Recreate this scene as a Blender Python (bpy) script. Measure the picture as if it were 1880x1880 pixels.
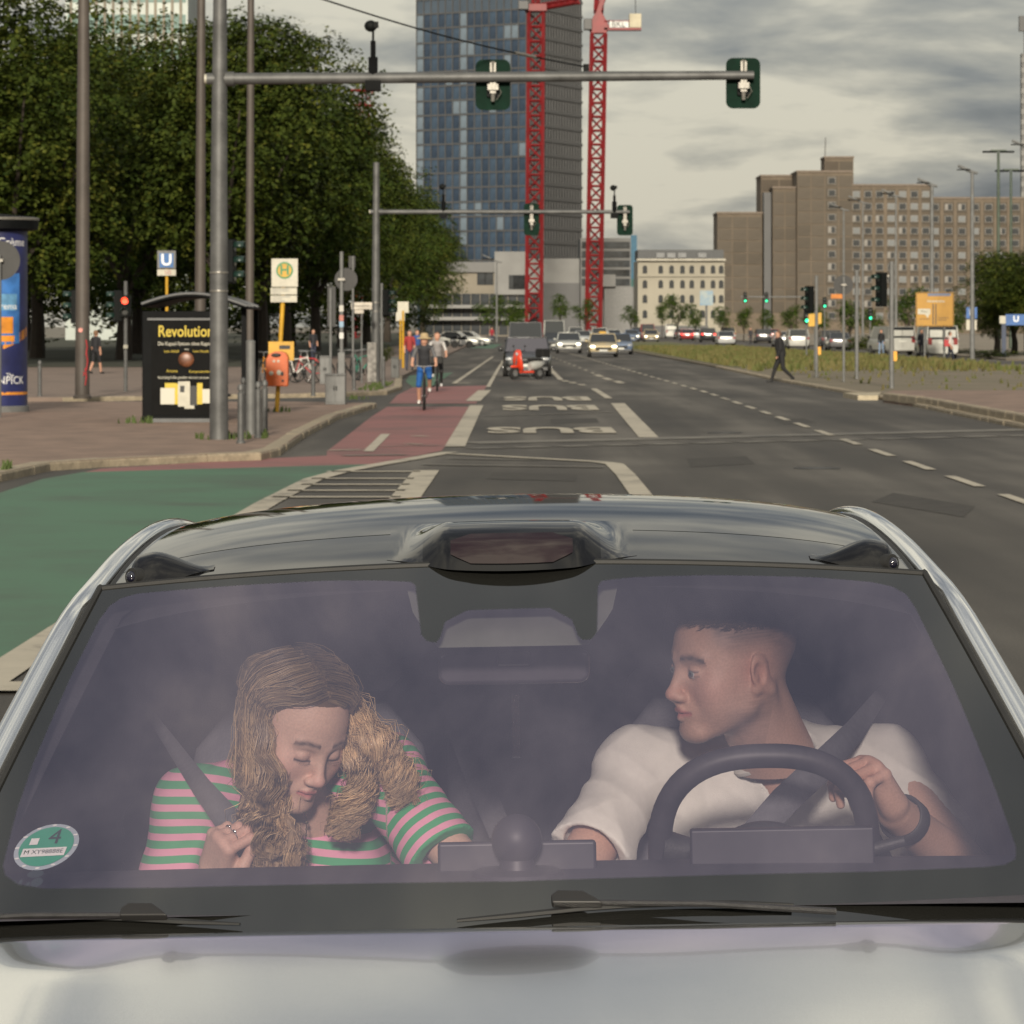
import bpy, bmesh, math, random
import numpy as np
from mathutils import Vector, Matrix, Euler
random.seed(7); RNG = np.random.default_rng(7)
S = bpy.context.scene
for _o in list(bpy.data.objects): bpy.data.objects.remove(_o)
R = math.radians

# ------------------------------------------------------------------ camera
F, H, CX, HY, W0 = 6500.0, 2.05, 940.0, 597.0, 1880.0     # focal length in photo pixels, eye height, principal column, horizon row
cam = bpy.data.cameras.new('camera'); cam_o = bpy.data.objects.new('camera', cam)
S.collection.objects.link(cam_o); S.camera = cam_o
cam_o.location = (0, 0, H); cam_o.rotation_euler = (R(90), 0, 0)
cam.sensor_width = 36; cam.sensor_height = 36; cam.lens = 36 * F / W0
cam.shift_y = -(940.0 - HY) / W0
cam.clip_start = 0.05; cam.clip_end = 6000
cam.dof.use_dof = True; cam.dof.focus_distance = 6.25; cam.dof.aperture_fstop = cam.lens / 1000 / 0.0045

# ------------------------------------------------------------------ world: daylight sky behind broken grey cloud
SUN_EL, SUN_AZ = R(18.5), R(-2)          # azimuth from straight behind the camera, towards the left
sun_from = Vector((math.sin(SUN_AZ) * math.cos(SUN_EL), -math.cos(SUN_AZ) * math.cos(SUN_EL), math.sin(SUN_EL)))
Wd = bpy.data.worlds.new('World'); S.world = Wd; Wd.use_nodes = True
nt = Wd.node_tree; nt.nodes.clear()
def N(t, kind, **kw):
    n = t.nodes.new(kind)
    for k, v in kw.items():
        if k.startswith('i_'):
            n.inputs[k[2:].replace('_', ' ')].default_value = v
        elif k.startswith('n_'):
            n.inputs[int(k[2:])].default_value = v
        else: setattr(n, k, v)
    return n
def math_node(t, op, a, b=None, clamp=False):
    n = t.nodes.new('ShaderNodeMath'); n.operation = op; n.use_clamp = clamp
    for i, x in enumerate((a, b)):
        if x is None: continue
        if isinstance(x, (int, float)): n.inputs[i].default_value = x
        else: t.links.new(x, n.inputs[i])
    return n.outputs[0]
def mix_col(t, f, a, b, mode='MIX'):
    n = t.nodes.new('ShaderNodeMix'); n.data_type = 'RGBA'; n.blend_type = mode
    for i, x in ((0, f), (6, a), (7, b)):
        if isinstance(x, (int, float)): n.inputs[i].default_value = x
        elif isinstance(x, tuple): n.inputs[i].default_value = (*x[:3], 1)
        else: t.links.new(x, n.inputs[i])
    return n.outputs[2]
def ramp(t, f, stops, interp='LINEAR'):
    n = t.nodes.new('ShaderNodeValToRGB'); n.color_ramp.interpolation = interp
    el = n.color_ramp.elements
    while len(el) < len(stops): el.new(0.5)
    for e, (p, c) in zip(el, stops):
        e.position = p; e.color = (*c, 1) if len(c) == 3 else c
    t.links.new(f, n.inputs[0]); return n.outputs[0]
sky = nt.nodes.new('ShaderNodeTexSky'); sky.sky_type = 'NISHITA'; sky.sun_disc = False
sky.sun_elevation = SUN_EL; sky.sun_rotation = math.atan2(sun_from.x, sun_from.y); sky.dust_density = 2.0
tc = nt.nodes.new('ShaderNodeTexCoord'); sp = nt.nodes.new('ShaderNodeSeparateXYZ'); nt.links.new(tc.outputs['Generated'], sp.inputs[0])
zz = math_node(nt, 'ADD', math_node(nt, 'MAXIMUM', sp.outputs[2], 0.0), 0.20)
px_ = math_node(nt, 'DIVIDE', sp.outputs[0], zz); py_ = math_node(nt, 'DIVIDE', sp.outputs[1], zz)
cb = nt.nodes.new('ShaderNodeCombineXYZ'); nt.links.new(px_, cb.inputs[0]); nt.links.new(py_, cb.inputs[1])
def cloud(scale, detail, rough, off, dist=0.0):
    m = nt.nodes.new('ShaderNodeMapping'); m.inputs['Location'].default_value = off; nt.links.new(cb.outputs[0], m.inputs[0])
    n = nt.nodes.new('ShaderNodeTexNoise'); n.inputs['Scale'].default_value = scale; n.inputs['Detail'].default_value = detail
    n.inputs['Roughness'].default_value = rough; n.inputs['Distortion'].default_value = dist
    nt.links.new(m.outputs[0], n.inputs['Vector']); return n.outputs['Fac']
c1 = cloud(1.7, 6, 0.50, (5.3, 2.6, 1.0), 0.3); c2 = cloud(5.0, 6, 0.55, (8.3, 4.4, 2.0), 0.3); c3 = cloud(0.8, 3, 0.5, (1.2, 9.1, 5.0))
cs = math_node(nt, 'ADD', math_node(nt, 'MULTIPLY', c1, 0.58), math_node(nt, 'ADD', math_node(nt, 'MULTIPLY', c2, 0.26), math_node(nt, 'MULTIPLY', c3, 0.16)))
ccol = ramp(nt, cs, [(0.40, (1.45, 1.6, 1.8)), (0.455, (2.6, 2.68, 2.72)), (0.505, (4.3, 4.2, 3.75)), (0.565, (7.4, 6.95, 5.7))])
# an overcast sky is brightest overhead
grad = math_node(nt, 'ADD', math_node(nt, 'MULTIPLY', math_node(nt, 'MAXIMUM', sp.outputs[2], 0.0), 0.85), 0.78)
ccol = mix_col(nt, 1.0, ccol, grad, 'MULTIPLY')
skyc = mix_col(nt, 0.90, sky.outputs[0], ccol)
bg = nt.nodes.new('ShaderNodeBackground'); bg.inputs[1].default_value = 0.10
out = nt.nodes.new('ShaderNodeOutputWorld'); nt.links.new(skyc, bg.inputs[0]); nt.links.new(bg.outputs[0], out.inputs[0])

# ------------------------------------------------------------------ sun, exposure
sun = bpy.data.lights.new('sun', 'SUN'); sun.energy = 5.0; sun.angle = R(5); sun.color = (1.0, 0.90, 0.74)
sun_o = bpy.data.objects.new('sun', sun); S.collection.objects.link(sun_o)
sun_o.rotation_euler = (-sun_from).to_track_quat('-Z', 'Y').to_euler()
S.view_settings.view_transform = 'Standard'; S.view_settings.look = 'None'; S.view_settings.gamma = 1
S.view_settings.exposure = 0.10; S.view_settings.use_curve_mapping = False
S.render.engine = 'CYCLES'; S.cycles.use_denoising = True
S.cycles.max_bounces = 10; S.cycles.transparent_max_bounces = 24; S.cycles.caustics_reflective = False; S.cycles.caustics_refractive = False
S.cycles.sample_clamp_indirect = 4.0

# ------------------------------------------------------------------ helpers
COL = S.collection
def G(px, py, z=0.0):                    # a point of the ground (height z) seen at a photo pixel
    D = F * (H - z) / (py - HY); return Vector(((px - CX) / F * D, D, z))
def PX(px, D): return (px - CX) / F * D
def PZ(py, D): return H + (HY - py) / F * D
def BASE(py): return F * H / (py - HY)

MATS = {}
def mat(name, col, rough=0.6, metal=0.0, var=0.12, scale=3.0, bump=0.0, bscale=40.0, spec=0.5, coat=0.0, emit=None, estr=0.0, col2=None, coord='Object', detail=5.0):
    if name in MATS: return MATS[name]
    m = bpy.data.materials.new(name); m.use_nodes = True; t = m.node_tree
    b = t.nodes['Principled BSDF']; MATS[name] = m
    b.inputs['Roughness'].default_value = rough; b.inputs['Metallic'].default_value = metal
    b.inputs['Specular IOR Level'].default_value = spec
    if coat: b.inputs['Coat Weight'].default_value = coat; b.inputs['Coat Roughness'].default_value = 0.03
    tcn = t.nodes.new('ShaderNodeTexCoord')
    if var > 0 or col2:
        n = N(t, 'ShaderNodeTexNoise', i_Scale=scale, i_Detail=detail, i_Roughness=0.62); t.links.new(tcn.outputs[coord], n.inputs['Vector'])
        a = col2 or tuple(c * (1 - var * 2) for c in col); c = col if col2 else tuple(min(1, c * (1 + var * 1.4)) for c in col)
        t.links.new(ramp(t, n.outputs['Fac'], [(0.33, a), (0.67, c)]), b.inputs['Base Color'])
    else: b.inputs['Base Color'].default_value = (*col, 1)
    if bump > 0:
        n2 = N(t, 'ShaderNodeTexNoise', i_Scale=bscale, i_Detail=4.0); t.links.new(tcn.outputs[coord], n2.inputs['Vector'])
        bp = N(t, 'ShaderNodeBump', i_Strength=bump, i_Distance=0.02); t.links.new(n2.outputs['Fac'], bp.inputs['Height']); t.links.new(bp.outputs[0], b.inputs['Normal'])
    if emit:
        b.inputs['Emission Color'].default_value = (*emit, 1); b.inputs['Emission Strength'].default_value = estr
    return m

class MB:
    """collects faces for one mesh object"""
    def __init__(s): s.v = []; s.f = []; s.m = []
    def add(s, vs, fs, mi=0):
        o = len(s.v); s.v += [tuple(p) for p in vs]
        for f in fs: s.f.append(tuple(i + o for i in f)); s.m.append(mi)
        return s
    def box(s, x0, x1, y0, y1, z0, z1, mi=0, M=None):
        vs = [Vector(p) for p in ((x0,y0,z0),(x1,y0,z0),(x1,y1,z0),(x0,y1,z0),(x0,y0,z1),(x1,y0,z1),(x1,y1,z1),(x0,y1,z1))]
        if M is not None: vs = [M @ p for p in vs]
        return s.add(vs, [(0,3,2,1),(4,5,6,7),(0,1,5,4),(1,2,6,5),(2,3,7,6),(3,0,4,7)], mi)
    def tube(s, pts, r, n=8, mi=0, cap=True, flat=1.0, up=None):
        pts = [Vector(p) for p in pts]; rs = r if isinstance(r, (list, tuple)) else [r] * len(pts)
        rings = []; prev = None
        for i, p in enumerate(pts):
            d = (pts[min(i+1, len(pts)-1)] - pts[max(i-1, 0)])
            if d.length < 1e-9: d = Vector((0,0,1))
            d.normalize()
            if prev is None:
                a = Vector(up) if up else (Vector((0,0,1)) if abs(d.z) < 0.9 else Vector((1,0,0)))
            else: a = prev
            a = (a - d * a.dot(d)).normalized(); b = d.cross(a); prev = a
            rings.append([p + (a * math.cos(q) * rs[i] * flat + b * math.sin(q) * rs[i]) for q in (2*math.pi*k/n for k in range(n))])
        return s.loft(rings, mi, cap)
    def loft(s, rings, mi=0, cap=True, close=True):
        n = len(rings[0]); vs = [p for r in rings for p in r]; fs = []
        for i in range(len(rings) - 1):
            for k in range(n if close else n - 1):
                a = i*n + k; b = i*n + (k+1) % n; fs.append((a, b, b + n, a + n))
        if cap: fs.append(tuple(range(n))[::-1]); fs.append(tuple((len(rings)-1)*n + k for k in range(n)))
        return s.add(vs, fs, mi)
    def lathe(s, c, prof, n=24, mi=0):
        c = Vector(c); rings = [[c + Vector((r*math.cos(2*math.pi*k/n), r*math.sin(2*math.pi*k/n), z)) for k in range(n)] for r, z in prof]
        return s.loft(rings, mi)
    def prism(s, poly, y0, y1, mi=0, axis='y', M=None):
        def P(a, b, t): return Vector((a, t, b)) if axis == 'y' else (Vector((t, a, b)) if axis == 'x' else Vector((a, b, t)))
        n = len(poly); vs = [P(a, b, y0) for a, b in poly] + [P(a, b, y1) for a, b in poly]
        if M is not None: vs = [M @ p for p in vs]
        fs = [tuple(range(n)), tuple(range(2*n-1, n-1, -1))] + [(i, i+n, (i+1) % n + n, (i+1) % n) for i in range(n)]
        return s.add(vs, fs, mi)
    def ell(s, c, r, nu=16, nv=10, mi=0, M=None):
        c = Vector(c); r = Vector(r) if not isinstance(r, (int, float)) else Vector((r, r, r))
        rings = []
        for j in range(nv + 1):
            th = math.pi * j / nv; sr = max(math.sin(th), 1e-3)
            ring = [Vector((r.x*sr*math.cos(2*math.pi*k/nu), r.y*sr*math.sin(2*math.pi*k/nu), -r.z*math.cos(th))) for k in range(nu)]
            rings.append([c + ((M @ p) if M is not None else p) for p in ring])
        return s.loft(rings, mi)
    def quad(s, a, b, c, d, mi=0): return s.add([a, b, c, d], [(0,1,2,3)], mi)
    def build(s, name, mats, parent=None, smooth=False, bevel=0.0, segs=2):
        me = bpy.data.meshes.new(name); me.from_pydata(s.v, [], s.f)
        mats = mats if isinstance(mats, (list, tuple)) else [mats]
        for m in mats: me.materials.append(m)
        if len(mats) > 1: me.polygons.foreach_set('material_index', s.m)
        bm = bmesh.new(); bm.from_mesh(me); bmesh.ops.recalc_face_normals(bm, faces=bm.faces); bm.to_mesh(me); bm.free()
        if smooth: me.polygons.foreach_set('use_smooth', [True] * len(me.polygons))
        me.update()
        o = bpy.data.objects.new(name, me); COL.objects.link(o)
        if parent: o.parent = parent
        if bevel > 0:
            mo = o.modifiers.new('bevel', 'BEVEL'); mo.width = bevel; mo.segments = segs; mo.limit_method = 'ANGLE'; mo.angle_limit = R(35)
            o.data.polygons.foreach_set('use_smooth', [True] * len(me.polygons))
            mo.harden_normals = True
        elif smooth: autosmooth(me)
        return o
def autosmooth(me, ang=38):
    bm = bmesh.new(); bm.from_mesh(me); c = R(ang)
    for e in bm.edges:
        if len(e.link_faces) == 2: e.smooth = e.calc_face_angle(0) < c
    bm.to_mesh(me); bm.free()
def tag(o, label=None, cat=None, group=None, kind=None):
    for k, v in (('label', label), ('category', cat), ('group', group), ('kind', kind)):
        if v: o[k] = v
    return o
def thing(name, loc, label, cat, group=None, rz=0.0):
    o = bpy.data.objects.new(name, None); COL.objects.link(o); o.empty_display_size = 0.2
    o.location = loc; o.rotation_euler = (0, 0, rz); return tag(o, label, cat, group)
def copy_tree(o, parent=None):
    c = o.copy(); COL.objects.link(c)
    if parent: c.parent = parent
    for ch in list(o.children): copy_tree(ch, c)
    return c
def np_mesh(name, v, f, mats, parent=None, smooth=True, attrs=None, mi=None):
    v = np.asarray(v, dtype=np.float32); f = np.asarray(f, dtype=np.int32); k = f.shape[1]
    me = bpy.data.meshes.new(name); me.vertices.add(len(v)); me.vertices.foreach_set('co', v.ravel())
    me.loops.add(len(f) * k); me.loops.foreach_set('vertex_index', f.ravel())
    me.polygons.add(len(f)); me.polygons.foreach_set('loop_start', np.arange(0, len(f) * k, k, dtype=np.int32))
    me.update(calc_edges=True)
    if smooth: me.polygons.foreach_set('use_smooth', np.ones(len(f), bool))
    for m in (mats if isinstance(mats, (list, tuple)) else [mats]): me.materials.append(m)
    if mi is not None: me.polygons.foreach_set('material_index', np.asarray(mi, dtype=np.int32))
    for an, av in (attrs or {}).items():
        av = np.asarray(av, dtype=np.float32)
        if av.ndim == 1: me.attributes.new(an, 'FLOAT', 'POINT').data.foreach_set('value', av)
        else:
            c4 = np.ones((len(av), 4), np.float32); c4[:, :3] = av
            me.attributes.new(an, 'FLOAT_COLOR', 'POINT').data.foreach_set('color', c4.ravel())
    o = bpy.data.objects.new(name, me); COL.objects.link(o)
    if parent: o.parent = parent
    return o
def text_obj(name, body, size, m, parent, loc, rot=(R(90), 0, 0), ext=0.002, sx=1.0, sy=1.0, bold=0.0, align='CENTER'):
    cu = bpy.data.curves.new(name, 'FONT'); cu.body = body; cu.size = size; cu.extrude = ext; cu.align_x = align; cu.align_y = 'CENTER'; cu.offset = bold; cu.resolution_u = 3
    tmp = bpy.data.objects.new('tmp_text', cu); COL.objects.link(tmp)
    me = bpy.data.meshes.new_from_object(tmp.evaluated_get(bpy.context.evaluated_depsgraph_get()))
    bpy.data.objects.remove(tmp); bpy.data.curves.remove(cu)
    me.materials.clear(); me.materials.append(m); me.name = name
    for v in me.vertices: v.co.x *= sx; v.co.y *= sy
    o = bpy.data.objects.new(name, me); COL.objects.link(o); o.parent = parent; o.location = loc; o.rotation_euler = rot; return o

# ---- implicit surfaces (bodies, heads, hands): smooth unions on a grid, meshed with surface nets
class SDF:
    def __init__(s, lo, hi, h):
        s.lo = np.array(lo, float); s.h = h; s.n = np.ceil((np.array(hi) - s.lo) / h).astype(int) + 1
        s.f = np.full(s.n, 0.5, np.float32)
    def sub(s, bmin, bmax):
        i0 = np.clip(np.floor((np.array(bmin) - s.lo) / s.h).astype(int), 0, s.n); i1 = np.clip(np.ceil((np.array(bmax) - s.lo) / s.h).astype(int) + 1, 0, s.n)
        if (i1 <= i0).any(): return None
        ax = [s.lo[k] + s.h * np.arange(i0[k], i1[k]) for k in range(3)]
        X = np.meshgrid(*ax, indexing='ij'); return tuple(slice(a, b) for a, b in zip(i0, i1)), X
    def comb(s, sl, d, k, op):
        a = s.f[sl]
        if op == 'sub': a2, b2 = -a, d
        else: a2, b2 = a, d
        h = np.clip(0.5 + 0.5 * (a2 - b2) / k, 0, 1); r = a2 * (1 - h) + b2 * h - k * h * (1 - h)
        s.f[sl] = -r if op == 'sub' else r
    def cap(s, a, b, ra, rb=None, k=0.01, op='add'):
        rb = ra if rb is None else rb; a = np.array(a, float); b = np.array(b, float); m = max(ra, rb) + k + 3 * s.h
        q = s.sub(np.minimum(a, b) - m, np.maximum(a, b) + m)
        if q is None: return s
        sl, X = q; ab = b - a; L2 = max(ab @ ab, 1e-12)
        t = np.clip(sum((X[i] - a[i]) * ab[i] for i in range(3)) / L2, 0, 1)
        d = np.sqrt(sum((X[i] - a[i] - t * ab[i]) ** 2 for i in range(3))) - (ra + t * (rb - ra))
        s.comb(sl, d.astype(np.float32), k, op); return s
    def ell(s, c, r, k=0.01, M=None, op='add'):
        c = np.array(c, float); r = np.array(r, float); m = r.max() + k + 3 * s.h
        q = s.sub(c - m, c + m)
        if q is None: return s
        sl, X = q; P = [X[i] - c[i] for i in range(3)]
        if M is not None:
            M = np.array(M); P = [sum(M[j][i] * P[j] for j in range(3)) for i in range(3)]
        k0 = np.sqrt(sum((P[i] / r[i]) ** 2 for i in range(3))); k1 = np.sqrt(sum((P[i] / r[i] ** 2) ** 2 for i in range(3))) + 1e-9
        s.comb(sl, (k0 * (k0 - 1) / k1).astype(np.float32), k, op); return s
    def chain(s, pts, rs, k=0.01):
        for i in range(len(pts) - 1): s.cap(pts[i], pts[i+1], rs[i], rs[i+1], k)
        return s
    def grid(s):
        return np.meshgrid(*[s.lo[k] + s.h * np.arange(s.n[k]) for k in range(3)], indexing='ij')
    def mesh(s):
        f = s.f; sg = f < 0; nx, ny, nz = f.shape
        cnt = np.zeros((nx-1, ny-1, nz-1), np.int8)
        offs = [(i, j, k) for i in (0, 1) for j in (0, 1) for k in (0, 1)]
        for o in offs: cnt += sg[o[0]:nx-1+o[0], o[1]:ny-1+o[1], o[2]:nz-1+o[2]]
        act = np.argwhere((cnt > 0) & (cnt < 8)); idx = np.full(cnt.shape, -1, np.int64); idx[tuple(act.T)] = np.arange(len(act))
        cv = np.stack([f[act[:,0]+o[0], act[:,1]+o[1], act[:,2]+o[2]] for o in offs], 1)
        acc = np.zeros((len(act), 3)); n = np.zeros(len(act)); O = np.array(offs, float)
        for a in range(8):
            for b in range(a+1, 8):
                if abs(O[a] - O[b]).sum() != 1: continue
                va, vb = cv[:, a], cv[:, b]; x = (va < 0) != (vb < 0)
                t = np.where(x, va / np.where(x, va - vb, 1), 0)
                acc += np.where(x[:, None], O[a] + t[:, None] * (O[b] - O[a]), 0); n += x
        V = s.lo + s.h * (act + acc / n[:, None]); Q = []
        for ax in range(3):
            o1, o2 = [(1, 2), (2, 0), (0, 1)][ax]
            sh = [slice(None)] * 3; sh2 = [slice(None)] * 3; sh[ax] = slice(0, -1); sh2[ax] = slice(1, None)
            A = sg[tuple(sh)]; B = sg[tuple(sh2)]; e = np.argwhere(A != B)
            ok = np.ones(len(e), bool)
            for o in (o1, o2): ok &= (e[:, o] > 0) & (e[:, o] < f.shape[o] - 1)
            e = e[ok]; st = A[tuple(e.T)]
            u = np.zeros(3, int); u[o1] = 1; w = np.zeros(3, int); w[o2] = 1
            g = lambda q: idx[tuple(q.T)]
            q4 = np.stack([g(e - u - w), g(e - w), g(e), g(e - u)], 1); q4[~st] = q4[~st][:, ::-1]; Q.append(q4)
        return V, np.concatenate(Q)
def rot_to(fwd, up=(0, 0, 1)):           # local +Y -> fwd, +Z -> about up
    y = Vector(fwd).normalized(); z = Vector(up); x = y.cross(z).normalized(); z = x.cross(y)
    return Matrix((x, y, z)).transposed()
# ================================================================== SETTING: ground, road, pavements, markings
def asphalt_mat():
    m = bpy.data.materials.new('asphalt'); m.use_nodes = True; t = m.node_tree; b = t.nodes['Principled BSDF']
    tcn = t.nodes.new('ShaderNodeTexCoord'); mp = t.nodes.new('ShaderNodeMapping'); mp.inputs['Scale'].default_value = (1.0, 0.06, 1); t.links.new(tcn.outputs['Object'], mp.inputs[0])
    n1 = N(t, 'ShaderNodeTexNoise', i_Scale=0.75, i_Detail=4.0); t.links.new(mp.outputs[0], n1.inputs['Vector'])       # long wheel tracks
    n2 = N(t, 'ShaderNodeTexNoise', i_Scale=0.12, i_Detail=5.0); t.links.new(tcn.outputs['Object'], n2.inputs['Vector'])
    n3 = N(t, 'ShaderNodeTexNoise', i_Scale=45.0, i_Detail=3.0); t.links.new(tcn.outputs['Object'], n3.inputs['Vector'])
    f = math_node(t, 'ADD', math_node(t, 'MULTIPLY', n1.outputs[0], 0.5), math_node(t, 'ADD', math_node(t, 'MULTIPLY', n2.outputs[0], 0.3), math_node(t, 'MULTIPLY', n3.outputs[0], 0.2)))
    t.links.new(ramp(t, f, [(0.38, (0.020, 0.017, 0.014)), (0.5, (0.046, 0.040, 0.033)), (0.60, (0.100, 0.090, 0.076))]), b.inputs['Base Color'])
    b.inputs['Roughness'].default_value = 0.78
    bp = N(t, 'ShaderNodeBump', i_Strength=0.35, i_Distance=0.01); t.links.new(n3.outputs[0], bp.inputs['Height']); t.links.new(bp.outputs[0], b.inputs['Normal'])
    return m
def paint_mat(name, col, worn=0.5, under=(0.055, 0.049, 0.041), sc=1.6, rough=0.6):
    m = bpy.data.materials.new(name); m.use_nodes = True; t = m.node_tree; b = t.nodes['Principled BSDF']
    tcn = t.nodes.new('ShaderNodeTexCoord')
    n = N(t, 'ShaderNodeTexNoise', i_Scale=sc, i_Detail=7.0, i_Roughness=0.7); t.links.new(tcn.outputs['Object'], n.inputs['Vector'])
    n2 = N(t, 'ShaderNodeTexNoise', i_Scale=0.25, i_Detail=3.0); t.links.new(tcn.outputs['Object'], n2.inputs['Vector'])
    f = math_node(t, 'ADD', math_node(t, 'MULTIPLY', n.outputs[0], 0.65), math_node(t, 'MULTIPLY', n2.outputs[0], 0.35))
    lo = 0.22 + worn * 0.26
    t.links.new(ramp(t, f, [(lo, under), (lo + 0.14, tuple(c * 0.82 + u * 0.18 for c, u in zip(col, under))), (lo + 0.32, col)]), b.inputs['Base Color'])
    b.inputs['Roughness'].default_value = rough; return m
M_asph = asphalt_mat()
M_white = paint_mat('road_paint_white', (0.42, 0.375, 0.295), 0.42); M_faint = paint_mat('road_paint_faded', (0.15, 0.135, 0.11), 0.6)
M_red = paint_mat('cycle_lane_red', (0.225, 0.080, 0.074), 0.55, (0.12, 0.056, 0.05), 0.6); M_green = paint_mat('cycle_lane_green', (0.043, 0.128, 0.068), 0.66, (0.036, 0.070, 0.042), 0.35)
M_pave = mat('paving_reddish', (0.195, 0.132, 0.100), 0.85, var=0.14, scale=1.4, bump=0.3, bscale=6, coord='Object', detail=8)
M_pave2 = mat('paving_plaza', (0.175, 0.130, 0.105), 0.85, var=0.12, scale=0.6, bump=0.2, bscale=5, detail=8)
M_kerb = mat('granite_kerb', (0.27, 0.225, 0.16), 0.8, var=0.16, scale=6, bump=0.4, bscale=30)
M_grass = mat('grass_green', (0.06, 0.08, 0.016), 0.8, col2=(0.11, 0.09, 0.03), scale=0.25, var=0.3)
M_dirt = mat('weedy_ground', (0.165, 0.130, 0.095), 0.9, col2=(0.10, 0.09, 0.05), scale=0.35, bump=0.4, bscale=4, detail=8)

def sheet(name, poly, z, m, parent=None, kind='structure'):
    me = bpy.data.meshes.new(name); bm = bmesh.new()
    f = bm.faces.new([bm.verts.new((p[0], p[1], z)) for p in poly]); bmesh.ops.triangulate(bm, faces=[f])
    bmesh.ops.recalc_face_normals(bm, faces=bm.faces)
    for q in bm.faces:
        if q.normal.z < 0: q.normal_flip()
    bm.to_mesh(me); bm.free(); me.materials.append(m)
    o = bpy.data.objects.new(name, me); COL.objects.link(o)
    if parent: o.parent = parent
    elif kind: o['kind'] = kind
    return o
def slab(name, poly, z0, z1, m, parent=None, kind='structure'):
    me = bpy.data.meshes.new(name); bm = bmesh.new()
    top = [bm.verts.new((p[0], p[1], z1)) for p in poly]; bot = [bm.verts.new((p[0], p[1], z0)) for p in poly]
    f = bm.faces.new(top); n = len(poly)
    for i in range(n): bm.faces.new((top[i], bot[i], bot[(i+1) % n], top[(i+1) % n]))
    bmesh.ops.triangulate(bm, faces=[f]); bmesh.ops.recalc_face_normals(bm, faces=bm.faces)
    if f.is_valid is False: pass
    bm.to_mesh(me); bm.free(); me.materials.append(m)
    o = bpy.data.objects.new(name, me); COL.objects.link(o)
    if parent: o.parent = parent
    elif kind: o['kind'] = kind
    return o
ground = sheet('ground', [(-2500, -300), (2500, -300), (2500, 4000), (-2500, 4000)], -0.05, mat('distant_ground', (0.16, 0.145, 0.115), 0.9, scale=0.02))
road = sheet('road', [(-45, -40), (130, -40), (130, 1100), (-45, 1100)], 0.0, M_asph)

# --- left pavement with its rounded corner, and the plaza beyond the side street
kz = 0.12
LK = [G(*p, kz) for p in ((-420, 960), (-160, 905), (0, 868), (90, 849), (200, 842), (380, 834), (478, 831), (512, 823), (560, 791), (620, 761), (690, 740))]
poly = [p.xy for p in LK] + [Vector((-5.5, 89.5)), Vector((-60, 89.0)), Vector((-60, LK[0].y))]
pavement = slab('pavement', poly, -0.05, kz, M_pave)
PL = [Vector((-70, 94.0)), Vector((-12, 94.5)), Vector((-4.9, 101)), Vector((-3.7, 104)), Vector((-3.5, 112)), Vector((-4.2, 135)), Vector((-4.3, 240)), Vector((-4.2, 1000)), Vector((-70, 1000))]
plaza = slab('plaza', PL, -0.05, kz, M_pave2)
sheet('dark_ground_sheet', [(-70, 158), (-11.5, 163), (-10.8, 240), (-10.5, 900), (-70, 900)], kz + .012, mat('dark_ground', (0.030, 0.030, 0.016), .95, col2=(.016, .020, .008), scale=.4, bump=.5, bscale=3))  # dark sheet added over the paving under the trees
# --- median on the right
MR = [Vector((10.0, 40)), Vector((10.15, 100)), Vector((9.7, 130)), Vector((9.8, 170)), Vector((9.1, 280)), Vector((8.6, 420)), Vector((18.5, 420)), Vector((19.2, 300)), Vector((22.6, 182)), Vector((31, 162)), Vector((60, 158)), Vector((60, 40))]
median = slab('median', MR, -0.05, kz - 0.03, M_dirt)
far_pavement = slab('far_pavement', [(28.6, 205), (29.5, 420), (30, 1000), (120, 1000), (120, 190), (60, 190), (34, 194)], -0.05, kz, mat('far_paving', (0.20, 0.17, 0.13), 0.9, scale=0.3))
# the raised paved platform at the right edge, with its own kerb
PF = [G(1622, 721, 0.26), G(1700, 730, 0.26), G(1880, 761, 0.26), G(2150, 812, 0.26), Vector((34, 60)), Vector((34, 100)), G(1640, 716, 0.26)]
platform = slab('raised_pavement', [p.xy for p in PF], 0.0, 0.25, mat('paving_platform', (0.19, 0.128, 0.098), 0.85, scale=1.2, var=0.15, bump=0.3, bscale=6))

# --- kerb stones, each its own piece
def stone_mesh(L):
    mb = MB(); w, h = 0.16, 0.20
    prof = [(0, -h), (w, -h), (w, 0), (0.03, 0), (0.008, -0.012), (0, -0.035)]
    mb.prism(prof, 0.006, L - 0.006, axis='x'); return mb
stone_src = {}
def kerb_run(path, parent, z, step=1.0, side=1, every=None, width=1.0):
    pts = [Vector((p[0], p[1])) for p in path]; seg = 0; acc = 0.0; pos = []
    for i in range(len(pts) - 1):
        d = (pts[i+1] - pts[i]); L = d.length; u = d / L; t = 0.0; n = max(1, round(L / step)); st = L / n
        for k in range(n): pos.append((pts[i] + u * (k * st), u, st))
    for i, (p, u, st) in enumerate(pos):
        key = 'k'
        if key not in stone_src:
            o = stone_mesh(1.0).build('kerb_stone', M_kerb, parent); stone_src[key] = o
        else: o = stone_src[key].copy(); COL.objects.link(o); o.parent = parent
        nrm = Vector((-u.y, u.x)) * side; p = p - nrm * .014
        o.matrix_world = Matrix(((u.x * st, nrm.x * width, 0, p.x), (u.y * st, nrm.y * width, 0, p.y), (0, 0, 1, z + 0.006 + random.uniform(-.004, .006)), (0, 0, 0, 1)))
        o.location += Vector((random.uniform(-.006, .006), random.uniform(-.006, .006), 0))
kerb_run([p.xy for p in LK], pavement, kz, 1.0, side=1, width=1.6)
kerb_run(PL[1:6], plaza, kz, 1.2, side=1, width=1.5)
kerb_run(MR[:4][::1], median, kz - 0.03, 1.25, side=-1, width=1.4)
kerb_run([p.xy for p in PF[:4]], platform, 0.25, 1.25, side=1, width=1.2)
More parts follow.
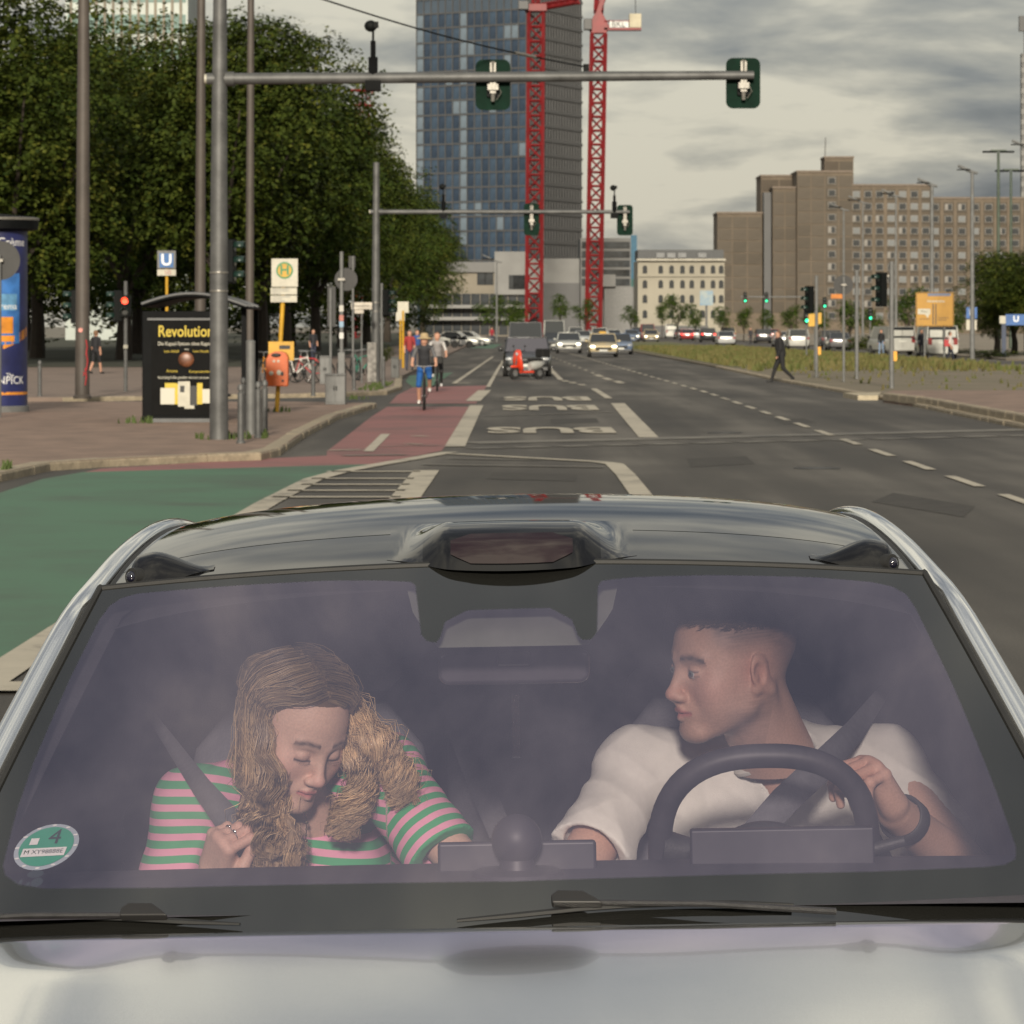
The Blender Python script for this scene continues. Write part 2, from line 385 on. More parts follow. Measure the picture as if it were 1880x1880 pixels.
slab('drop_kerb_plate', [G(1548, 723, .10).xy, G(1575, 728, .10).xy, G(1612, 728, .10).xy, G(1618, 722, .10).xy], 0.0, 0.13, mat('pale_concrete', (0.36, 0.31, 0.22), 0.8), parent=median)

# --- coloured cycle lanes
def band(name, pts, z, m): return sheet(name, [G(*p).xy for p in pts], z, m, parent=road)
band('cycle_lane_red_surface', [(152, 868), (185, 861), (470, 843), (600, 837), (600, 829), (625, 810), (681, 766), (711, 747), (871, 747), (811, 828), (690, 853)], 0.005, M_red)
band('cycle_lane_red_surface', [(715, 741), (730, 725), (758, 711.5), (894, 708), (874, 741)], 0.005, M_red)
band('cycle_lane_green_surface', [(152, 868), (690, 853), (575, 880), (490, 925), (300, 1040), (0, 1236), (-260, 1400), (-500, 1150), (-300, 960), (0, 906), (80, 880)], 0.009, M_green)
band('cycle_lane_green_surface', [(758, 711.5), (745, 700), (752, 690), (832, 684), (808, 700), (795, 709)], 0.009, M_green)
band('cycle_lane_green_surface', [(860, 639), (905, 632), (922, 632), (905, 640)], 0.009, M_green)
# --- lane lines
def stripe(pts, w, m=M_white, z=0.014, name='lane_line'):
    P = [G(*p) if len(p) == 2 and p[1] > 500 else Vector((p[0], p[1], 0)) for p in pts]; L = []; Rr = []
    for i, p in enumerate(P):
        d = (P[min(i+1, len(P)-1)] - P[max(i-1, 0)]); d.z = 0; d.normalize(); n = Vector((-d.y, d.x, 0)) * w / 2
        L.append((p + n).xy); Rr.append((p - n).xy)
    return sheet(name, L + Rr[::-1], z, m, parent=road)
stripe([(826, 831), (760, 843), (690, 855), (630, 866), (575, 881), (490, 925), (300, 1040), (0, 1238), (-200, 1370)], 0.27)
stripe([(14, 1275), (40, 1258)], 0.22, z=0.022)
stripe([(828, 834), (992, 843), (1100, 849), (1128, 853), (1148, 872), (1174, 906), (1230, 990)], 0.27)
stripe([(822, 843), (992, 846)], 0.22, M_faint); stripe([(774, 854), (1110, 859)], 0.25, M_faint)
for (a, b, y) in ((600, 772, 867), (572, 760, 880), (553, 752, 891), (528, 744, 902), (500, 736, 914)): stripe([(a, y), (b, y)], 0.30, M_white, name='hatch_bar')
stripe([(783, 865), (752, 905), (715, 955)], 0.36)
stripe([(835, 821), (875, 745)], 0.34); stripe([(868, 737), (890, 717)], 0.40); stripe([(896, 711), (915, 677), (935, 645)], 0.14)
stripe([(1191, 804), (1134, 741)], 0.36); stripe([(1118, 732), (1090, 714)], 0.2); stripe([(1030, 698), (1012, 680), (1000, 660)], 0.2)
stripe([(833, 705), (905, 655)], 0.16); stripe([(833, 705), (862, 703)], 0.16)
for a in ((1040, 701), (1054, 704), (1071, 708)): stripe([(a[0], a[1]), (a[0] - 5, a[1] - 2)], 0.25, name='lane_dash')
for a in ((1099, 690), (1114, 696), (1136, 702)): stripe([(a[0] + 6, a[1] + 2), (a[0] - 5, a[1] - 2)], 0.28, name='lane_dash')
D = 24.0
while D < 330:
    xc = 5.92 if D < 105 else 5.92 - (D - 105) * 0.0115
    stripe([(xc, D), (xc, D + 3.1)], 0.15, name='lane_dash'); D += 5.2
D = 150.0
while D < 330:
    xc = 3.45 - (D - 150) * 0.0115
    stripe([(xc, D), (xc, D + 3.0)], 0.14, name='lane_dash'); D += 9
# crossing lines worn into the asphalt
stripe([(854, 814), (1200, 806), (1520, 798), (1900, 789)], 1.0, M_faint, 0.010, 'crossing_line')
for i in range(13):
    x0 = 862 + i * 82; y0 = 824 - (x0 - 860) * 0.0235
    stripe([(x0, y0), (x0 + 64, y0 - 1.5)], 0.55, M_faint, 0.010, 'crossing_bar')
stripe([(905, 735), (1120, 731)], 0.4, M_faint, 0.010, 'crossing_line'); stripe([(890, 765), (1130, 757)], 0.25, M_faint, 0.010, 'crossing_line')
# lettering on the bus lane, read by the drivers coming towards the camera
for (xa, xb, y0, y1) in ((898, 1132, 796, 785), (925, 1100, 753.5, 744), (928, 1086, 736, 728.5)):
    Dn, Df = BASE(y0), BASE(y1); wx = PX(xb, (Dn+Df)/2) - PX(xa, (Dn+Df)/2)
    o = text_obj('bus_lettering', 'BUS', 1.0, M_white, road, ((PX(xa, Dn) + PX(xb, Dn)) / 2, (Dn + Df) / 2, 0.018), (0, 0, R(180)), ext=0.0, bold=0.035)
    bb = [v.co for v in o.data.vertices]; bw = max(c.x for c in bb) - min(c.x for c in bb); bh = max(c.y for c in bb) - min(c.y for c in bb)
    o.scale = (wx / bw, (Df - Dn) / bh, 1)
# cycle symbols on the red lane
stripe([(676, 830), (708, 798)], 0.17, name='lane_arrow'); stripe([(604, 828), (662, 827)], 0.25, name='lane_arrow'); stripe([(694, 821), (806, 819)], 0.16, M_faint, name='lane_mark')
stripe([(752, 816.5), (768, 816)], 0.4, name='lane_mark'); stripe([(763, 802), (778, 801.5)], 0.4, name='lane_mark'); stripe([(630, 838), (745, 836)], 0.35, M_faint, name='lane_mark')
stripe([(735, 752), (826, 750)], 0.2, M_faint, name='lane_mark')

# --- repairs and covers in the carriageway
M_patch = mat('asphalt_repair', (0.030, 0.026, 0.022), .85, var=.2, scale=3, bump=.3, bscale=40)
for pts in ([(1260, 842), (1370, 838), (1385, 852), (1268, 858)], [(905, 868), (1060, 871), (1058, 884), (893, 880)], [(1420, 770), (1475, 768), (1500, 776), (1440, 779)], [(1640, 905), (1790, 930), (1770, 950), (1600, 922)], [(1010, 770), (1095, 768), (1100, 776), (1012, 778)]): band('asphalt_patch', pts, 0.004, M_patch)
for (px, py) in ((1330, 795), (1500, 860), (980, 762)):
    c = G(px, py); mb = MB(); mb.lathe((c.x, c.y, 0.002), [(.34, 0), (.34, .006), (.30, .007), (.30, .004), (.01, .004)], 24); mb.build('manhole_cover', mat('cast_iron', (.03, .028, .026), .5, metal=.4), road, smooth=True)
# --- grass and weeds
def tufts(name, spots, hgt, m, label, wid=0.05):
    V = []; Fc = []
    for (x, y, z, s) in spots:
        for k in range(3):
            a = random.uniform(0, math.pi); dx, dy = math.cos(a) * wid * s, math.sin(a) * wid * s; lx, ly = random.uniform(-.3, .3) * hgt * s, random.uniform(-.3, .3) * hgt * s
            o = len(V); V += [(x - dx, y - dy, z), (x + dx, y + dy, z), (x + lx, y + ly, z + hgt * s)]; Fc.append((o, o+1, o+2))
    return tag(np_mesh(name, V, Fc, m, smooth=False), label, 'grass', kind='stuff')
M_blade = mat('grass_blades', (0.062, 0.085, 0.014), 0.8, col2=(0.13, 0.10, 0.035), scale=0.3)
sp_ = []
for _ in range(9000):
    d = random.uniform(150, 300); x0 = 10.3; x1 = 18.8 + max(0, (300 - d) * 0.032)
    x = random.uniform(x0, x1)
    if d < 168 and random.random() < 0.6: continue
    sp_.append((x, d, 0.08, random.uniform(0.5, 1.5)))
for _ in range(420): sp_.append((random.uniform(11, 32), random.uniform(103, 158), 0.08, random.uniform(0.2, 0.8)))
tufts('grass', sp_, 0.26, M_blade, 'tall yellowish green grass and weeds growing on the median', 0.09)
sheet('grass_bed', [(10.25, 163), (10.2, 175), (9.6, 278), (9.0, 415), (18.2, 415), (18.9, 300), (22.2, 184), (20, 166)], 0.10, M_grass, parent=median)
sp_ = [(PX(px, d) + random.uniform(-.35, .35), d + random.uniform(-.6, .6), kz, random.uniform(.5, 1.4)) for (px, d, n) in ((425, 60.3, 26), (455, 60.6, 22), (385, 59.8, 8), (255, 70, 20), (515, 79, 10), (620, 90, 12), (-5, 47.5, 16), (660, 92, 12)) for _ in range(n)]
sp_ += [(random.uniform(-4.6, -3.9), random.uniform(104, 118), kz, random.uniform(.5, 1.2)) for _ in range(120)]
tufts('weeds', sp_, 0.11, mat('weed_blades', (0.05, 0.075, 0.015), 0.8), 'low weeds sprouting from the pavement edge', 0.03)
# ================================================================== BUILDINGS
M_glassdk = mat('window_glass_dark', (0.035, 0.04, 0.045), 0.12, var=0.3, scale=0.4, spec=0.6)
def piece(src, key, maker, parent, M):
    """first use builds the mesh, later uses share it"""
    if key not in src: src[key] = maker(); o = src[key]
    else: o = src[key].copy(); COL.objects.link(o)
    o.parent = parent; o.matrix_local = M; return o
def frame_of(a, b):                          # local x along the facade a->b, local y inwards, z up
    a = Vector(a); b = Vector(b); u = (b - a).normalized(); v = Vector((-u.y, u.x, 0)); L = (b - a).length
    return Matrix(((u.x, v.x, 0, a.x), (u.y, v.y, 0, a.y), (0, 0, 1, 0), (0, 0, 0, 1))), L
# --- glass tower
A = Vector((PX(766, 714), 714, 0)); C = Vector((PX(967, 700), 700, 0)); B = Vector((PX(1068, 728), 728, 0)); E = A + (B - C)
tw = thing('hotel_tower', C, 'tall blue glass high-rise tower with a dark grey gridded side', 'building')
loc = lambda p: Vector(p) - Vector(tw.location)
TZ = 112.0
M_tface = mat('tower_panel_blue', (0.060, 0.080, 0.105), 0.25, var=0.10, scale=0.12, spec=0.5)
M_tside = mat('tower_side_grey', (0.04, 0.042, 0.045), 0.5, var=0.1, scale=0.2)
mb = MB(); mb.prism([loc(p).xy for p in (A, C, B, E)], 0, TZ, axis='z'); mb.build('wall', M_tside, tw)
Mf, Lf = frame_of(loc(A), loc(C))
WC = [mat('tower_pane_a', (0.028, 0.043, 0.068), 0.10, var=0.25, scale=0.3), mat('tower_pane_b', (0.042, 0.065, 0.098), 0.12, var=0.2, scale=0.3), mat('tower_pane_c', (0.13, 0.165, 0.20), 0.2, var=0.15, scale=0.3)]
M_mull = mat('tower_mullion', (0.070, 0.070, 0.072), 0.5)
src = {}; nc = 15; cw = Lf / nc; fh = 2.92
def pane_mk(mi, w, h):
    def f():
        m_ = MB(); m_.box(0.09, w - 0.09, -0.16, 0.0, 0.22, h - 0.22); return m_.build('window', WC[mi])
    return f
for r in range(17):
    for c in range(nc):
        mi = 2 if c in (0, 6) else (0 if (c % 2 == 1) ^ (r % 4 == 3) else 1)
        if random.random() < 0.15: mi = random.choice((0, 1, 2))
        z0 = 15.0 + r * fh
        piece(src, ('p', mi), pane_mk(mi, cw, fh), tw, Mf @ Matrix.Translation((c * cw, 0, z0)))
mb = MB()
for c in range(nc + 1): mb.box(c*cw - 0.09, c*cw + 0.09, -0.34, 0.0, 14.5, TZ - .02, M=Mf)
for r in range(34): mb.box(0, Lf, -0.30, 0.001, 15.0 + r*fh - 0.16, 15.0 + r*fh + 0.12, M=Mf)
o = mb.build('mullion_grid', M_mull, tw); o['kind'] = 'stuff'
mb = MB(); mb.box(0.05, Lf - .05, -0.10, -0.001, 0, TZ - .05, M=Mf); mb.build('spandrel_facade', M_tface, tw)
Ms, Ls = frame_of(loc(C), loc(B)); mb = MB()
for r in range(37): mb.box(0, Ls, -0.25, 0.0, 4 + r*fh - 0.25, 4 + r*fh + 0.25, M=Ms)
for c in range(20): mb.box(c*Ls/20 - 0.1, c*Ls/20 + 0.1, -0.20, 0.0, 2, TZ - .03, M=Ms)
o = mb.build('side_grid', mat('tower_side_frame', (0.085, 0.085, 0.086), 0.6), tw); o['kind'] = 'stuff'
# --- podium in front of the tower
def block(name, label, parts, D, cat='building'):
    t = thing(name, (PX(parts[0][1], D), D, 0), label, cat); lx = t.location.x
    for (pn, x0, x1, y0, y1, d0, d1, m) in parts:
        mb = MB(); mb.box(PX(x0, D) - lx, PX(x1, D) - lx, d0, d1, max(-0.05, PZ(y1, D)), PZ(y0, D)); mb.build(pn, m, t)
    return t
M_cream = mat('render_cream', (0.20, 0.178, 0.14), 0.8, scale=0.1); M_pgrey = mat('cladding_pale', (0.14, 0.14, 0.135), 0.5, scale=0.1); M_dkc = mat('cladding_dark', (0.045, 0.046, 0.048), 0.5, scale=0.1); M_mgrey = mat('cladding_mid', (0.085, 0.085, 0.083), 0.5, scale=0.1)
pod = block('podium_building', 'cream and pale grey low building at the foot of the glass tower', [
    ('wall', 780, 972, 500, 640, 0, 20, M_cream), ('upper_storey', 908, 968, 462, 541, -1, 18, M_pgrey), ('upper_storey', 968, 1072, 475, 541, -2, 16, M_pgrey), ('band', 780, 972, 481, 500, -0.6, 18, M_mgrey),
    ('dark_storey', 996, 1084, 520, 640, -4, 12, M_dkc), ('awning', 780, 972, 560, 566, -3, 0, M_pgrey), ('awning', 780, 972, 582, 588, -3, 0, M_pgrey)], 655)
src = {}
def podwin():
    m_ = MB(); m_.box(0, 1.6, -0.12, 0, 0, 2.6); return m_.build('window', M_glassdk)
for (px, py) in [(876 + i * 14, 514) for i in range(2)] + [(780 + i * 17, 556) for i in range(11)] + [(780 + i * 17, 578) for i in range(11)] + [(780 + i*17, 606) for i in range(11)] + [(934 + i * 8, 522) for i in range(4)]:
    yy = -0.13 if py != 522 else -1.13
    piece(src, 'w', podwin, pod, Matrix.Translation((PX(px, 655) - pod.location.x, yy + .12, PZ(py + 9, 655))))
dk = block('dark_glass_building', 'dark grey office block with a blue banner beside the red crane', [
    ('wall', 1066, 1158, 437, 640, 0, 25, M_mgrey), ('shop_front', 1108, 1185, 527, 640, -6, 0, mat('shopfront_grey', (0.11, 0.11, 0.108), 0.4)), ('banner', 1158, 1169, 432, 512, -1.2, -0.4, mat('banner_blue', (0.012, 0.08, 0.14), 0.6)), ('banner', 1158, 1169, 512, 546, -1.2, -0.4, mat('banner_green', (0.015, 0.08, 0.075), 0.6)), ('canopy', 1098, 1128, 505, 527, -7, -2, M_pgrey)], 640)
for i in range(5):
    mb = MB(); z = PZ(450 + i * 17, 640); mb.box(PX(1068, 640) - dk.location.x, PX(1156, 640) - dk.location.x, -0.15, 0.0, z - 0.6, z + 0.6); mb.build('window_band', M_glassdk, dk)
# --- white building with mansard roof
wb = block('white_townhouse', 'white classical building with arched windows and dark mansard roof', [
    ('wall', 1171, 1330, 478, 640, 0, 20, mat('stucco_white', (0.28, 0.26, 0.21), 0.8, scale=0.15, var=0.06)), ('cornice', 1169, 1332, 475, 479, -0.8, 1, mat('cornice_stone', (0.35, 0.33, 0.28), 0.8)), ('string_course', 1170, 1331, 505, 508, -0.3, 0.0, MATS['stucco_white'] if 'stucco_white' in MATS else M_cream),
    ('roof', 1172, 1330, 458, 475, 2, 18, mat('slate_dark', (0.05, 0.053, 0.056), 0.6)), ('shop_front', 1185, 1300, 598, 640, -0.4, 0, M_dkc)], 610)
src = {}
def archwin():
    m_ = MB(); w, h = 0.40, 1.4; poly = [(-w, 0), (w, 0), (w, h - w)] + [(w * math.cos(a), h - w + w * math.sin(a)) for a in (R(30), R(60), R(90), R(120), R(150))] + [(-w, h - w)]
    m_.prism(poly, -0.12, 0.02); return m_.build('window', M_glassdk)
for ry in (502, 529, 556, 584):
    for px in (1184, 1213, 1233, 1253, 1270, 1290, 1309, 1324): piece(src, 'w', archwin, wb, Matrix.Translation((PX(px, 610) - wb.location.x, 0, PZ(ry, 610))))
mb0 = None
for px in (1213, 1233, 1253, 1290):
    mb = MB(); x = PX(px, 610) - wb.location.x; mb.box(x - .7, x + .7, 1.2, 4, PZ(473, 610), PZ(464, 610)); mb.build('dormer', mat('dormer_grey', (0.16, 0.165, 0.17), 0.6), wb)
# --- brown panel-built apartment block
DB = 800.0
M_pan = [mat('panel_brown_a', (0.086, 0.072, 0.056), 0.85, var=0.08, scale=0.25), mat('panel_brown_b', (0.073, 0.061, 0.047), 0.85, var=0.08, scale=0.25), mat('panel_brown_c', (0.068, 0.054, 0.040), 0.85, var=0.08, scale=0.25)]
M_joint = mat('panel_joint', (0.125, 0.100, 0.074), 0.9, var=0.1, scale=0.3); M_roofed = mat('parapet', (0.15, 0.12, 0.095), 0.8)
apt = thing('apartment_block', (PX(1565, DB), DB, 0), 'stepped brown prefabricated concrete apartment block', 'building'); ax0 = apt.location.x
M_winf = mat('window_frame_pale', (0.17, 0.16, 0.145), 0.6)
psrc = {}
def slabblock(x0, x1, ytop, dy, depth, cols, fl=22.4, shade=0, wins=None, ystart=None):
    X0, X1 = PX(x0, DB) - ax0, PX(x1, DB) - ax0; zt = PZ(ytop, DB)
    mb = MB(); mb.box(X0, X1, dy, dy + depth, -0.05, zt); mb.build('wall', M_joint, apt)
    mb = MB(); mb.box(X0 - .15, X1 + .15, dy - 0.25, dy + depth, zt, zt + 0.45); mb.build('parapet', M_roofed, apt)
    cwid = (X1 - X0) / cols; fhm = fl / F * DB; rows = int((zt - 3.0) / fhm)
    for r in range(rows):
        z = zt - 0.6 - (r + 1) * fhm
        for c in range(cols):
            mi = (shade + (1 if random.random() < 0.25 else 0)) % 3
            def mk(cw_=cwid, fh_=fhm, mi_=mi):
                m_ = MB(); m_.box(0.13, cw_ - 0.13, -0.14, 0, 0.12, fh_ - 0.12); return m_.build('panel', M_pan[mi_])
            piece(psrc, ('p', round(cwid, 3), mi), mk, apt, Matrix.Translation((X0 + c * cwid, dy, z)))
            if wins and wins(c, r):
                def mkw():
                    m_ = MB(); m_.box(-0.85, 0.85, -0.20, 0, 0, 1.5); return m_.build('window', M_winf)
                def mkp(mi_):
                    def f():
                        m_ = MB(); m_.box(-0.72 if mi_ != 2 else -0.1, 0.72, -0.03, 0, 0.12, 1.38); return m_.build('pane', M_glassdk if mi_ != 1 else mat('window_glass_light', (0.16, 0.17, 0.175), 0.15))
                    return f
                w = piece(psrc, 'w', mkw, apt, Matrix.Translation((X0 + (c + 0.5) * cwid, dy - 0.14, z + 0.75)))
                pi = random.choice((0, 0, 0, 1, 2)); p = piece(psrc, ('g', pi), mkp(pi), w, Matrix.Translation((0, -0.20, 0)))
slabblock(1320, 1403, 391, 6, 16, 3, shade=0)
slabblock(1403, 1470, 321, 10, 16, 2, shade=2)
slabblock(1419, 1463, 346, 0, 10, 2, shade=0)
slabblock(1461, 1562, 318, -4, 18, 4, shade=0, wins=lambda c, r: c == 2)
slabblock(1517, 1570, 289, 4, 10, 2, shade=1)
slabblock(1563, 1712, 341, 2, 18, 7, shade=1, wins=lambda c, r: True)
slabblock(1712, 1960, 363, 8, 18, 10, shade=1, wins=lambda c, r: True)
mb = MB(); mb.box(PX(1405, DB) - ax0, PX(1418, DB) - ax0, 4.0, 9.9, 0, PZ(352, DB)); mb.build('stair_slot', M_dkc, apt)
mb = MB(); mb.tube([(PX(1519, DB) - ax0, 6, PZ(289, DB)), (PX(1520, DB) - ax0, 6, PZ(250, DB))], 0.12, 6); mb.build('antenna', M_mgrey, apt)
# vertical pilasters between the bays of the slab blocks
for k in range(8):
    x = PX(1563, DB) - ax0 + k * (PX(1712, DB) - PX(1563, DB)) / 7; mb = MB(); mb.box(x - 0.35, x + 0.35, 1.68, 2.0, 2, PZ(342, DB)); mb.build('pilaster', M_joint, apt)
for k in range(11):
    x = PX(1712, DB) - ax0 + k * (PX(1960, DB) - PX(1712, DB)) / 10; mb = MB(); mb.box(x - 0.35, x + 0.35, 7.68, 8.0, 2, PZ(364, DB)); mb.build('pilaster', M_joint, apt)
# --- tower sliver at the right edge and the pale building over the trees on the left
hr = block('grey_highrise', 'narrow grey high-rise cut off by the right edge of the picture', [('wall', 1876, 1990, 98, 640, 0, 3, M_mgrey), ('rooftop_sign', 1870, 1900, 30, 58, -2, 0, M_dkc), ('rooftop_mast', 1880, 1884, 58, 98, 0, 0.6, M_dkc)], 1000)
for i in range(24):
    mb = MB(); z = PZ(110 + i * 19, 1000); mb.box(PX(1875, 1000) - hr.location.x, PX(1980, 1000) - hr.location.x, -0.2, 0.0, z - .7, z + .7); mb.build('window_band', M_pgrey, hr)
pl_ = block('pale_office_building', 'pale green glass office building rising above the trees at left', [('wall', 120, 345, -60, 640, 0, 25, mat('office_pale', (0.33, 0.37, 0.34), 0.4, scale=0.1))], 460)
for i in range(14):
    mb = MB(); x = PX(128 + i * 15.5, 460) - pl_.location.x; mb.box(x, x + 0.35, -0.25, 0, 20, PZ(-58, 460)); mb.build('facade_fin', M_cream, pl_)
for i in range(7):
    mb = MB(); z = 20 + i * 4.0; mb.box(PX(124, 460) - pl_.location.x, PX(341, 460) - pl_.location.x, -0.08, 0, z, z + 2.4); mb.build('window_band', mat('office_window', (0.16, 0.24, 0.22), 0.15), pl_)

# ================================================================== CRANES
M_cred = mat('crane_red', (0.165, 0.009, 0.011), 0.5, var=0.15, scale=0.5)
M_cwt = mat('crane_counterweight', (0.42, 0.38, 0.28), 0.7, scale=0.4)
def lattice(mb, p0, p1, w, seg, r=0.16, rb=0.08):
    p0 = Vector(p0); p1 = Vector(p1); d = (p1 - p0); L = d.length; d.normalize()
    a = Vector((0, 1, 0)) if abs(d.y) < 0.9 else Vector((1, 0, 0)); a = (a - d * a.dot(d)).normalized(); b = d.cross(a); n = max(2, int(L / seg)); cs = [(a + b), (a - b), (-a - b), (-a + b)]
    for c in cs: mb.tube([p0 + c * w / 2, p1 + c * w / 2], r, 4)
    for i in range(n):
        q0 = p0 + d * (L * i / n); q1 = p0 + d * (L * (i + 1) / n)
        for k in range(4):
            c0, c1 = cs[k], cs[(k+1) % 4]
            if i % 2: c0, c1 = c1, c0
            mb.tube([q0 + c0 * w / 2, q1 + c1 * w / 2], rb, 4, cap=False); mb.tube([q0 + cs[k] * w / 2, q0 + cs[(k+1) % 4] * w / 2], rb, 4, cap=False)
def crane(label, px_top, px_bot, y_top, D, wpx, head):
    t = thing('tower_crane', (PX(px_bot, D), D, 0), label, 'crane', 'red tower cranes'); w = wpx / F * D; zt = PZ(y_top, D); tx = PX(px_top, D) - t.location.x
    mb = MB(); lattice(mb, (0, 0, -0.05), (tx, 0, zt), w, w * 1.0, 0.30, 0.16); o = mb.build('mast', M_cred, t); o['kind'] = 'stuff'
    head(t, tx, zt, D, w); return t
def head1(t, x, z, D, w):
    m = D / F
    mb = MB(); mb.box(x - w*.75, x + w*.75, -w*.7, w*.7, z, z + 14*m); mb.build('slewing_unit', M_cred, t, bevel=.1)
    mb = MB(); lattice(mb, (x + w*.5, 0, z + 10*m), (x + 75*m, -6, z + 15*m), 8*m, 8*m, .25, .12); o = mb.build('counter_jib', M_cred, t); o['kind'] = 'stuff'
    mb = MB(); lattice(mb, (x, 0, z + 14*m), (x - 6*m, 8, z + 260*m), 11*m, 11*m, .25, .14); o = mb.build('jib', M_cred, t); o['kind'] = 'stuff'
    mb = MB(); mb.box(x - w*1.2, x - w*.5, -w*1.2, -w*.3, z + 2*m, z + 18*m); mb.build('cab', M_dkc, t, bevel=.1)
def head2(t, x, z, D, w):
    m = D / F
    mb = MB(); mb.prism([(x - w*.55, z), (x + w*.55, z), (x + w*.8, z + 12*m), (x + w*.2, z + 40*m), (x + w*.55, z + 64*m), (x + w*.1, z + 64*m), (x - w*.2, z + 40*m), (x - w*.8, z + 12*m)], -w*.5, w*.5); mb.build('slewing_unit', M_cred, t, bevel=.1)
    mb = MB(); mb.box(x + w*.4, x + 78*m, -w*.5, w*.5, z + 6*m, z + 10*m); mb.tube([(x + w*.4, -w*.5, z + 22*m), (x + 60*m, -w*.5, z + 22*m)], .12, 4); mb.build('counter_jib', M_cred, t)
    mb = MB(); mb.box(x + 56*m, x + 78*m, -w*.55, w*.55, z + 10.2*m, z + 36*m); mb.build('counterweight', M_cwt, t, bevel=.08)
    text_obj('lettering', 'BKL', 15*m, M_dkc, t, (x + 36*m, -w*.62, z + 16*m), ext=0.02)
    mb = MB(); mb.box(x + 20*m, x + 54*m, -w*.58, -w*.5, z + 10.5*m, z + 22*m); mb.build('name_board', mat('board_white', (.6, .6, .58), .6), t)
    mb = MB(); lattice(mb, (x, 0, z + 40*m), (x + 12*m, 10, z + 300*m), 12*m, 12*m, .28, .15); o = mb.build('jib', M_cred, t); o['kind'] = 'stuff'
    mb = MB(); mb.tube([(x + 68*m, 0, z + 36*m), (x + 66*m, 2, z + 200*m)], .06, 4); mb.build('hoist_rope', M_dkc, t)
    mb = MB(); mb.box(x - w*1.1, x - w*.5, -w*.9, 0, z + 6*m, z + 26*m); mb.build('cab', M_dkc, t, bevel=.1)
crane('red tower crane standing in front of the glass tower', 984, 980, 22, 585, 27, head1)
crane('red tower crane with a pale counterweight right of the glass tower', 1099, 1089, 62, 560, 25, head2)
c3_ = thing('tower_crane', (PX(665, 520), 520, 0), 'distant red crane head showing above the treetops at left', 'crane', 'red tower cranes')
mb = MB(); lattice(mb, (0, 0, 0), (0, 0, PZ(192, 520)), 1.9, 2, .14, .08); o = mb.build('mast', M_cred, c3_); o['kind'] = 'stuff'
mb = MB(); lattice(mb, (-1.6, 0, PZ(180, 520)), (1.6, 0, PZ(180, 520)), 2.2, 1.1, .14, .08); o = mb.build('jib', M_cred, c3_); o['kind'] = 'stuff'
# ================================================================== TREES
def leaf_mat(name, a, b, c):
    m = bpy.data.materials.new(name); m.use_nodes = True; t = m.node_tree; p = t.nodes['Principled BSDF']
    at = t.nodes.new('ShaderNodeAttribute'); at.attribute_name = 'tone'
    t.links.new(ramp(t, at.outputs['Fac'], [(0.0, a), (0.55, b), (1.0, c)]), p.inputs['Base Color'])
    p.inputs['Roughness'].default_value = 0.62; p.inputs['Specular IOR Level'].default_value = 0.08
    p.inputs['Subsurface Weight'].default_value = 0.0
    tr = t.nodes.new('ShaderNodeBsdfTranslucent'); t.links.new(p.inputs['Base Color'].links[0].from_socket, tr.inputs[0])
    mx = t.nodes.new('ShaderNodeMixShader'); mx.inputs[0].default_value = 0.15
    t.links.new(p.outputs[0], mx.inputs[1]); t.links.new(tr.outputs[0], mx.inputs[2]); t.links.new(mx.outputs[0], t.nodes['Material Output'].inputs[0]); return m
M_leafA = leaf_mat('linden_leaves', (0.017, 0.030, 0.006), (0.044, 0.060, 0.010), (0.115, 0.115, 0.020))
M_leafB = leaf_mat('fresh_leaves', (0.018, 0.036, 0.007), (0.044, 0.072, 0.012), (0.095, 0.118, 0.022))
M_bark = mat('bark', (0.035, 0.027, 0.02), 0.9, scale=3, bump=0.5, bscale=12)
def crown_mesh(name, seed, rx, ry, rz, nlobe, nspray, leaf=0.26, droop=0.35, per=12):
    rg = np.random.default_rng(seed); V = []; Fc = []; T = []
    lobes = []
    for i in range(nlobe):
        d = rg.normal(size=3); d /= np.linalg.norm(d); q = rg.uniform(0.35, 0.80)
        lobes.append((d * np.array([rx, ry, rz]) * q, rg.uniform(0.26, 0.42) * min(rx, rz) * 1.15, rg.uniform(-.15, .15)))
    for s in range(nspray):
        c, r, tone = lobes[rg.integers(nlobe)]
        d = rg.normal(size=3); d[2] = d[2] * 0.9 + 0.15; d /= np.linalg.norm(d)
        p = c + d * r * rg.uniform(0.75, 1.08) * np.array([1, 1, 0.85])
        out = d.copy(); out[2] = -droop + 0.25 * d[2]; out /= np.linalg.norm(out)
        st = tone + rg.normal(0, 0.13) + 0.45
        for k in range(per):
            t = k / per; q = p + out * (t - 0.3) * leaf * 3.6 + rg.normal(0, leaf * 0.42, 3)
            n = np.array([0, 0, 1.0]) * 0.9 + d * 0.5 + rg.normal(0, 0.45, 3); n /= np.linalg.norm(n)
            a = np.cross(n, rg.normal(size=3)); a /= np.linalg.norm(a); b = np.cross(n, a); sz = leaf * rg.uniform(0.55, 1.15)
            o = len(V); V += [q - a * sz * .5, q + b * sz * .36 - n * sz * .1, q + a * sz * .5 - n * sz * .18, q - b * sz * .36 - n * sz * .1]; Fc.append((o, o+1, o+2, o+3)); T += [np.clip(st + rg.normal(0, .1), 0, 1)] * 4
    return np.array(V), np.array(Fc), np.array(T)
CROWN = {}
def get_crown(key, args, m):
    if key not in CROWN:
        v, f, tn = crown_mesh(key, *args); o = np_mesh('crown', v, f, m, smooth=False, attrs={'tone': tn}); CROWN[key] = o.data; COL.objects.unlink(o); bpy.data.objects.remove(o)
    return CROWN[key]
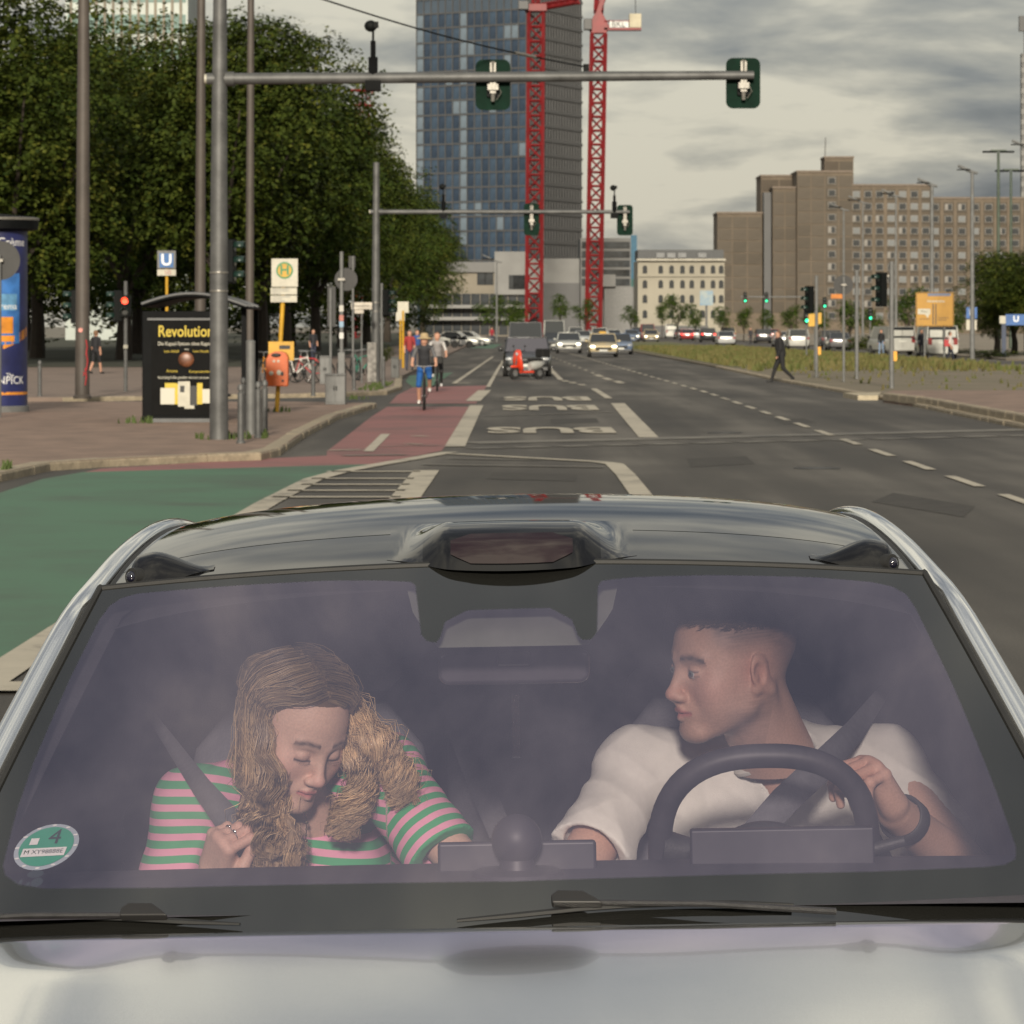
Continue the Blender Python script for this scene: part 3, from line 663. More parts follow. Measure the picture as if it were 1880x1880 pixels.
BIG = [('big%d' % i, (11 + i, 6.3, 6.3, 8.2, 48, 4400, 0.265, 0.4, 11), M_leafA if i != 2 else M_leafB) for i in range(4)]
SML = [('small%d' % i, (31 + i, 2.0, 2.0, 2.4, 12, 260, 0.26, 0.3, 9), M_leafB) for i in range(2)]
TRUNK = {}
def trunk_mesh(hgt, r, spread, seed):
    key = (round(hgt, 1), seed)
    if key not in TRUNK:
        rg = random.Random(seed); mb = MB()
        mb.tube([(0, 0, 0), (0.05, 0, hgt * .5), (rg.uniform(-.15, .15), 0, hgt)], [r * 1.25, r, r * .75], 8)
        for k in range(6):
            a = rg.uniform(0, 6.28); z0 = hgt * rg.uniform(.75, 1.0); mb.tube([(0, 0, z0), (math.cos(a) * spread * .4, math.sin(a) * spread * .4, z0 + spread * .5), (math.cos(a) * spread * .75, math.sin(a) * spread * .75, z0 + spread * 1.2)], [r * .5, r * .32, r * .1], 6)
        o = mb.build('trunk', M_bark, smooth=True); TRUNK[key] = o.data; COL.objects.unlink(o); bpy.data.objects.remove(o)
    return TRUNK[key]
def tree(x, d, kind, label, sc=1.0, th=5.0, group=None, name='street_tree', zs=1.0, wid=1.0):
    key, args, m = kind; me = get_crown(key, args, m); t = thing(name, (x, d, 0.1 if abs(x) > 4 else 0), label, 'tree', group)
    rz = args[3]; o = bpy.data.objects.new('trunk', trunk_mesh(th, 0.055 * args[1] * sc, args[1] * sc, hash(key) % 7 if False else len(key))); COL.objects.link(o); o.parent = t
    c = bpy.data.objects.new('crown', me); COL.objects.link(c); c.parent = t; c.location = (0, 0, th * (0.78 if name != 'street_tree' else .55) + rz * sc * zs); c.scale = (sc * wid, sc * wid, sc * zs); c.rotation_euler = (0, 0, random.uniform(0, 6.28)); return t
rowA = [(-15.2, 182), (-14.6, 206), (-15.0, 234), (-14.8, 266), (-14.6, 304), (-14.4, 350), (-14.3, 405), (-14.2, 470), (-14.2, 560), (-14.0, 670), (-14, 790)]
ordn = ['first', 'second', 'third', 'fourth', 'fifth', 'sixth', 'seventh', 'eighth', 'ninth', 'tenth', 'farthest']
for i, (x, d) in enumerate(rowA): tree(x, d, BIG[i % 4], '%s tall leafy tree of the row along the cycle lane, counted from the camera' % ordn[i], 1.08 + 0.05 * math.sin(i * 2.1), 4.8, 'trees along the street', zs=0.98)
rowB = [(-24.5, 171, 'dark green tree behind the pale lamp mast nearest the advertising column'), (-21.5, 196, 'tree standing behind the bus shelter roof'), (-27.5, 205, 'tree rising behind the advertising column and the widest mast'), (-25, 236, 'inner row tree behind the blue underground station sign'), (-25, 285, 'inner row tree half hidden behind the bus stop sign'), (-24, 345, 'inner row tree hidden deep behind the street trees')]
for i, (x, d, l) in enumerate(rowB): tree(x, d, BIG[(i + 1) % 4], l, 1.12, 4.4, 'trees on the plaza', zs=1.0 if i != 1 else 0.93)
for i, (x, d, l) in enumerate([(-33, 226, 'darkest tree at the far left edge beyond the plaza'), (-36, 262, 'back tree of the plaza near the left edge'), (-33, 320, 'back tree of the plaza behind the red pedestrian light'), (-20.5, 248, 'dense tree between the plaza rows'), (-20, 320, 'farther dense tree between the plaza rows')]): tree(x, d, BIG[(i + 3) % 4], l, 1.15, 3.6, 'trees on the plaza', zs=0.95)
# shrubs added as a dark band, filling the shade under the crowns
def shrub(px, py0, py1, wpx, D, label, m=M_leafB, name='shrub', dark=False):
    key = 'shrub%d' % (px % 3); me = get_crown(key, (71 + px % 3, 1.0, 1.0, 1.0, 16, 420, 0.10, 0.2, 9), m)
    t = thing(name, (PX(px, D), D, 0.0), label, 'shrub', 'shrubs'); hz = (PZ(py0, D) - max(0, PZ(py1, D))); w = wpx / F * D / 2
    c = bpy.data.objects.new('foliage', me); COL.objects.link(c); c.parent = t; c.scale = (w / 1.1, max(w / 1.3, .8), hz / 2.2); c.location = (0, 0, max(0, PZ(py1, D)) + hz / 2); return t
for (px, y0, y1, w, D, l) in ((20, 470, 662, 260, 262, 'shrub added to fill the shade at the far left of the plaza'), (190, 470, 662, 260, 270, 'shrub added to fill the shade behind the red pedestrian light'), (345, 475, 660, 250, 290, 'shrub added to fill the shade behind the bus shelter'), (500, 490, 655, 240, 310, 'shrub added to fill the shade behind the bus stop sign'), (630, 510, 648, 190, 340, 'shrub added to fill the shade behind the cycle stands'), (742, 540, 640, 130, 430, 'shrub added to fill the shade under the far street trees')): shrub(px, y0, y1, w, D, l, M_leafA)
for (px, y0, y1, w, D, l) in ((705, 628, 672, 40, 170, 'low clipped hedge beside the second signal mast'), (1610, 612, 650, 75, 262, 'low green hedge left of the white vans'), (1575, 614, 650, 50, 270, 'low hedge beyond the median near the grey cars'), (1830, 640, 662, 120, 212, 'low hedge under the parking sign'), (1760, 638, 656, 90, 240, 'low hedge behind the right white van')): shrub(px, y0, y1, w, D, l)
# small and far trees on the right
farT = [(1028, 532, 46, 470, 'small bushy tree left of the second crane mast'), (1074, 545, 46, 460, 'small round tree at the foot of the second crane'), (1158, 555, 40, 480, 'small dark tree before the dark office block'), (1243, 536, 62, 500, 'street tree in front of the white building'), (1276, 562, 40, 420, 'low tree under the billboard'), (1215, 548, 34, 520, 'slim tree before the white building'), (1325, 556, 46, 430, 'first tree at the foot of the brown apartment block'), (1365, 560, 44, 420, 'second tree at the foot of the brown apartment block'), (1408, 562, 40, 430, 'third tree at the foot of the brown apartment block'), (1450, 556, 50, 400, 'fourth tree at the foot of the brown apartment block'), (1500, 550, 58, 390, 'tree behind the leftmost signal on the median'), (1560, 545, 66, 370, 'tree behind the round sign on the median'), (1600, 560, 60, 380, 'tree behind the right signal on the median'), (1665, 520, 80, 330, 'light green tree left of the yellow direction sign'), (1750, 545, 70, 330, 'light green tree behind the yellow direction sign'), (905, 535, 66, 500, 'thin layered tree before the cream podium'), (945, 542, 60, 520, 'thin layered tree beside the first crane')]
for i, (px, y, w, D, l) in enumerate(farT):
    hz = PZ(y, D); sc = (w / F * D) / 4.6; th = max(1.0, hz - 4.8 * sc * 1.0); tree(PX(px, D), D, SML[i % 2], l, sc, min(th, hz * .45), 'small trees beyond the junction', 'small_tree', zs=max(.6, (hz - min(th, hz*.45) * .78) / (4.9 * sc)))
for (px, y, w, D, l, k) in ((1862, 445, 190, 235, 'large dark leafy tree at the right edge above the parking sign', 0), (1905, 455, 190, 225, 'tree cut by the right edge of the picture', 1), (1830, 520, 90, 250, 'lower leafy tree beside the parking sign', 3)):
    hz = PZ(y, D); sc = (w / F * D) / 2 / 6.0; tree(PX(px, D), D, BIG[k], l, sc, 1.6, 'trees at the right edge', zs=(hz - 1.2) / (15.4 * sc))
# ================================================================== STREET FURNITURE
M_galv = mat('galvanised_steel', (0.090, 0.091, 0.090), 0.55, metal=0.3, var=0.16, scale=2.5, bump=.1)
M_galv2 = mat('grey_pole_paint', (0.12, 0.122, 0.12), 0.55, var=0.12, scale=3)
M_mast = mat('lamp_mast_brown', (0.062, 0.051, 0.043), 0.6, var=0.12, scale=1.2)
M_sigg = mat('signal_dark_green', (0.003, 0.017, 0.010), 0.7, var=0.15, scale=4, spec=.1); M_sigb = mat('signal_black', (0.004, 0.005, 0.005), 0.65, spec=.15, var=.1)
M_bracket = mat('bracket_metal', (0.20, 0.19, 0.17), 0.4, metal=.5, var=.15, scale=20)
M_dpost = mat('anthracite_paint', (0.004, 0.0045, 0.005), 0.6, var=.15, scale=4, spec=.08)
M_yel = mat('bvg_yellow', (0.45, 0.25, 0.008), 0.5, var=.08, scale=4); M_wht = mat('sign_white', (0.40, 0.38, 0.31), 0.5, var=.06, scale=6); M_signback = mat('sign_back_grey', (0.018, 0.018, 0.018), 0.6, var=.12, scale=4)
M_blk = mat('print_black', (0.02, 0.02, 0.02), 0.6, var=0)
def post(mb, x, y, z0, z1, r0, r1=None, n=12): return mb.tube([(x, y, z0), (x, y, z1)], [r0, r1 or r0], n)
def rrect(w, h, r, n=5):
    pts = []
    for cx, cz, a0 in ((w/2-r, h/2-r, 0), (-w/2+r, h/2-r, 90), (-w/2+r, -h/2+r, 180), (w/2-r, -h/2+r, 270)): pts += [(cx + r*math.cos(R(a0 + 90*k/n)), cz + r*math.sin(R(a0 + 90*k/n))) for k in range(n+1)]
    return pts
def signal_back(t, x, y, z, w, h):                  # a signal head seen from behind: backing board, housing, bracket
    mb = MB(); mb.prism([(x + a, z + b) for a, b in rrect(w, h, w*.2)], y, y + .03); bd = mb.build('backing_board', M_sigg, t)
    mb = MB(); mb.prism([(x + a, z + b) for a, b in rrect(w*.5, h*.92, w*.1)], y + .031, y + .22); mb.build('housing', M_sigb, bd)
    mb = MB(); mb.prism([(x + a, z + b) for a, b in rrect(w*.36, h*.5, w*.05)], y - .06, y); mb.build('back_box', M_sigb, bd, bevel=.01)
    for dz in (-.27, 0, .27):
        mb = MB(); mb.tube([(x, y + .2, z + dz*h/.84), (x, y + .36, z + dz*h/.84)], .10, 14, cap=False); mb.build('visor', M_sigb, bd)
    mb = MB(); mb.box(x - .05, x + .05, y - .16, y - .06, z - h*.18, z + h*.42); mb.tube([(x, y - .12, z - h*.34), (x, y - .12, z + h*.45)], [.035, .05], 8); mb.box(x - .09, x + .09, y - .20, y - .05, z - .10, z + .0); mb.tube([(x + .08, y - .10, z - .02), (x + .14, y - .13, z - .14), (x + .06, y - .12, z - .26)], .008, 5); mb.build('bracket', M_bracket, bd, smooth=True)
def gantry(label, pole_px, base_py, top_py, wpx, arm_py0, arm_py1, arm_px1, boards, cam_px, cam_top, sag=0):
    D = BASE(base_py); t = thing('signal_gantry', (PX(pole_px, D), D, kz), label, 'traffic light', 'signal gantries over the road'); x0, y0 = t.location.x, D; r = wpx / F * D / 2
    mb = MB(); zt = PZ(top_py, D) - kz; mb.tube([(0, 0, 0), (0, 0, zt*.5), (.02, 0, zt)], [r*1.05, r*.95, r*.75], 20); pole = mb.build('pole', M_galv, t, smooth=True)
    for i, zz in enumerate((zt*.32, zt*.36)):
        mb = MB(); mb.lathe((0, 0, zz), [(r*1.04, 0), (r*1.06, .015), (r*1.04, .03)], 20); mb.build('pole_band', M_bracket, pole, smooth=True)
    za = PZ(arm_py0, D) - kz; ra = 10 / F * 59.8 * (1 if D < 80 else .8); xe = PX(arm_px1, D) - x0; ze = PZ(arm_py1, D) - kz
    mb = MB(); mb.tube([(-r*1.35, 0, za), (xe*.33, 0, za + (ze-za)*.33), (xe*.66, 0, za + (ze-za)*.66), (xe, 0, ze)], [ra*1.08, ra*1.03, ra*.95, ra*.8], 16); arm = mb.build('arm', M_galv, t, smooth=True)
    mb = MB(); mb.tube([(r*.7, 0, za), (r*1.7, 0, za)], ra*1.35, 16); mb.build('arm_flange', M_galv, arm, smooth=True)
    mb = MB(); mb.tube([(-r*1.6, 0, za), (-r*1.2, 0, za)], ra*.9, 12); mb.build('arm_end_cap', M_wht, arm, smooth=True)
    for (a, b, c, d) in boards: signal_back(t, PX((a+b)/2, D) - x0, ra + .06, PZ((c+d)/2, D) - kz, (b-a)/F*D, (d-c)/F*D)
    for cp, ct in zip(cam_px, cam_top):
        x = PX(cp, D) - x0; zc = PZ(ct, D) - kz; f = (x / xe); zb = za + (ze - za) * f
        mb = MB(); mb.tube([(x, 0, zb - .22), (x, 0, zc - .25)], .045, 8); mb.tube([(x, 0, zb - .02), (x, 0, zb + .35)], .08, 8); mb.box(x - .13, x + .13, -.14, .14, zb - .22, zb - .05); mb.build('detector_post', M_dpost, arm, smooth=True)
        mb = MB(); mb.tube([(x, 0, zc - .25), (x, 0, zc - .06)], .02, 6); mb.ell((x - .04, -.02, zc), (.11, .10, .10), 12, 8); mb.box(x + .02, x + .09, -.1, .05, zc - .03, zc + .07); mb.build('camera_head', M_sigb, arm, smooth=True)
    return t
g1 = gantry('grey steel mast with a long arm carrying two traffic signals, nearest the camera', 402, 820, -40, 33, 145, 138, 1384, [(873, 937, 108, 201), (1334, 1397, 105, 198)], (685,), (48,))
g2 = gantry('second farther grey mast with signal arm beside the cyclists', 690, 708, 298, 15, 389, 389, 1156, [(962, 990, 373, 432), (1133, 1162, 376, 432)], (814, 1128), (343, 345))
mb = MB(); D2 = g2.location.y; w = 14 / F * D2; mb.box(-w*1.1, w*.1, -.32, .0, 0, 1.35); mb.build('control_box', mat('box_scuffed', (.21, .20, .185), .7, var=.3, scale=6), g2, bevel=.02)
# overhead wire
t = thing('overhead_wire', (PX(560, 55), 55, PZ(-12, 55)), 'thin overhead cable crossing the sky in front of the glass tower', 'cable')
mb = MB(); p0 = Vector((PX(560, 55), 55, PZ(-12, 55))); p1 = Vector((PX(1076, 62), 62, PZ(123, 62))); pts = [p0.lerp(p1, k/16) - Vector((0, 0, .10 * math.sin(math.pi*k/16))) - p0 for k in range(17)]; mb.tube(pts, .014, 6); mb.build('cable', M_sigb, t, smooth=True)
mb = MB(); a = pts[11]; b = pts[13]; mb.tube([a.lerp(b, .3), a.lerp(b, .9)], .028, 8); mb.build('insulator', M_bracket, t, smooth=True)
mb = MB(); mb.box(pts[16].x - .05, pts[16].x + .05, pts[16].y - .05, pts[16].y + .05, pts[16].z - .12, pts[16].z + .05); mb.build('clamp', M_sigb, t)
# tall lamp masts on the left
def mast(px, base, w0, w1, label, D=None):
    D = D or BASE(base); t = thing('lamp_mast', (PX(px, D), D, kz), label, 'lamp post', 'tall lamp masts on the left pavement'); r0, r1 = w0/F*D/2, w1/F*D/2
    mb = MB(); mb.tube([(0, 0, 0), (0.02, 0, 6), (.055, 0, 14.5)], [r0, (r0*.6 + r1*.4), r1*.9], 12); p = mb.build('pole', M_mast, t, smooth=True)
    mb = MB(); mb.lathe((0, 0, 0), [(r0*1.25, 0), (r0*1.25, .06), (r0*1.02, .10)], 12); mb.build('base_collar', M_mast, p, smooth=True)
    mb = MB(); mb.tube([(0.05, 0, 14.5), (.4, -.3, 15.1), (1.6, -.5, 15.3)], [.06, .05, .04], 8); mb.box(1.4, 2.2, -.65, -.35, 15.22, 15.36); mb.build('lamp_head', M_mast, t, smooth=True); return t
m1 = mast(151, 740, 27, 20, 'thickest brownish lamp mast, between the advertising column and the shelter')
m1.rotation_euler = (0, R(.0), 0)
mb = MB()
for (z0, z1, dx) in ((.35, .8, .10), (.75, 1.2, .13), (1.15, 1.55, .12), (.6, .7, .05)): mb.tube([(dx, -.18, z0), (dx + .03, -.17, (z0+z1)/2), (dx, -.175, z1)], .018, 5)
mb.build('graffiti', mat('graffiti_red', (.32, .02, .025), .6, var=.1), m1)
mb = MB(); mb.tube([(-.02, -.185, 1.80), (-.02, -.205, 1.80)], .06, 12); mb.build('sticker', mat('sticker_pink', (.5, .2, .17), .6, var=.1), m1)
mast(367, 700, 21, 15, 'brownish lamp mast rising behind the bus shelter', D=112); mast(458, 700, 16, 13, 'slimmest brownish lamp mast, right of the bus shelter', D=118)
# bollards and stub post
for i, (px, base, lab) in enumerate(((442, 814, 'grey steel bollard closest to the kerb beside the signal mast'), (474, 804, 'grey steel bollard between the stub post and the outer bollard'), (486, 799, 'outermost grey steel bollard right of the stub post'), (447, 790, 'grey bollard half hidden behind the front bollard'), (73, 727, 'lone slim bollard near the advertising column'), (575, 727, 'slim bollard near the side street crossing'), (704, 712, 'low bollard beside the second signal mast'), (650, 716, 'small bollard before the parked green cycles'))):
    D = BASE(base) * (1 - kz/H); t = thing('bollard', (PX(px, D), D, kz), lab, 'bollard', 'bollards on the pavement'); r = .055
    mb = MB(); mb.lathe((0, 0, 0), [(r, 0), (r, .82), (r*.6, .84), (r*.6, .86), (r, .87), (r*1.02, .92), (r*.7, .96), (.005, .97)], 14); mb.build('shaft', M_galv, t, smooth=True); mb = MB(); mb.lathe((0, 0, 0), [(r*1.35, 0), (r*1.35, .03), (r*1.0, .05)], 14); mb.build('foot', M_galv, t, smooth=True)
D = BASE(811); t = thing('stub_post', (PX(460, D), D, kz), 'wide grey metal post standing among the bollards', 'post'); mb = MB(); mb.tube([(0, 0, 0), (0, 0, 1.62)], .082, 14); mb.build('shaft', M_galv2, t, smooth=True); mb = MB(); mb.lathe((0, 0, 1.62), [(.085, 0), (.085, .03), (.04, .05)], 14); mb.build('cap', M_galv2, t, smooth=True)
# advertising column
D = 79.0; r = 60/F*D; t = thing('advertising_column', (PX(-10, D), D, kz), 'round advertising column with a blue and orange poster at the left edge', 'advertising column')
zb = lambda py: PZ(py, D) - kz
mb = MB(); mb.lathe((0, 0, 0), [(r*1.05, 0), (r*1.05, zb(745)), (r*.99, zb(744))], 40); mb.build('plinth', M_galv2, t, smooth=True)
mb = MB(); mb.lathe((0, 0, 0), [(r, zb(745)), (r, zb(425))], 48); body = mb.build('drum', mat('poster_navy', (.012, .016, .075), .5, var=.2, scale=1.5), t, smooth=True)
mb = MB(); mb.lathe((0, 0, 0), [(r*1.0, zb(425)), (r*1.33, zb(421)), (r*1.35, zb(403)), (r*1.2, zb(398)), (.01, zb(392))], 48); cap = mb.build('cap', M_dpost, t, smooth=True)
mb = MB(); mb.lathe((0, 0, 0), [(r*1.355, zb(405)), (r*1.36, zb(401)), (r*1.34, zb(400))], 48); mb.build('cap_trim', M_bracket, cap, smooth=True)
def wrap(px0, px1, py0, py1, m, lift, name, parent=body, skew=0.0, n=10):
    a0 = math.asin(max(-1, min(1, (PX(px0, D) - t.location.x) / r))); a1 = math.asin(max(-1, min(1, (PX(px1, D) - t.location.x) / r))); mb = MB(); V = []
    for k in range(n+1): a = a0 + (a1-a0)*k/n; V += [((r+lift)*math.sin(a), -(r+lift)*math.cos(a), zb(py1 - skew*k/n)), ((r+lift)*math.sin(a), -(r+lift)*math.cos(a), zb(py0 - skew*k/n))]
    mb.add(V, [(2*k, 2*k+2, 2*k+3, 2*k+1) for k in range(n)]); return mb.build(name, m, parent, smooth=True)
def wrap_text(s_, size, px, py, m, lift):
    o = text_obj('poster_lettering', s_, size, m, body, (0, 0, 0), (0, 0, 0), ext=0.0); a0 = math.asin((PX(px, D) - t.location.x) / r); z0 = zb(py)
    for v in o.data.vertices: a = a0 + v.co.x / r; z = z0 + v.co.y; v.co = ((r+lift)*math.sin(a), -(r+lift)*math.cos(a), z)
M_por = mat('poster_orange', (.50, .19, .02), .5, var=.25, scale=2); M_pbl = mat('poster_blue', (.03, .12, .34), .5, var=.25, scale=2); M_ptx = mat('poster_text', (.62, .62, .62), .5, var=0)
wrap(-60, 49.5, 655, 672, M_por, .004, 'poster_band', skew=55); wrap(-60, 49.5, 672, 735, MATS['poster_navy'], .006, 'poster_band', skew=24); wrap(-60, 50, 719, 724, M_por, .008, 'poster_stripe')
wrap(-60, 40, 512, 640, M_pbl, .006, 'poster_box', skew=10); wrap(8, 30, 582, 612, M_por, .009, 'poster_coffee'); wrap(8, 32, 616, 627, M_por, .009, 'poster_plate'); wrap(-10, 36, 540, 570, mat('poster_pale', (.10, .25, .42), .5, var=.2), .009, 'poster_label')
wrap_text('Crème', .26, 30, 446, M_ptx, .008); wrap_text('a.', .3, 36, 478, M_ptx, .008); wrap_text('Crema', .20, 18, 563, M_ptx, .013); wrap_text('The', .12, 25, 688, M_ptx, .012); wrap_text('ÖVENPICK', .24, 12, 698, M_ptx, .012)
# bus shelter with illuminated-size poster
D = BASE(786); sh = thing('bus_shelter', (PX(262, D), D, kz), 'black bus shelter with a poster panel headed Revolution', 'bus shelter'); x0 = sh.location.x; X = lambda px: PX(px, D) - x0; Zs = lambda py: PZ(py, D) - kz
pw = X(404)
mb = MB(); mb.box(0, pw, -.12, .12, 0, Zs(571)); mb.build('poster_case', M_dpost, sh, bevel=.02)
mb = MB(); mb.box(X(279), pw - .10, -.135, -.121, Zs(762), Zs(590)); ps = mb.build('poster', mat('poster_black', (.003, .003, .003), .6, spec=.08, var=.2), sh)
mb = MB(); mb.box(X(275), pw - .06, -.150, -.121, Zs(783), Zs(768)); mb.build('case_sill', mat('sill_grey', (.06, .062, .065), .4), sh)
mb = MB(); mb.box(X(272), pw - .04, -.17, -.121, Zs(588), Zs(584)); mb.build('case_rail', MATS['sill_grey'], sh)
M_py = mat('poster_yellow', (.45, .33, .008), .5, var=.06); M_pt = mat('poster_lettering_pale', (.45, .43, .36), .5, var=0)
text_obj('poster_title', 'Revolution', .315, M_py, ps, (X(291), -.140, Zs(609)), bold=.004, sx=.80, align='LEFT'); text_obj('poster_line', 'Die Kapsel-System ohne Kapsel', .105, M_pt, ps, (X(291), -.140, Zs(631)), sx=.80, align='LEFT')
for (px, py, s_, tx, m) in ((316, 645, .07, 'kein Abfall', M_py), (370, 645, .07, 'kein Plastik', M_py), (344, 641, .06, 'neu', M_pt), (317, 681, .08, 'Aroma', M_py), (368, 682, .07, 'Kompostierbar', M_py)): text_obj('poster_line', tx, s_, m, ps, (X(px), -.140, Zs(py)))
text_obj('poster_line', 'Nachhaltig Kaffee genießen wie noch nie zuvor', .075, M_pt, ps, (X(291), -.140, Zs(693)), sx=.72, align='LEFT')
mb = MB(); mb.ell((X(343), -.15, Zs(660)), (.155, .04, .15), 20, 12); mb.build('poster_ball', mat('coffee_ball', (.14, .05, .022), .4, var=.3, scale=8), ps, smooth=True)
for (a, b, c, d, m) in ((296, 322, 712, 742, M_pt), (304, 325, 703, 712, M_py), (322, 328, 704, 742, M_py), (328, 350, 700, 746, M_wht), (350, 363, 708, 744, M_blk), (363, 373, 703, 742, M_py), (373, 388, 714, 740, M_pt), (300, 320, 728, 736, MATS['coffee_ball']), (332, 340, 708, 720, M_blk), (340, 358, 738, 750, M_wht)):
    mb = MB(); mb.box(X(a), X(b), -.150 - random.uniform(0, .01), -.136, Zs(d), Zs(c)); mb.build('poster_pack', m, ps)
mb = MB(); rings = []
for y in (-.25, .6, 1.6, 2.9, 3.9): rings.append([Vector((X(262 + (455-262)*k/12), y, Zs(571) + .33*math.sin(math.pi*(.12 + .80*k/12)) + (.0 if i else 0))) for k in range(13) for i in (0,)])
mb.loft(rings, cap=False, close=False); o = mb.build('roof', M_dpost, sh, smooth=True); so_ = o.modifiers.new('t', 'SOLIDIFY'); so_.thickness = .05
for y in (-.25, .6, 1.6, 2.9):
    mb = MB(); mb.tube([(X(262 + (455-262)*k/12), y, Zs(571) + .02 + .33*math.sin(math.pi*(.12 + .80*k/12))) for k in range(13)], .03, 6); mb.build('roof_rib', MATS['sill_grey'], sh, smooth=True)
for (px, y) in ((446, .3), (446, 3.6), (266, 3.6)):
    mb = MB(); mb.box(X(px) - .05, X(px) + .05, y - .05, y + .05, 0, Zs(571) + .12); mb.build('post', M_dpost, sh)
mb = MB(); mb.box(X(268), X(272), .15, 3.6, .25, Zs(585)); mb.build('glass_wall', mat('shelter_glass', (.03, .035, .035), .05, var=0), sh); mb = MB(); mb.box(X(285), X(400), 2.9, 3.3, .45, .50); mb.build('bench', MATS['sill_grey'], sh)
# bus stop flag, litter bin
D = BASE(766); t = thing('bus_stop_sign', (PX(512, D), D, kz), 'yellow bus stop pole with a white panel bearing a green H', 'bus stop sign'); x0 = t.location.x; X = lambda px: PX(px, D) - x0; Zs = lambda py: PZ(py, D) - kz
mb = MB(); mb.tube([(X(508), 0, 0), (X(519), 0, Zs(555)), (X(522), 0, Zs(476))], .050, 12); mb.build('pole', M_yel, t, smooth=True)
Ms_ = Matrix.Translation((X(522.5), 0, 0)) @ Euler((0, R(1.5), 0)).to_matrix().to_4x4()
mb = MB(); mb.box(-.295, .295, -.09, -.055, Zs(527), Zs(475)); pnl = mb.build('panel', M_wht, t, bevel=.008); pnl.matrix_local = Matrix.Translation((X(523), 0, 0))
for (a, b) in ((541, 528.5), (555, 542.5)):
    mb = MB(); mb.box(-.295, .295, -.09, -.055, Zs(a), Zs(b)); p2 = mb.build('line_panel', M_wht, t, bevel=.006); p2.matrix_local = Matrix.Translation((X(521.5), 0, 0))
    for k in range(3):
        mb = MB(); mb.box(-.26, .05 + .12*math.sin(k*2 + a), -.094, -.0905, Zs(b) - .035 - k*.045, Zs(b) - .02 - k*.045); mb.build('print_line', mat('print_grey', (.2, .2, .19), .6, var=0), p2)
mb = MB(); mb.tube([(X(523), -.092, Zs(496.5)), (X(523), -.098, Zs(496.5))], .188, 28); rg_ = mb.build('ring', mat('sign_green', (.02, .17, .05), .5, var=.05), t, smooth=True)
mb = MB(); mb.tube([(X(523), -.099, Zs(496.5)), (X(523), -.104, Zs(496.5))], .150, 28); mb.build('disc', M_yel, rg_, smooth=True); text_obj('letter', 'H', .30, MATS['sign_green'], rg_, (X(523), -.106, Zs(496.5)), bold=.008)
mb = MB(); mb.box(X(493), X(540), -.06, -.03, Zs(662), Zs(627)); tb = mb.build('timetable_board', M_yel, t, bevel=.006); mb = MB(); mb.box(X(513), X(533), -.064, -.0605, Zs(641), Zs(634)); mb.build('board_print', M_blk, tb)
t = thing('litter_bin', (X(511) + x0, D - .25, kz + .55), 'orange litter bin hung on the bus stop pole', 'bin', None); zz = lambda py: PZ(py, D - .25) - kz - .55; hw = 20.5/F*D
mb = MB(); prof_ = [(-hw, zz(709)), (hw*.95, zz(709)), (hw, zz(690)), (hw*.98, zz(655)), (hw*.8, zz(648)), (hw*.35, zz(645)), (-hw*.2, zz(645)), (-hw*.75, zz(650)), (-hw, zz(660))]; mb.prism(prof_, -.19, .17); bn = mb.build('shell', mat('bin_orange', (.46, .085, .010), .45, var=.08, scale=5), t, bevel=.02)
mb = MB(); mb.ell((-.02, -.19, zz(652)), (.11, .05, .045), 16, 8); mb.build('opening', M_blk, t, smooth=True)
for (px, py, rx, rz_, m) in ((499, 685, .05, .05, M_wht), (513, 684, .05, .06, M_wht), (504, 663, .03, .03, M_wht), (512, 663, .03, .03, M_wht), (519, 686, .035, .05, M_blk), (520, 699, .03, .03, M_blk)):
    mb = MB(); mb.ell((PX(px, D - .25) - t.location.x, -.192, zz(py)), (rx, .006, rz_), 12, 8); mb.build('printed_motif', m, bn, smooth=True)
# underground sign, pedestrian signal, side signals
D = 116.0; t = thing('underground_sign', (PX(306, D), D, kz), 'blue underground sign with a white U behind the shelter', 'station sign'); Zs = lambda py: PZ(py, D) - kz; w = 17/F*D
mb = MB(); mb.tube([(0, .05, 0), (0, .05, Zs(462))], .05, 10); mb.build('pole', M_yel, t, smooth=True); mb = MB(); mb.box(-w, w, -.06, .06, Zs(493), Zs(460)); bx_ = mb.build('panel_case', M_galv2, t, bevel=.01); mb = MB(); mb.box(-w*.75, w*.75, -.075, -.061, Zs(491), Zs(465)); mb.build('panel', mat('u_blue', (.012, .10, .30), .5, var=.05), bx_)
text_obj('letter', 'U', .52, mat('u_white', (.72, .74, .74), .5, var=0), bx_, (0, -.08, Zs(478)), bold=.012); mb = MB(); mb.box(-w, w, -.05, .05, Zs(506), Zs(494.5)); pl2 = mb.build('lower_plate', M_wht, t); text_obj('plate_lettering', 'U2', .18, mat('plate_red', (.3, .05, .06), .5, var=0), pl2, (.05, -.055, Zs(500)))
M_rlit = mat('signal_red_lit', (.8, .05, .03), .4, var=0, emit=(1.0, .06, .02), estr=3.2); M_glit = mat('signal_green_lit', (.02, .5, .25), .4, var=0, emit=(.02, 1.0, .42), estr=2.2)
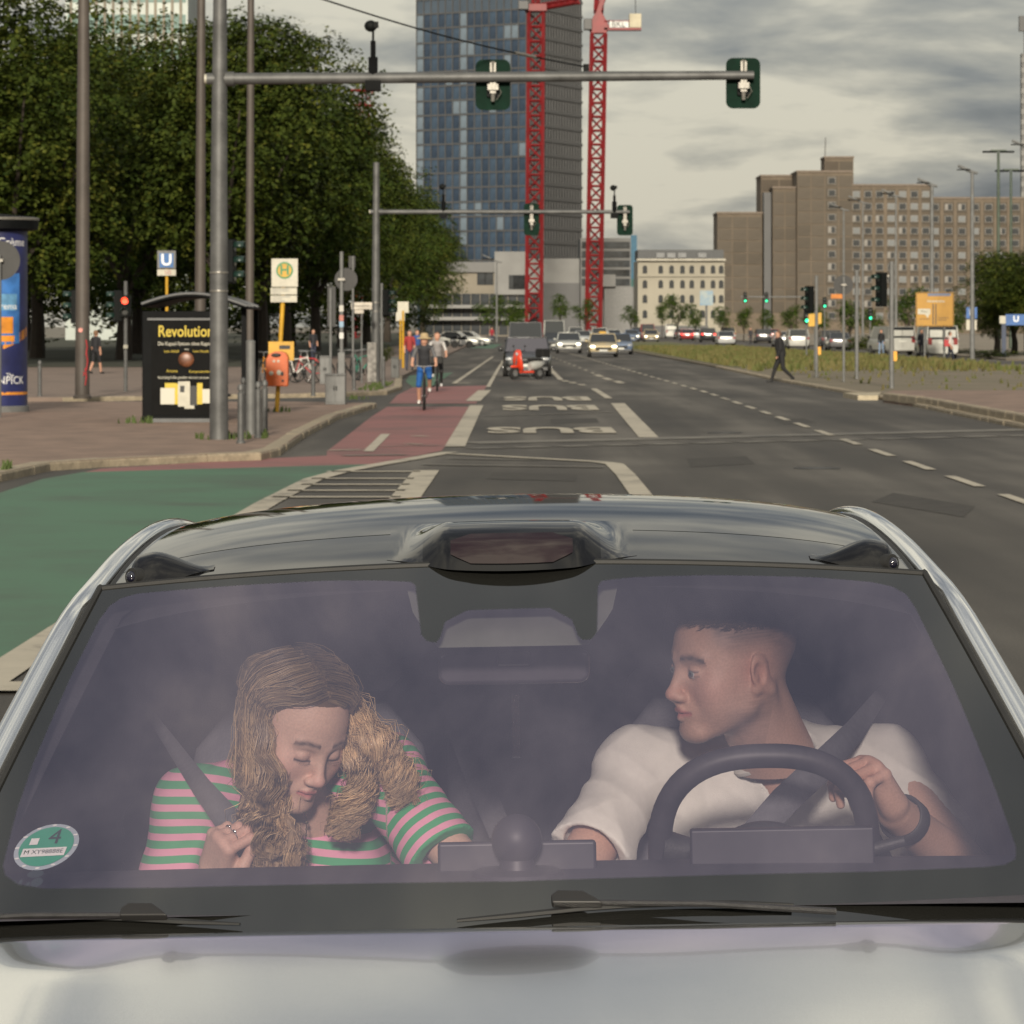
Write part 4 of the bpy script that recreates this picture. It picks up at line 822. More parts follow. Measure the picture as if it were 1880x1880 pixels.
def sig_head(parent, x, y, z, hz, face, lit=None, n=3, sc=1.0):      # face: angle about z, 0 = lenses towards the camera
    M = Matrix.Translation((x, y, z)) @ Euler((0, 0, face)).to_matrix().to_4x4(); w = .16*sc
    mb = MB(); mb.prism(rrect(w*2, hz, .05), -.10, .12, M=M); hd = mb.build('signal_head', M_sigb, parent)
    for k in range(n):
        zc = hz/2 - hz*(k + .5)/n; on = lit is not None and lit[0] == k
        mb = MB(); pts = [M @ Vector((0, -.10, zc)), M @ Vector((0, -.115, zc))]; mb.tube(pts, .10*sc, 16); mb.build('lens', lit[1] if on else mat('lens_off', (.02, .022, .02), .3, var=0), hd, smooth=True)
        rings = [[M @ Vector((.115*sc*math.cos(R(a)), yy, zc + .115*sc*math.sin(R(a)))) for a in range(-10, 191, 20)] for yy in (-.10, -.32)]
        mb = MB(); mb.loft(rings, cap=False, close=False); v_ = mb.build('visor', mat('visor_green', (.012, .03, .024), .35, var=.1), hd, smooth=True); q_ = v_.modifiers.new('t', 'SOLIDIFY'); q_.thickness = .012
    return hd
D = BASE(727); t = thing('pedestrian_signal', (PX(230, D), D, kz), 'pedestrian signal showing red on a slim grey pole', 'traffic light'); Zs = lambda py: PZ(py, D) - kz
mb = MB(); mb.tube([(0, .1, 0), (0, .1, Zs(516))], .055, 10); mb.build('pole', M_galv2, t, smooth=True); sig_head(t, 0, 0, Zs(562), .62, 0, (0, M_rlit), 2); sig_head(t, -.24, .15, Zs(562), .92, R(-78), None, 3); mb = MB(); mb.box(-.05, .07, -.02, .08, Zs(640), Zs(633)); mb.build('push_box', M_wht, t)
D = BASE(735); t = thing('traffic_signal', (PX(139, D), D + .6, kz), 'side-on traffic signal behind the thickest lamp mast', 'traffic light'); Zs = lambda py: PZ(py, D) - kz; mb = MB(); mb.tube([(0, 0, 0), (0, 0, Zs(530))], .05, 10); mb.build('pole', M_galv2, t, smooth=True); sig_head(t, -.10, 0, Zs(563), .92, R(-80), None, 3)
D = 76.0; t = thing('traffic_signal', (PX(414, D), D, kz), 'side-on traffic signal just right of the near signal mast', 'traffic light'); Zs = lambda py: PZ(py, D) - kz; mb = MB(); mb.tube([(-.05, 0, 0), (-.05, 0, Zs(445))], .05, 10); mb.build('pole', M_galv2, t, smooth=True); sig_head(t, .10, 0, Zs(480), .95, R(80), None, 3)
D = 128; t = thing('traffic_signal', (PX(706, D), D, kz), 'side-on traffic signal beside the second signal mast', 'traffic light'); Zs = lambda py: PZ(py, D) - kz; mb = MB(); mb.tube([(-.1, 0, 0), (-.1, 0, Zs(520))], .05, 10); mb.build('pole', M_galv2, t, smooth=True); sig_head(t, .08, 0, Zs(556), .95, R(75), None, 3)
def sign_post(px, base, top, wpx, label, disc=None, plate=None, name='sign_post', m=M_galv2, D=None, cat='sign'):
    D = D or BASE(base); t = thing(name, (PX(px, D), D, 0.1), label, cat, 'sign posts'); Zs = lambda py: PZ(py, D) - .1; mb = MB(); mb.tube([(0, 0, 0), (0, 0, Zs(top))], wpx/F*D/2, 10); mb.build('pole', m, t, smooth=True)
    if disc:
        (dx, dy, dr) = disc; mb = MB(); mb.tube([(PX(px+dx, D) - t.location.x, .08, Zs(dy)), (PX(px+dx, D) - t.location.x, .10, Zs(dy))], dr/F*D, 28); mb.build('round_sign_back', M_signback, t, smooth=True); mb = MB(); mb.box(-.09, .09, -.06, .07, Zs(dy) - .03, Zs(dy) + .03); mb.build('clamp', M_bracket, t)
    for (a, b, c, d, mm) in (plate or ()):
        mb = MB(); mb.box(PX(a, D) - t.location.x, PX(b, D) - t.location.x, .06, .085, Zs(d), Zs(c)); mb.build('plate_back', mm, t)
    return t
sign_post(-2, 780, 468, 9, 'grey pole with a round sign back cut by the left edge', disc=(2, 478, 36), D=74)
sp1 = sign_post(627, 743, 462, 7, 'sticker-covered post with a round sign back by the grey cabinet', disc=(8, 513, 21)); mb = MB(); mb.box(-.09, .09, -.10, -.02, 0, 1.25); mb.build('post_box', M_galv2, sp1, bevel=.02)
for zc, c_ in ((1.6, (.5, .5, .48)), (1.9, (.2, .3, .4)), (2.3, (.45, .44, .4)), (2.05, (.4, .15, .12))): mb = MB(); mb.box(-.055, .055, -.062, -.054, zc, zc + .16); mb.build('sticker', mat('post_sticker_%d' % (zc*100), c_, .6), sp1)
sign_post(607, 738, 530, 5, 'thin post with a tall rectangular sign back near the grey cabinet', plate=((601, 616, 526, 600, M_signback),))
sign_post(648, 712, 470, 4, 'slim post with two small sign plates behind the sticker post', plate=((640, 652, 470, 492, M_signback),), D=112)
sn = sign_post(664, 700, 553, 3, 'white street name sign on a slim post', D=118); D = 118; mb = MB(); mb.box(PX(645, D) - sn.location.x, PX(683, D) - sn.location.x, -.05, -.02, PZ(568, D) - .1, PZ(555, D) - .1); np_ = mb.build('name_plate', mat('plate_cream', (.42, .38, .32), .6), sn); text_obj('name_lettering', 'Alexanderstr.', .105, M_blk, np_, (0, -.055, PZ(561.5, D) - .1)); mb = MB(); mb.box(PX(651, D) - sn.location.x, PX(668, D) - sn.location.x, -.05, -.02, PZ(575.5, D) - .1, PZ(569, D) - .1); mb.build('number_plate', MATS['plate_cream'], sn)
for (a, b, c, base, lab) in ((597, 634, 690, 752, 'tall grey utility cabinet beside the sticker-covered post'), (587, 606, 656, 712, 'smaller grey cabinet behind the tall one'), (718, 732, 658, 700, 'grey cabinet by the hedge near the cyclists')):
    D = BASE(base); t = thing('utility_cabinet', (PX((a+b)/2, D), D, kz), lab, 'cabinet', 'utility cabinets'); w = (b-a)/F*D/2; hh = PZ(c, D) - kz; mb = MB(); mb.box(-w, w, -.02, .5, 0, hh); c_ = mb.build('case', M_galv2, t, bevel=.015); mb = MB(); mb.box(-w*1.04, w*1.04, -.05, .52, hh, hh + .05); mb.build('lid', M_galv, t, bevel=.01)
    for k in (-1, 1): mb = MB(); mb.box(k*w*.5 - w*.46, k*w*.5 + w*.46, -.035, -.021, .06, hh - .05); dr = mb.build('door', M_galv2, t, bevel=.006); mb = MB(); mb.box(k*.03 - .012, k*.03 + .012, -.06, -.034, hh*.5, hh*.5 + .1); mb.build('handle', M_dpost, dr)
for (px, D, z, lab) in ((740, 160, 575, 'yellow bus stop pole far along the pavement'), (735, 200, 590, 'second far yellow pole along the pavement')):
    t = thing('yellow_pole', (PX(px, D), D, kz), lab, 'post'); mb = MB(); mb.tube([(0, 0, 0), (0, 0, PZ(z, D))], .05, 8); mb.build('pole', M_yel, t, smooth=True); mb = MB(); mb.box(-.25, .25, -.02, .02, PZ(z, D) - .1, PZ(z, D) + .4); mb.build('panel', M_wht, t)
# right side: signals, signs, lamps
def med_signal(px, base, top, wpx, label, hx, hy0, hy1, face, lit=None):
    D = BASE(base); t = thing('traffic_signal', (PX(px, D), D, .09), label, 'traffic light', 'signals on the median'); Zs = lambda py: PZ(py, D) - .09; mb = MB(); mb.tube([(0, 0, 0), (0, 0, Zs(top))], wpx/F*D/2, 10); mb.build('pole', M_galv2, t, smooth=True); hz = (hy1-hy0)/F*D; x = PX(hx, D) - t.location.x; sig_head(t, x, .05, Zs((hy0+hy1)/2), hz, face, lit, 3, 1.0); mb = MB(); mb.box(min(x, 0), max(x, 0), .0, .06, Zs(hy0 + 8), Zs(hy0 + 5)); mb.build('bracket', M_bracket, t); mb = MB(); mb.box(.05, .16, -.08, .06, .85, 1.15); mb.build('push_button', mat('button_yellow', (.6, .28, .01), .5), t); return t
med_signal(1499, 697, 506, 6, 'traffic signal on the median beside the yellow arrow sign', 1486, 525, 574, R(-62))
med_signal(1637, 718, 480, 9, 'tallest median signal pole nearest the raised paving', 1618, 500, 563, R(-62))
sign_post(1549, 706, 508, 5, 'thin median post with a round sign back', disc=(0, 523, 18), plate=((1526, 1547, 540, 548, mat('plate_orange', (.5, .16, .01), .6)),)); sign_post(1573, 701, 497, 7, 'plain grey post between the two median signals', plate=())
D = 150; t = thing('arrow_sign', (PX(1496, D), D, .1), 'small yellow traffic sign on the median', 'sign'); mb = MB(); mb.tube([(0, 0, 0), (0, 0, PZ(575, D))], .04, 8); mb.build('pole', M_galv2, t, smooth=True); mb = MB(); mb.prism([(PX(px, D) - t.location.x, PZ(py, D) - .1) for px, py in ((1484, 577), (1508, 574), (1508, 594), (1500, 596), (1496, 599), (1484, 599))], -.07, -.045); mb.build('panel', M_yel, t)
D = 205.0; t = thing('direction_sign', (PX(1716, D), D, kz), 'large yellow direction sign with a lane map above the white van', 'sign'); X = lambda px: PX(px, D) - t.location.x; Zs = lambda py: PZ(py, D) - kz
for px in (1698, 1734): mb = MB(); mb.tube([(X(px), .1, 0), (X(px), .1, Zs(540))], .07, 8); mb.build('post', M_galv2, t, smooth=True)
mb = MB(); mb.prism([(X(1716) + a, Zs(568) + b) for a, b in rrect(70/F*D, 63/F*D, .1)], -.05, 0); pn = mb.build('panel', mat('sign_yellow', (.34, .17, .006), .5, var=.05), t)
fr = rrect(67.5/F*D, 60.5/F*D, .09); mb = MB(); loop = [Vector((X(1716) + a, -.055, Zs(568) + b)) for a, b in fr]; mb.tube(loop + [loop[0]], .014, 4, cap=False); mb.build('border', M_blk, pn)
for (a, b, c, d, m) in ((1703, 1745, 538.5, 543.5, mat('sign_bluegrey', (.10, .12, .19), .5)), (1685, 1708, 567, 577, M_wht), (1712, 1714, 558, 596, M_blk), (1717, 1719, 558, 596, M_blk), (1722, 1742, 583, 584, M_blk), (1722, 1738, 587, 588, M_blk), (1688, 1706, 585, 586, M_blk)): mb = MB(); mb.box(X(a), X(b), -.062, -.051, Zs(d), Zs(c)); mb.build('sign_print', m, pn)
text_obj('sign_lettering', 'Alexanderplatz', .17, M_wht, pn, (X(1718), -.06, Zs(553)), bold=.004); text_obj('sign_lettering', 'Mitte', .17, M_blk, pn, (X(1696), -.066, Zs(572)))
mb = MB(); mb.prism([(X(1698), Zs(577)), (X(1706), Zs(577)), (X(1703), Zs(584))], -.064, -.052); mb.build('sign_arrow', M_wht, pn)
D = 211.0; t = thing('parking_sign', (PX(1784, D), D, kz), 'blue parking sign over a white plate on a tall lamp post base', 'sign'); X = lambda px: PX(px, D) - t.location.x; Zs = lambda py: PZ(py, D) - kz
mb = MB(); mb.tube([(0, .08, 0), (0, .08, Zs(562))], .05, 8); mb.build('pole', M_galv2, t, smooth=True); mb = MB(); mb.box(X(1774), X(1794), 0, .03, Zs(585), Zs(564)); pn = mb.build('panel', mat('sign_blue', (.02, .09, .28), .5), t, bevel=.01); text_obj('letter', 'P', .52, MATS['u_white'], pn, (-.02, -.01, Zs(574.5)), bold=.01); mb = MB(); mb.box(X(1774), X(1793), 0, .03, Zs(606), Zs(587)); mb.build('lower_plate', M_wht, t)
D = 214.0; t = thing('underground_sign', (PX(1843, D), D, kz), 'blue underground entrance sign at the right edge', 'station sign'); X = lambda px: PX(px, D) - t.location.x; Zs = lambda py: PZ(py, D) - kz
mb = MB(); mb.box(X(1839), X(1847), -.05, .1, 0, Zs(580)); mb.build('column', mat('column_navy', (.012, .025, .06), .5), t); mb = MB(); mb.box(X(1835), X(1846), -.08, .1, Zs(594), Zs(580)); mb.build('side_panel', M_wht, t); mb = MB(); mb.box(X(1846), X(1905), -.12, .12, Zs(597), Zs(577)); pn = mb.build('panel', MATS['sign_blue'], t); text_obj('letter', 'U', .5, MATS['u_white'], pn, (X(1865), -.125, Zs(586)), bold=.01)
mb = MB(); mb.tube([(X(1902), .0, 0), (X(1902), 0, Zs(597))], .06, 8); mb.build('column', MATS['column_navy'], t)
def street_lamp(px, top, D, kind, label, wpx):
    t = thing('street_lamp', (PX(px, D), D, .1), label, 'street lamp', 'street lamps on the right'); z = PZ(top, D) - .1; r = wpx/F*D/2; mm = M_galv2 if kind == 'arm' else mat('lamp_green_post', (.045, .065, .045), .5)
    mb = MB(); mb.tube([(0, 0, 0), (0, 0, z)], [r*1.2, r*.7], 10); mb.build('pole', mm, t, smooth=True)
    if kind == 'arm':
        k = D/F; mb = MB(); mb.tube([(10*k, 0, z - 2*k), (0, 0, z), (-26*k, 0, z + 12*k)], [r*.6, r*.8, r*.7], 8); mb.build('arm', mm, t, smooth=True); mb = MB(); mb.box(-28*k, -4*k, -.16, .16, z + 3.5*k, z + 5.5*k, M=Matrix.Translation((0, 0, 0)) ); o = mb.build('lamp_head', M_dpost, t, bevel=.03); o.rotation_euler = (0, R(0), 0)
    else:
        k = D/F
        for s in (-1, 1): mb = MB(); mb.box(s*16*k - 13*k, s*16*k + 13*k, -.2, .2, z - 1.5*k, z + 2*k); mb.build('lamp_head', M_dpost, t, bevel=.05)
        mb = MB(); mb.box(-14*k, 14*k, -.25, .25, z + 1*k, z + 4*k); mb.build('cross_arm', mm, t, bevel=.04)
for a in ((1785, 316, 190, 'arm', 'tallest single-arm lamp right of the yellow direction sign', 8), (1711, 340, 222, 'arm', 'single-arm lamp rising behind the yellow direction sign', 8), (1645, 360, 300, 'arm', 'faint single-arm lamp before the apartment block, left of the sign', 5), (1549, 385, 330, 'arm', 'faint distant lamp above the round sign post', 4.5), (1584, 372, 340, 'arm', 'faint distant lamp beside the plain median post', 4), (1833, 279, 250, 'flat', 'green post with a wide flat double lamp, left one', 7), (1856, 314, 290, 'flat', 'green post with a wide flat double lamp, right one', 6), (1884, 270, 230, 'arm', 'single-arm lamp cut by the right edge', 7), (912, 480, 420, 'arm', 'small distant lamp before the cream podium', 3.5)): street_lamp(*a)
# far signals with green lights over the opposite lanes
D = 330; t = thing('signal_gantry', (PX(1480, D), D, .1), 'distant signal arm with two green lights before the apartment block', 'traffic light', 'signal gantries over the road'); X = lambda px: PX(px, D) - t.location.x; Zs = lambda py: PZ(py, D) - .1
mb = MB(); mb.tube([(X(1480), 0, 0), (X(1480), 0, Zs(535))], .1, 8); mb.build('pole', M_galv2, t, smooth=True); mb = MB(); mb.tube([(X(1480), 0, Zs(545)), (X(1360), 0, Zs(545))], .06, 6); mb.build('arm', M_galv2, t, smooth=True)
for px in (1368, 1407): sig_head(t, X(px), -.1, Zs(546), .95, 0, (2, M_glit), 3)
for (px, py, D, lab) in ((1514, 563, 300, 'small far green traffic light left of the round sign post'), (1481, 590, 200, 'green traffic light beside the small yellow sign'), (1598, 585, 260, 'far green traffic light between the median posts')):
    t = thing('traffic_signal', (PX(px, D), D, .1), lab, 'traffic light'); z = PZ(py, D) + .3; mb = MB(); mb.tube([(.0, .15, 0), (0, .15, z)], .05, 8); mb.build('pole', M_galv2, t, smooth=True); sig_head(t, 0, 0, z - .05, .9, 0, (2, M_glit), 3)
# billboard under the brown block
D = 470; t = thing('billboard', (PX(1297, D), D, .1), 'pale billboard above the trees left of the apartment block', 'billboard'); X = lambda px: PX(px, D) - t.location.x; mb = MB(); mb.tube([(0, 0, 0), (0, 0, PZ(562, D))], .15, 8); mb.build('post', M_galv2, t); mb = MB(); mb.box(X(1285), X(1309), -.1, .1, PZ(562, D), PZ(535, D)); pn = mb.build('panel', mat('billboard_pale', (.32, .34, .30), .6, col2=(.08, .20, .34), scale=.6), t)
# ================================================================== THE CAR IN FRONT
CY = 6.6
car = thing('car', (0.030, CY, 0), 'silver car with black roof, roof sensor pod and two people behind the windscreen', 'car')
car.rotation_euler = (0, R(-1.05), 0)                 # it leans with the camber of the road
CM = Matrix.Translation((0.030, CY, 0)) @ Euler((0, R(-1.05), 0)).to_matrix().to_4x4() @ Matrix.Translation((0, -CY, 0))
def on_car(o, parent=None):
    o.parent = parent or car; o.location = (0, 0, 0) if parent else (0, -CY, 0); return o
def cpart(mb, name, m, parent=None, **kw): return on_car(mb.build(name, m, **kw), parent)
def smooth01(a, b, x):
    t = max(0.0, min(1.0, (x - a) / (b - a))); return t * t * (3 - 2 * t)
def car_paint():
    m = bpy.data.materials.new('silver_paint'); m.use_nodes = True; t = m.node_tree; b = t.nodes['Principled BSDF']
    tcn = t.nodes.new('ShaderNodeTexCoord'); n = N(t, 'ShaderNodeTexNoise', i_Scale=900.0, i_Detail=2.0); t.links.new(tcn.outputs['Object'], n.inputs['Vector'])
    t.links.new(ramp(t, n.outputs[0], [(0.35, (0.68, 0.69, 0.69)), (0.65, (0.82, 0.83, 0.83))]), b.inputs['Base Color'])
    b.inputs['Metallic'].default_value = 0.92; b.inputs['Roughness'].default_value = 0.13; b.inputs['Coat Weight'].default_value = 1.0; b.inputs['Coat Roughness'].default_value = 0.025
    n2 = N(t, 'ShaderNodeTexNoise', i_Scale=2.2, i_Detail=1.0); t.links.new(tcn.outputs['Object'], n2.inputs['Vector'])
    bp = N(t, 'ShaderNodeBump', i_Strength=0.06, i_Distance=0.05); t.links.new(n2.outputs[0], bp.inputs['Height']); t.links.new(bp.outputs[0], b.inputs['Coat Normal'])
    return m
M_paint = car_paint()
M_gloss = mat('roof_black_gloss', (0.012, 0.012, 0.013), 0.05, var=0.0, spec=0.75)
M_rubber = mat('black_rubber', (0.012, 0.012, 0.012), 0.6, var=0.1, scale=30)
M_plas = mat('black_plastic', (0.028, 0.027, 0.028), 0.5, var=0.12, scale=60, bump=0.15, bscale=300)
M_int = mat('interior_dark', (0.028, 0.026, 0.030), 0.75, var=0.12, scale=20, bump=0.2, bscale=200)
M_seat = mat('headrest_lit', (0.36, 0.37, 0.36), 0.7, var=0.08, scale=12, bump=0.25, bscale=220)  # passenger headrest only: paler than the seats, light on it put in its colour
M_seatd = mat('seat_dark', (0.15, 0.148, 0.16), 0.7, var=0.1, scale=12, bump=0.25, bscale=220)
M_dash = mat('dash_top', (0.055, 0.050, 0.062), 0.7, var=0.08, scale=20, bump=0.2, bscale=260)
M_dot = mat('sensor_window', (0.010, 0.002, 0.003), 0.05, var=0.1, scale=5, spec=0.8)
M_chrome = mat('bright_metal', (0.7, 0.7, 0.7), 0.18, metal=1.0, var=0.05)
# --- windscreen
def WS(u, v):
    yb = 5.25 + .16*u*u; zb = 1.10 - .035*u*u; yt = 6.03 + .06*u*u; zt = 1.645 - .035*u*u; hw = .93 - .225 * v
    return Vector((u * hw, yb + (yt - yb) * v, zb + (zt - zb) * v + .05 * v * (1 - v)))
CLEAR = [(-.924,.25),(-.945,.38),(-.957,.504),(-.966,.739),(-.966,.9),(-.958,.942),(-.935,.964),(-.9,.972),(-.705,.971),(-.442,.967),(-.311,.959),(-.24,.951),(-.228,.940),(-.215,.866),(-.203,.795),(-.19,.776),(-.168,.77),(-.16,.785),(-.152,.829),(-.103,.861),(.085,.863),(.132,.829),(.142,.785),(.15,.77),(.172,.772),(.185,.793),(.200,.925),(.21,.943),(.283,.954),(.467,.964),(.73,.968),(.859,.962),(.905,.952),(.93,.93),(.935,.89),(.928,.659),(.91,.40),(.896,.25),(.885,.222),(.86,.208),(.82,.202),(.616,.191),(-.009,.177),(-.613,.184),(-.83,.193),(-.88,.205),(-.912,.228)]
def sd_poly(P, poly):
    poly = np.array(poly); P = np.array(P); d = np.full(len(P), 1e9); s = np.ones(len(P)); n = len(poly); j = n - 1
    for i in range(n):
        e = poly[j] - poly[i]; w = P - poly[i]; t = np.clip((w @ e) / (e @ e), 0, 1); b = w - t[:, None] * e; d = np.minimum(d, (b ** 2).sum(1))
        c1 = P[:, 1] >= poly[i][1]; c2 = P[:, 1] < poly[j][1]; c3 = e[0] * w[:, 1] > e[1] * w[:, 0]
        allc = (c1 & c2 & c3) | (~c1 & ~c2 & ~c3); s = np.where(allc, -s, s); j = i
    return -s * np.sqrt(d)                      # positive inside
def glass_mat():
    m = bpy.data.materials.new('windscreen_glass'); m.use_nodes = True; t = m.node_tree; t.nodes.clear()
    out = t.nodes.new('ShaderNodeOutputMaterial'); tr = N(t, 'ShaderNodeBsdfTransparent'); tr.inputs[0].default_value = (0.95, 0.92, 0.97, 1)
    gl = N(t, 'ShaderNodeBsdfGlossy'); gl.inputs['Color'].default_value = (0.97, 0.85, 1.0, 1); gl.inputs['Roughness'].default_value = 0.015
    fr = N(t, 'ShaderNodeFresnel'); fr.inputs[0].default_value = 1.52
    f = math_node(t, 'ADD', math_node(t, 'MULTIPLY', fr.outputs[0], 1.9), GLASS_BASE, True)
    mx = t.nodes.new('ShaderNodeMixShader'); t.links.new(f, mx.inputs[0]); t.links.new(tr.outputs[0], mx.inputs[1]); t.links.new(gl.outputs[0], mx.inputs[2])
    fb = N(t, 'ShaderNodeBsdfPrincipled'); fb.inputs['Base Color'].default_value = (0.012, 0.012, 0.011, 1); fb.inputs['Roughness'].default_value = 0.06; fb.inputs['IOR'].default_value = 2.05
    at = t.nodes.new('ShaderNodeAttribute'); at.attribute_name = 'clear'
    e = math_node(t, 'MULTIPLY', math_node(t, 'ADD', at.outputs['Fac'], 0.0022), 230.0, True)
    m2 = t.nodes.new('ShaderNodeMixShader'); t.links.new(e, m2.inputs[0]); t.links.new(fb.outputs[0], m2.inputs[1]); t.links.new(mx.outputs[0], m2.inputs[2]); t.links.new(m2.outputs[0], out.inputs[0]); return m
GLASS_BASE = 0.17
nu, nv = 260, 240
UV = [(-1 + 2*i/nu, j/nv) for j in range(nv+1) for i in range(nu+1)]
gv = [WS(*q) for q in UV]; gf = [(j*(nu+1)+i, j*(nu+1)+i+1, (j+1)*(nu+1)+i+1, (j+1)*(nu+1)+i) for j in range(nv) for i in range(nu)]
screen = on_car(np_mesh('windscreen', [tuple(p) for p in gv], gf, glass_mat(), attrs={'clear': sd_poly(UV, CLEAR)}))
def WN(u, v):
    a = WS(u + .002, v) - WS(u - .002, v); b = WS(u, v + .002) - WS(u, v - .002); n = a.cross(b).normalized()
    return n if n.z > 0 else -n
def on_glass(u, v, du, dv, off=0.0):            # frame on the glass: x across, y up the slope
    p = WS(u, v); a = (WS(u + .01, v) - p).normalized(); b = (WS(u, v + .01) - p).normalized(); return p + a * du + b * dv - WN(u, v) * off
# badge sticker behind the glass, lower left
def glass_patch(name, uv, poly, m, parent, off):
    mb = MB(); mb.add([on_glass(uv[0], uv[1], x, y, off) for x, y in poly], [tuple(range(len(poly)))]); return cpart(mb, name, m, parent)
su = (-0.858, 0.293); circ = lambda rx, ry, n=40, cx=0, cy=0: [(cx + rx*math.cos(2*math.pi*k/n), cy + ry*math.sin(2*math.pi*k/n)) for k in range(n)]
st = glass_patch('badge_sticker', su, circ(.053, .050), mat('sticker_rim', (0.36, 0.42, 0.46), 0.6), screen, 0.003)
glass_patch('sticker_face', su, circ(.045, .0425), mat('sticker_green', (0.02, 0.30, 0.17), 0.6), st, 0.0018)
glass_patch('sticker_strip', su, [(-.037, -.022), (.037, -.022), (.037, -.004), (-.037, -.004)], mat('sticker_white', (0.75, 0.75, 0.72), 0.6), st, 0.0006)
glass_patch('sticker_seal', su, [(-.030, .004), (-.016, .004), (-.016, .018), (-.030, .018)], MATS['sticker_white'], st, 0.0006)
def glass_text(name, body, size, uv, du, dv, off, m, parent):
    p = on_glass(*uv, du, dv, off); a = (WS(uv[0]+.01, uv[1]) - WS(*uv)).normalized(); b = (WS(uv[0], uv[1]+.01) - WS(*uv)).normalized(); n = a.cross(b)
    o = text_obj(name, body, size, m, parent, p, ext=0.0); o.rotation_euler = Matrix((a, b, n)).transposed().to_euler(); return o
M_ink = mat('sticker_ink', (0.015, 0.03, 0.03), 0.7, var=0)
glass_text('sticker_numeral', '4', .045, su, .010, .018, .0004, M_ink, st); glass_text('sticker_text', 'M XY98888E', .0125, su, 0, -.013, .0001, M_ink, st)
for k in range(12):
    a = 2*math.pi*k/12; glass_patch('sticker_mark', su, circ(.004, .002, 8, .049*math.cos(a), .0465*math.sin(a)), MATS['sticker_white'], st, 0.002)
eu = (-0.868, 0.208)
for (x, y, rx, ry) in ((.010, .020, .014, .008), (.018, .002, .010, .010), (-.02, -.002, .004, .010), (-.010, .004, .003, .006), (-.028, -.006, .006, .003), (.004, -.004, .004, .008)): glass_patch('glass_marking', eu, circ(rx, ry, 14, x, y), M_ink, screen, 0.002)
# --- roof
def RZ(x, y):
    s = y - 6.03; z = 1.642 + .207*s - .134*s*s; return z - .040 * (x / .68) ** 2 - .02 * (x/.68) ** 6
def XR(y): return float(np.interp(y, [5.9, 6.05, 6.3, 6.6, 7.0, 7.6, 8.4], [.72, .706, .690, .668, .645, .62, .58]))
def roof_grid(y0, y1, ny, nx, dz=0.0, inset=0.0, front=None, thick=0.0):
    mb = MB(); V = []; Fq = []
    for j in range(ny + 1):
        for i in range(nx + 1):
            u = -1 + 2*i/nx; ya = front(u) if front else y0; y = ya + (y1 - ya) * j / ny; x = u * (XR(y) - inset); V.append((x, y, RZ(x, y) + dz))
    for j in range(ny):
        for i in range(nx): a = j*(nx+1) + i; Fq.append((a, a+1, a+nx+2, a+nx+1))
    mb.add(V, Fq); return mb
ytop = lambda u: 6.03 + .06*u*u + .004
cpart(roof_grid(0, 6.285, 8, 60, front=lambda u: 6.037 + .06*u*u), 'roof_front_panel', M_gloss, smooth=True)
cpart(roof_grid(6.290, 8.15, 60, 60), 'roof_glass', M_gloss, smooth=True)
cpart(roof_grid(6.06, 8.3, 20, 30, dz=-0.045, inset=-.01), 'headliner', M_int, smooth=True)
mb = MB(); mb.tube([WS(u, 1.0) + Vector((0, .002, .001)) for u in np.linspace(-1, 1, 60)], .0052, 6); cpart(mb, 'screen_seal', M_rubber, smooth=True)
for s in (-1, 1):
    path = [WS(s, v) for v in np.linspace(-.05, 1.0, 22)]
    mb = MB(); mb.tube([p + Vector((s*.004, .004, .002)) for p in path] + [Vector((s*(XR(y)+.005), y, RZ(s*XR(y), y) - .004)) for y in np.linspace(6.15, 8.3, 26)], .0060, 6); cpart(mb, 'pillar_seal', M_rubber, smooth=True)
    pts = []; rs = []
    for v in np.linspace(-.08, .96, 24): p = WS(s, v); r = .030 - .009 * max(0, v); pts.append(p + Vector((s*(r + .009), .014, -r*.55 + .004))); rs.append(r)
    for y in np.linspace(6.17, 8.35, 30):
        r = float(np.interp(y, [6.1, 6.6, 7.2, 8.4], [.0205, .018, .017, .022])); pts.append(Vector((s*(XR(y) + r + .010), y + .012, RZ(s*XR(y), y) + .006 - r*.45))); rs.append(r)
    for _ in range(3): pts = [pts[0]] + [(pts[i-1] + pts[i]*2 + pts[i+1]) / 4 for i in range(1, len(pts)-1)] + [pts[-1]]
    mb = MB(); mb.tube(pts, rs, 20, up=(s*1, 0, .2), flat=1.0); cpart(mb, 'pillar', M_paint, smooth=True)
# --- sensor pod in the middle of the header
prof = [(0, 0), (.006, .18), (.014, .40), (.024, .62), (.036, .80), (.05, .92), (.07, .99), (.10, 1.0), (.14, .92), (.18, .74), (.23, .46), (.28, .20), (.33, .05), (.36, 0)]
def pod_pt(x, k, lift=0.0):
    dy, hf = prof[k] if isinstance(k, int) else (float(np.interp(k, range(len(prof)), [p[0] for p in prof])), float(np.interp(k, range(len(prof)), [p[1] for p in prof])))
    y0 = 5.985 + 1.5 * x * x + .035 * smooth01(.1, .2, abs(x)); y = y0 + dy * (6.36 - y0) / .36
    h = .053 * (1 - smooth01(.105, .200, abs(x))) * (1 - .06 * (x/.1)**2 if abs(x) < .1 else .94)
    z = RZ(x, y) + .0025 - .002 * smooth01(.16, .21, abs(x)) + max(0, h) * hf; return Vector((x, y - lift * .75, z + lift * .5))
mb = MB(); xs = np.linspace(-.215, .215, 56); V = [pod_pt(x, k) for k in range(len(prof)) for x in xs]; n = len(xs)
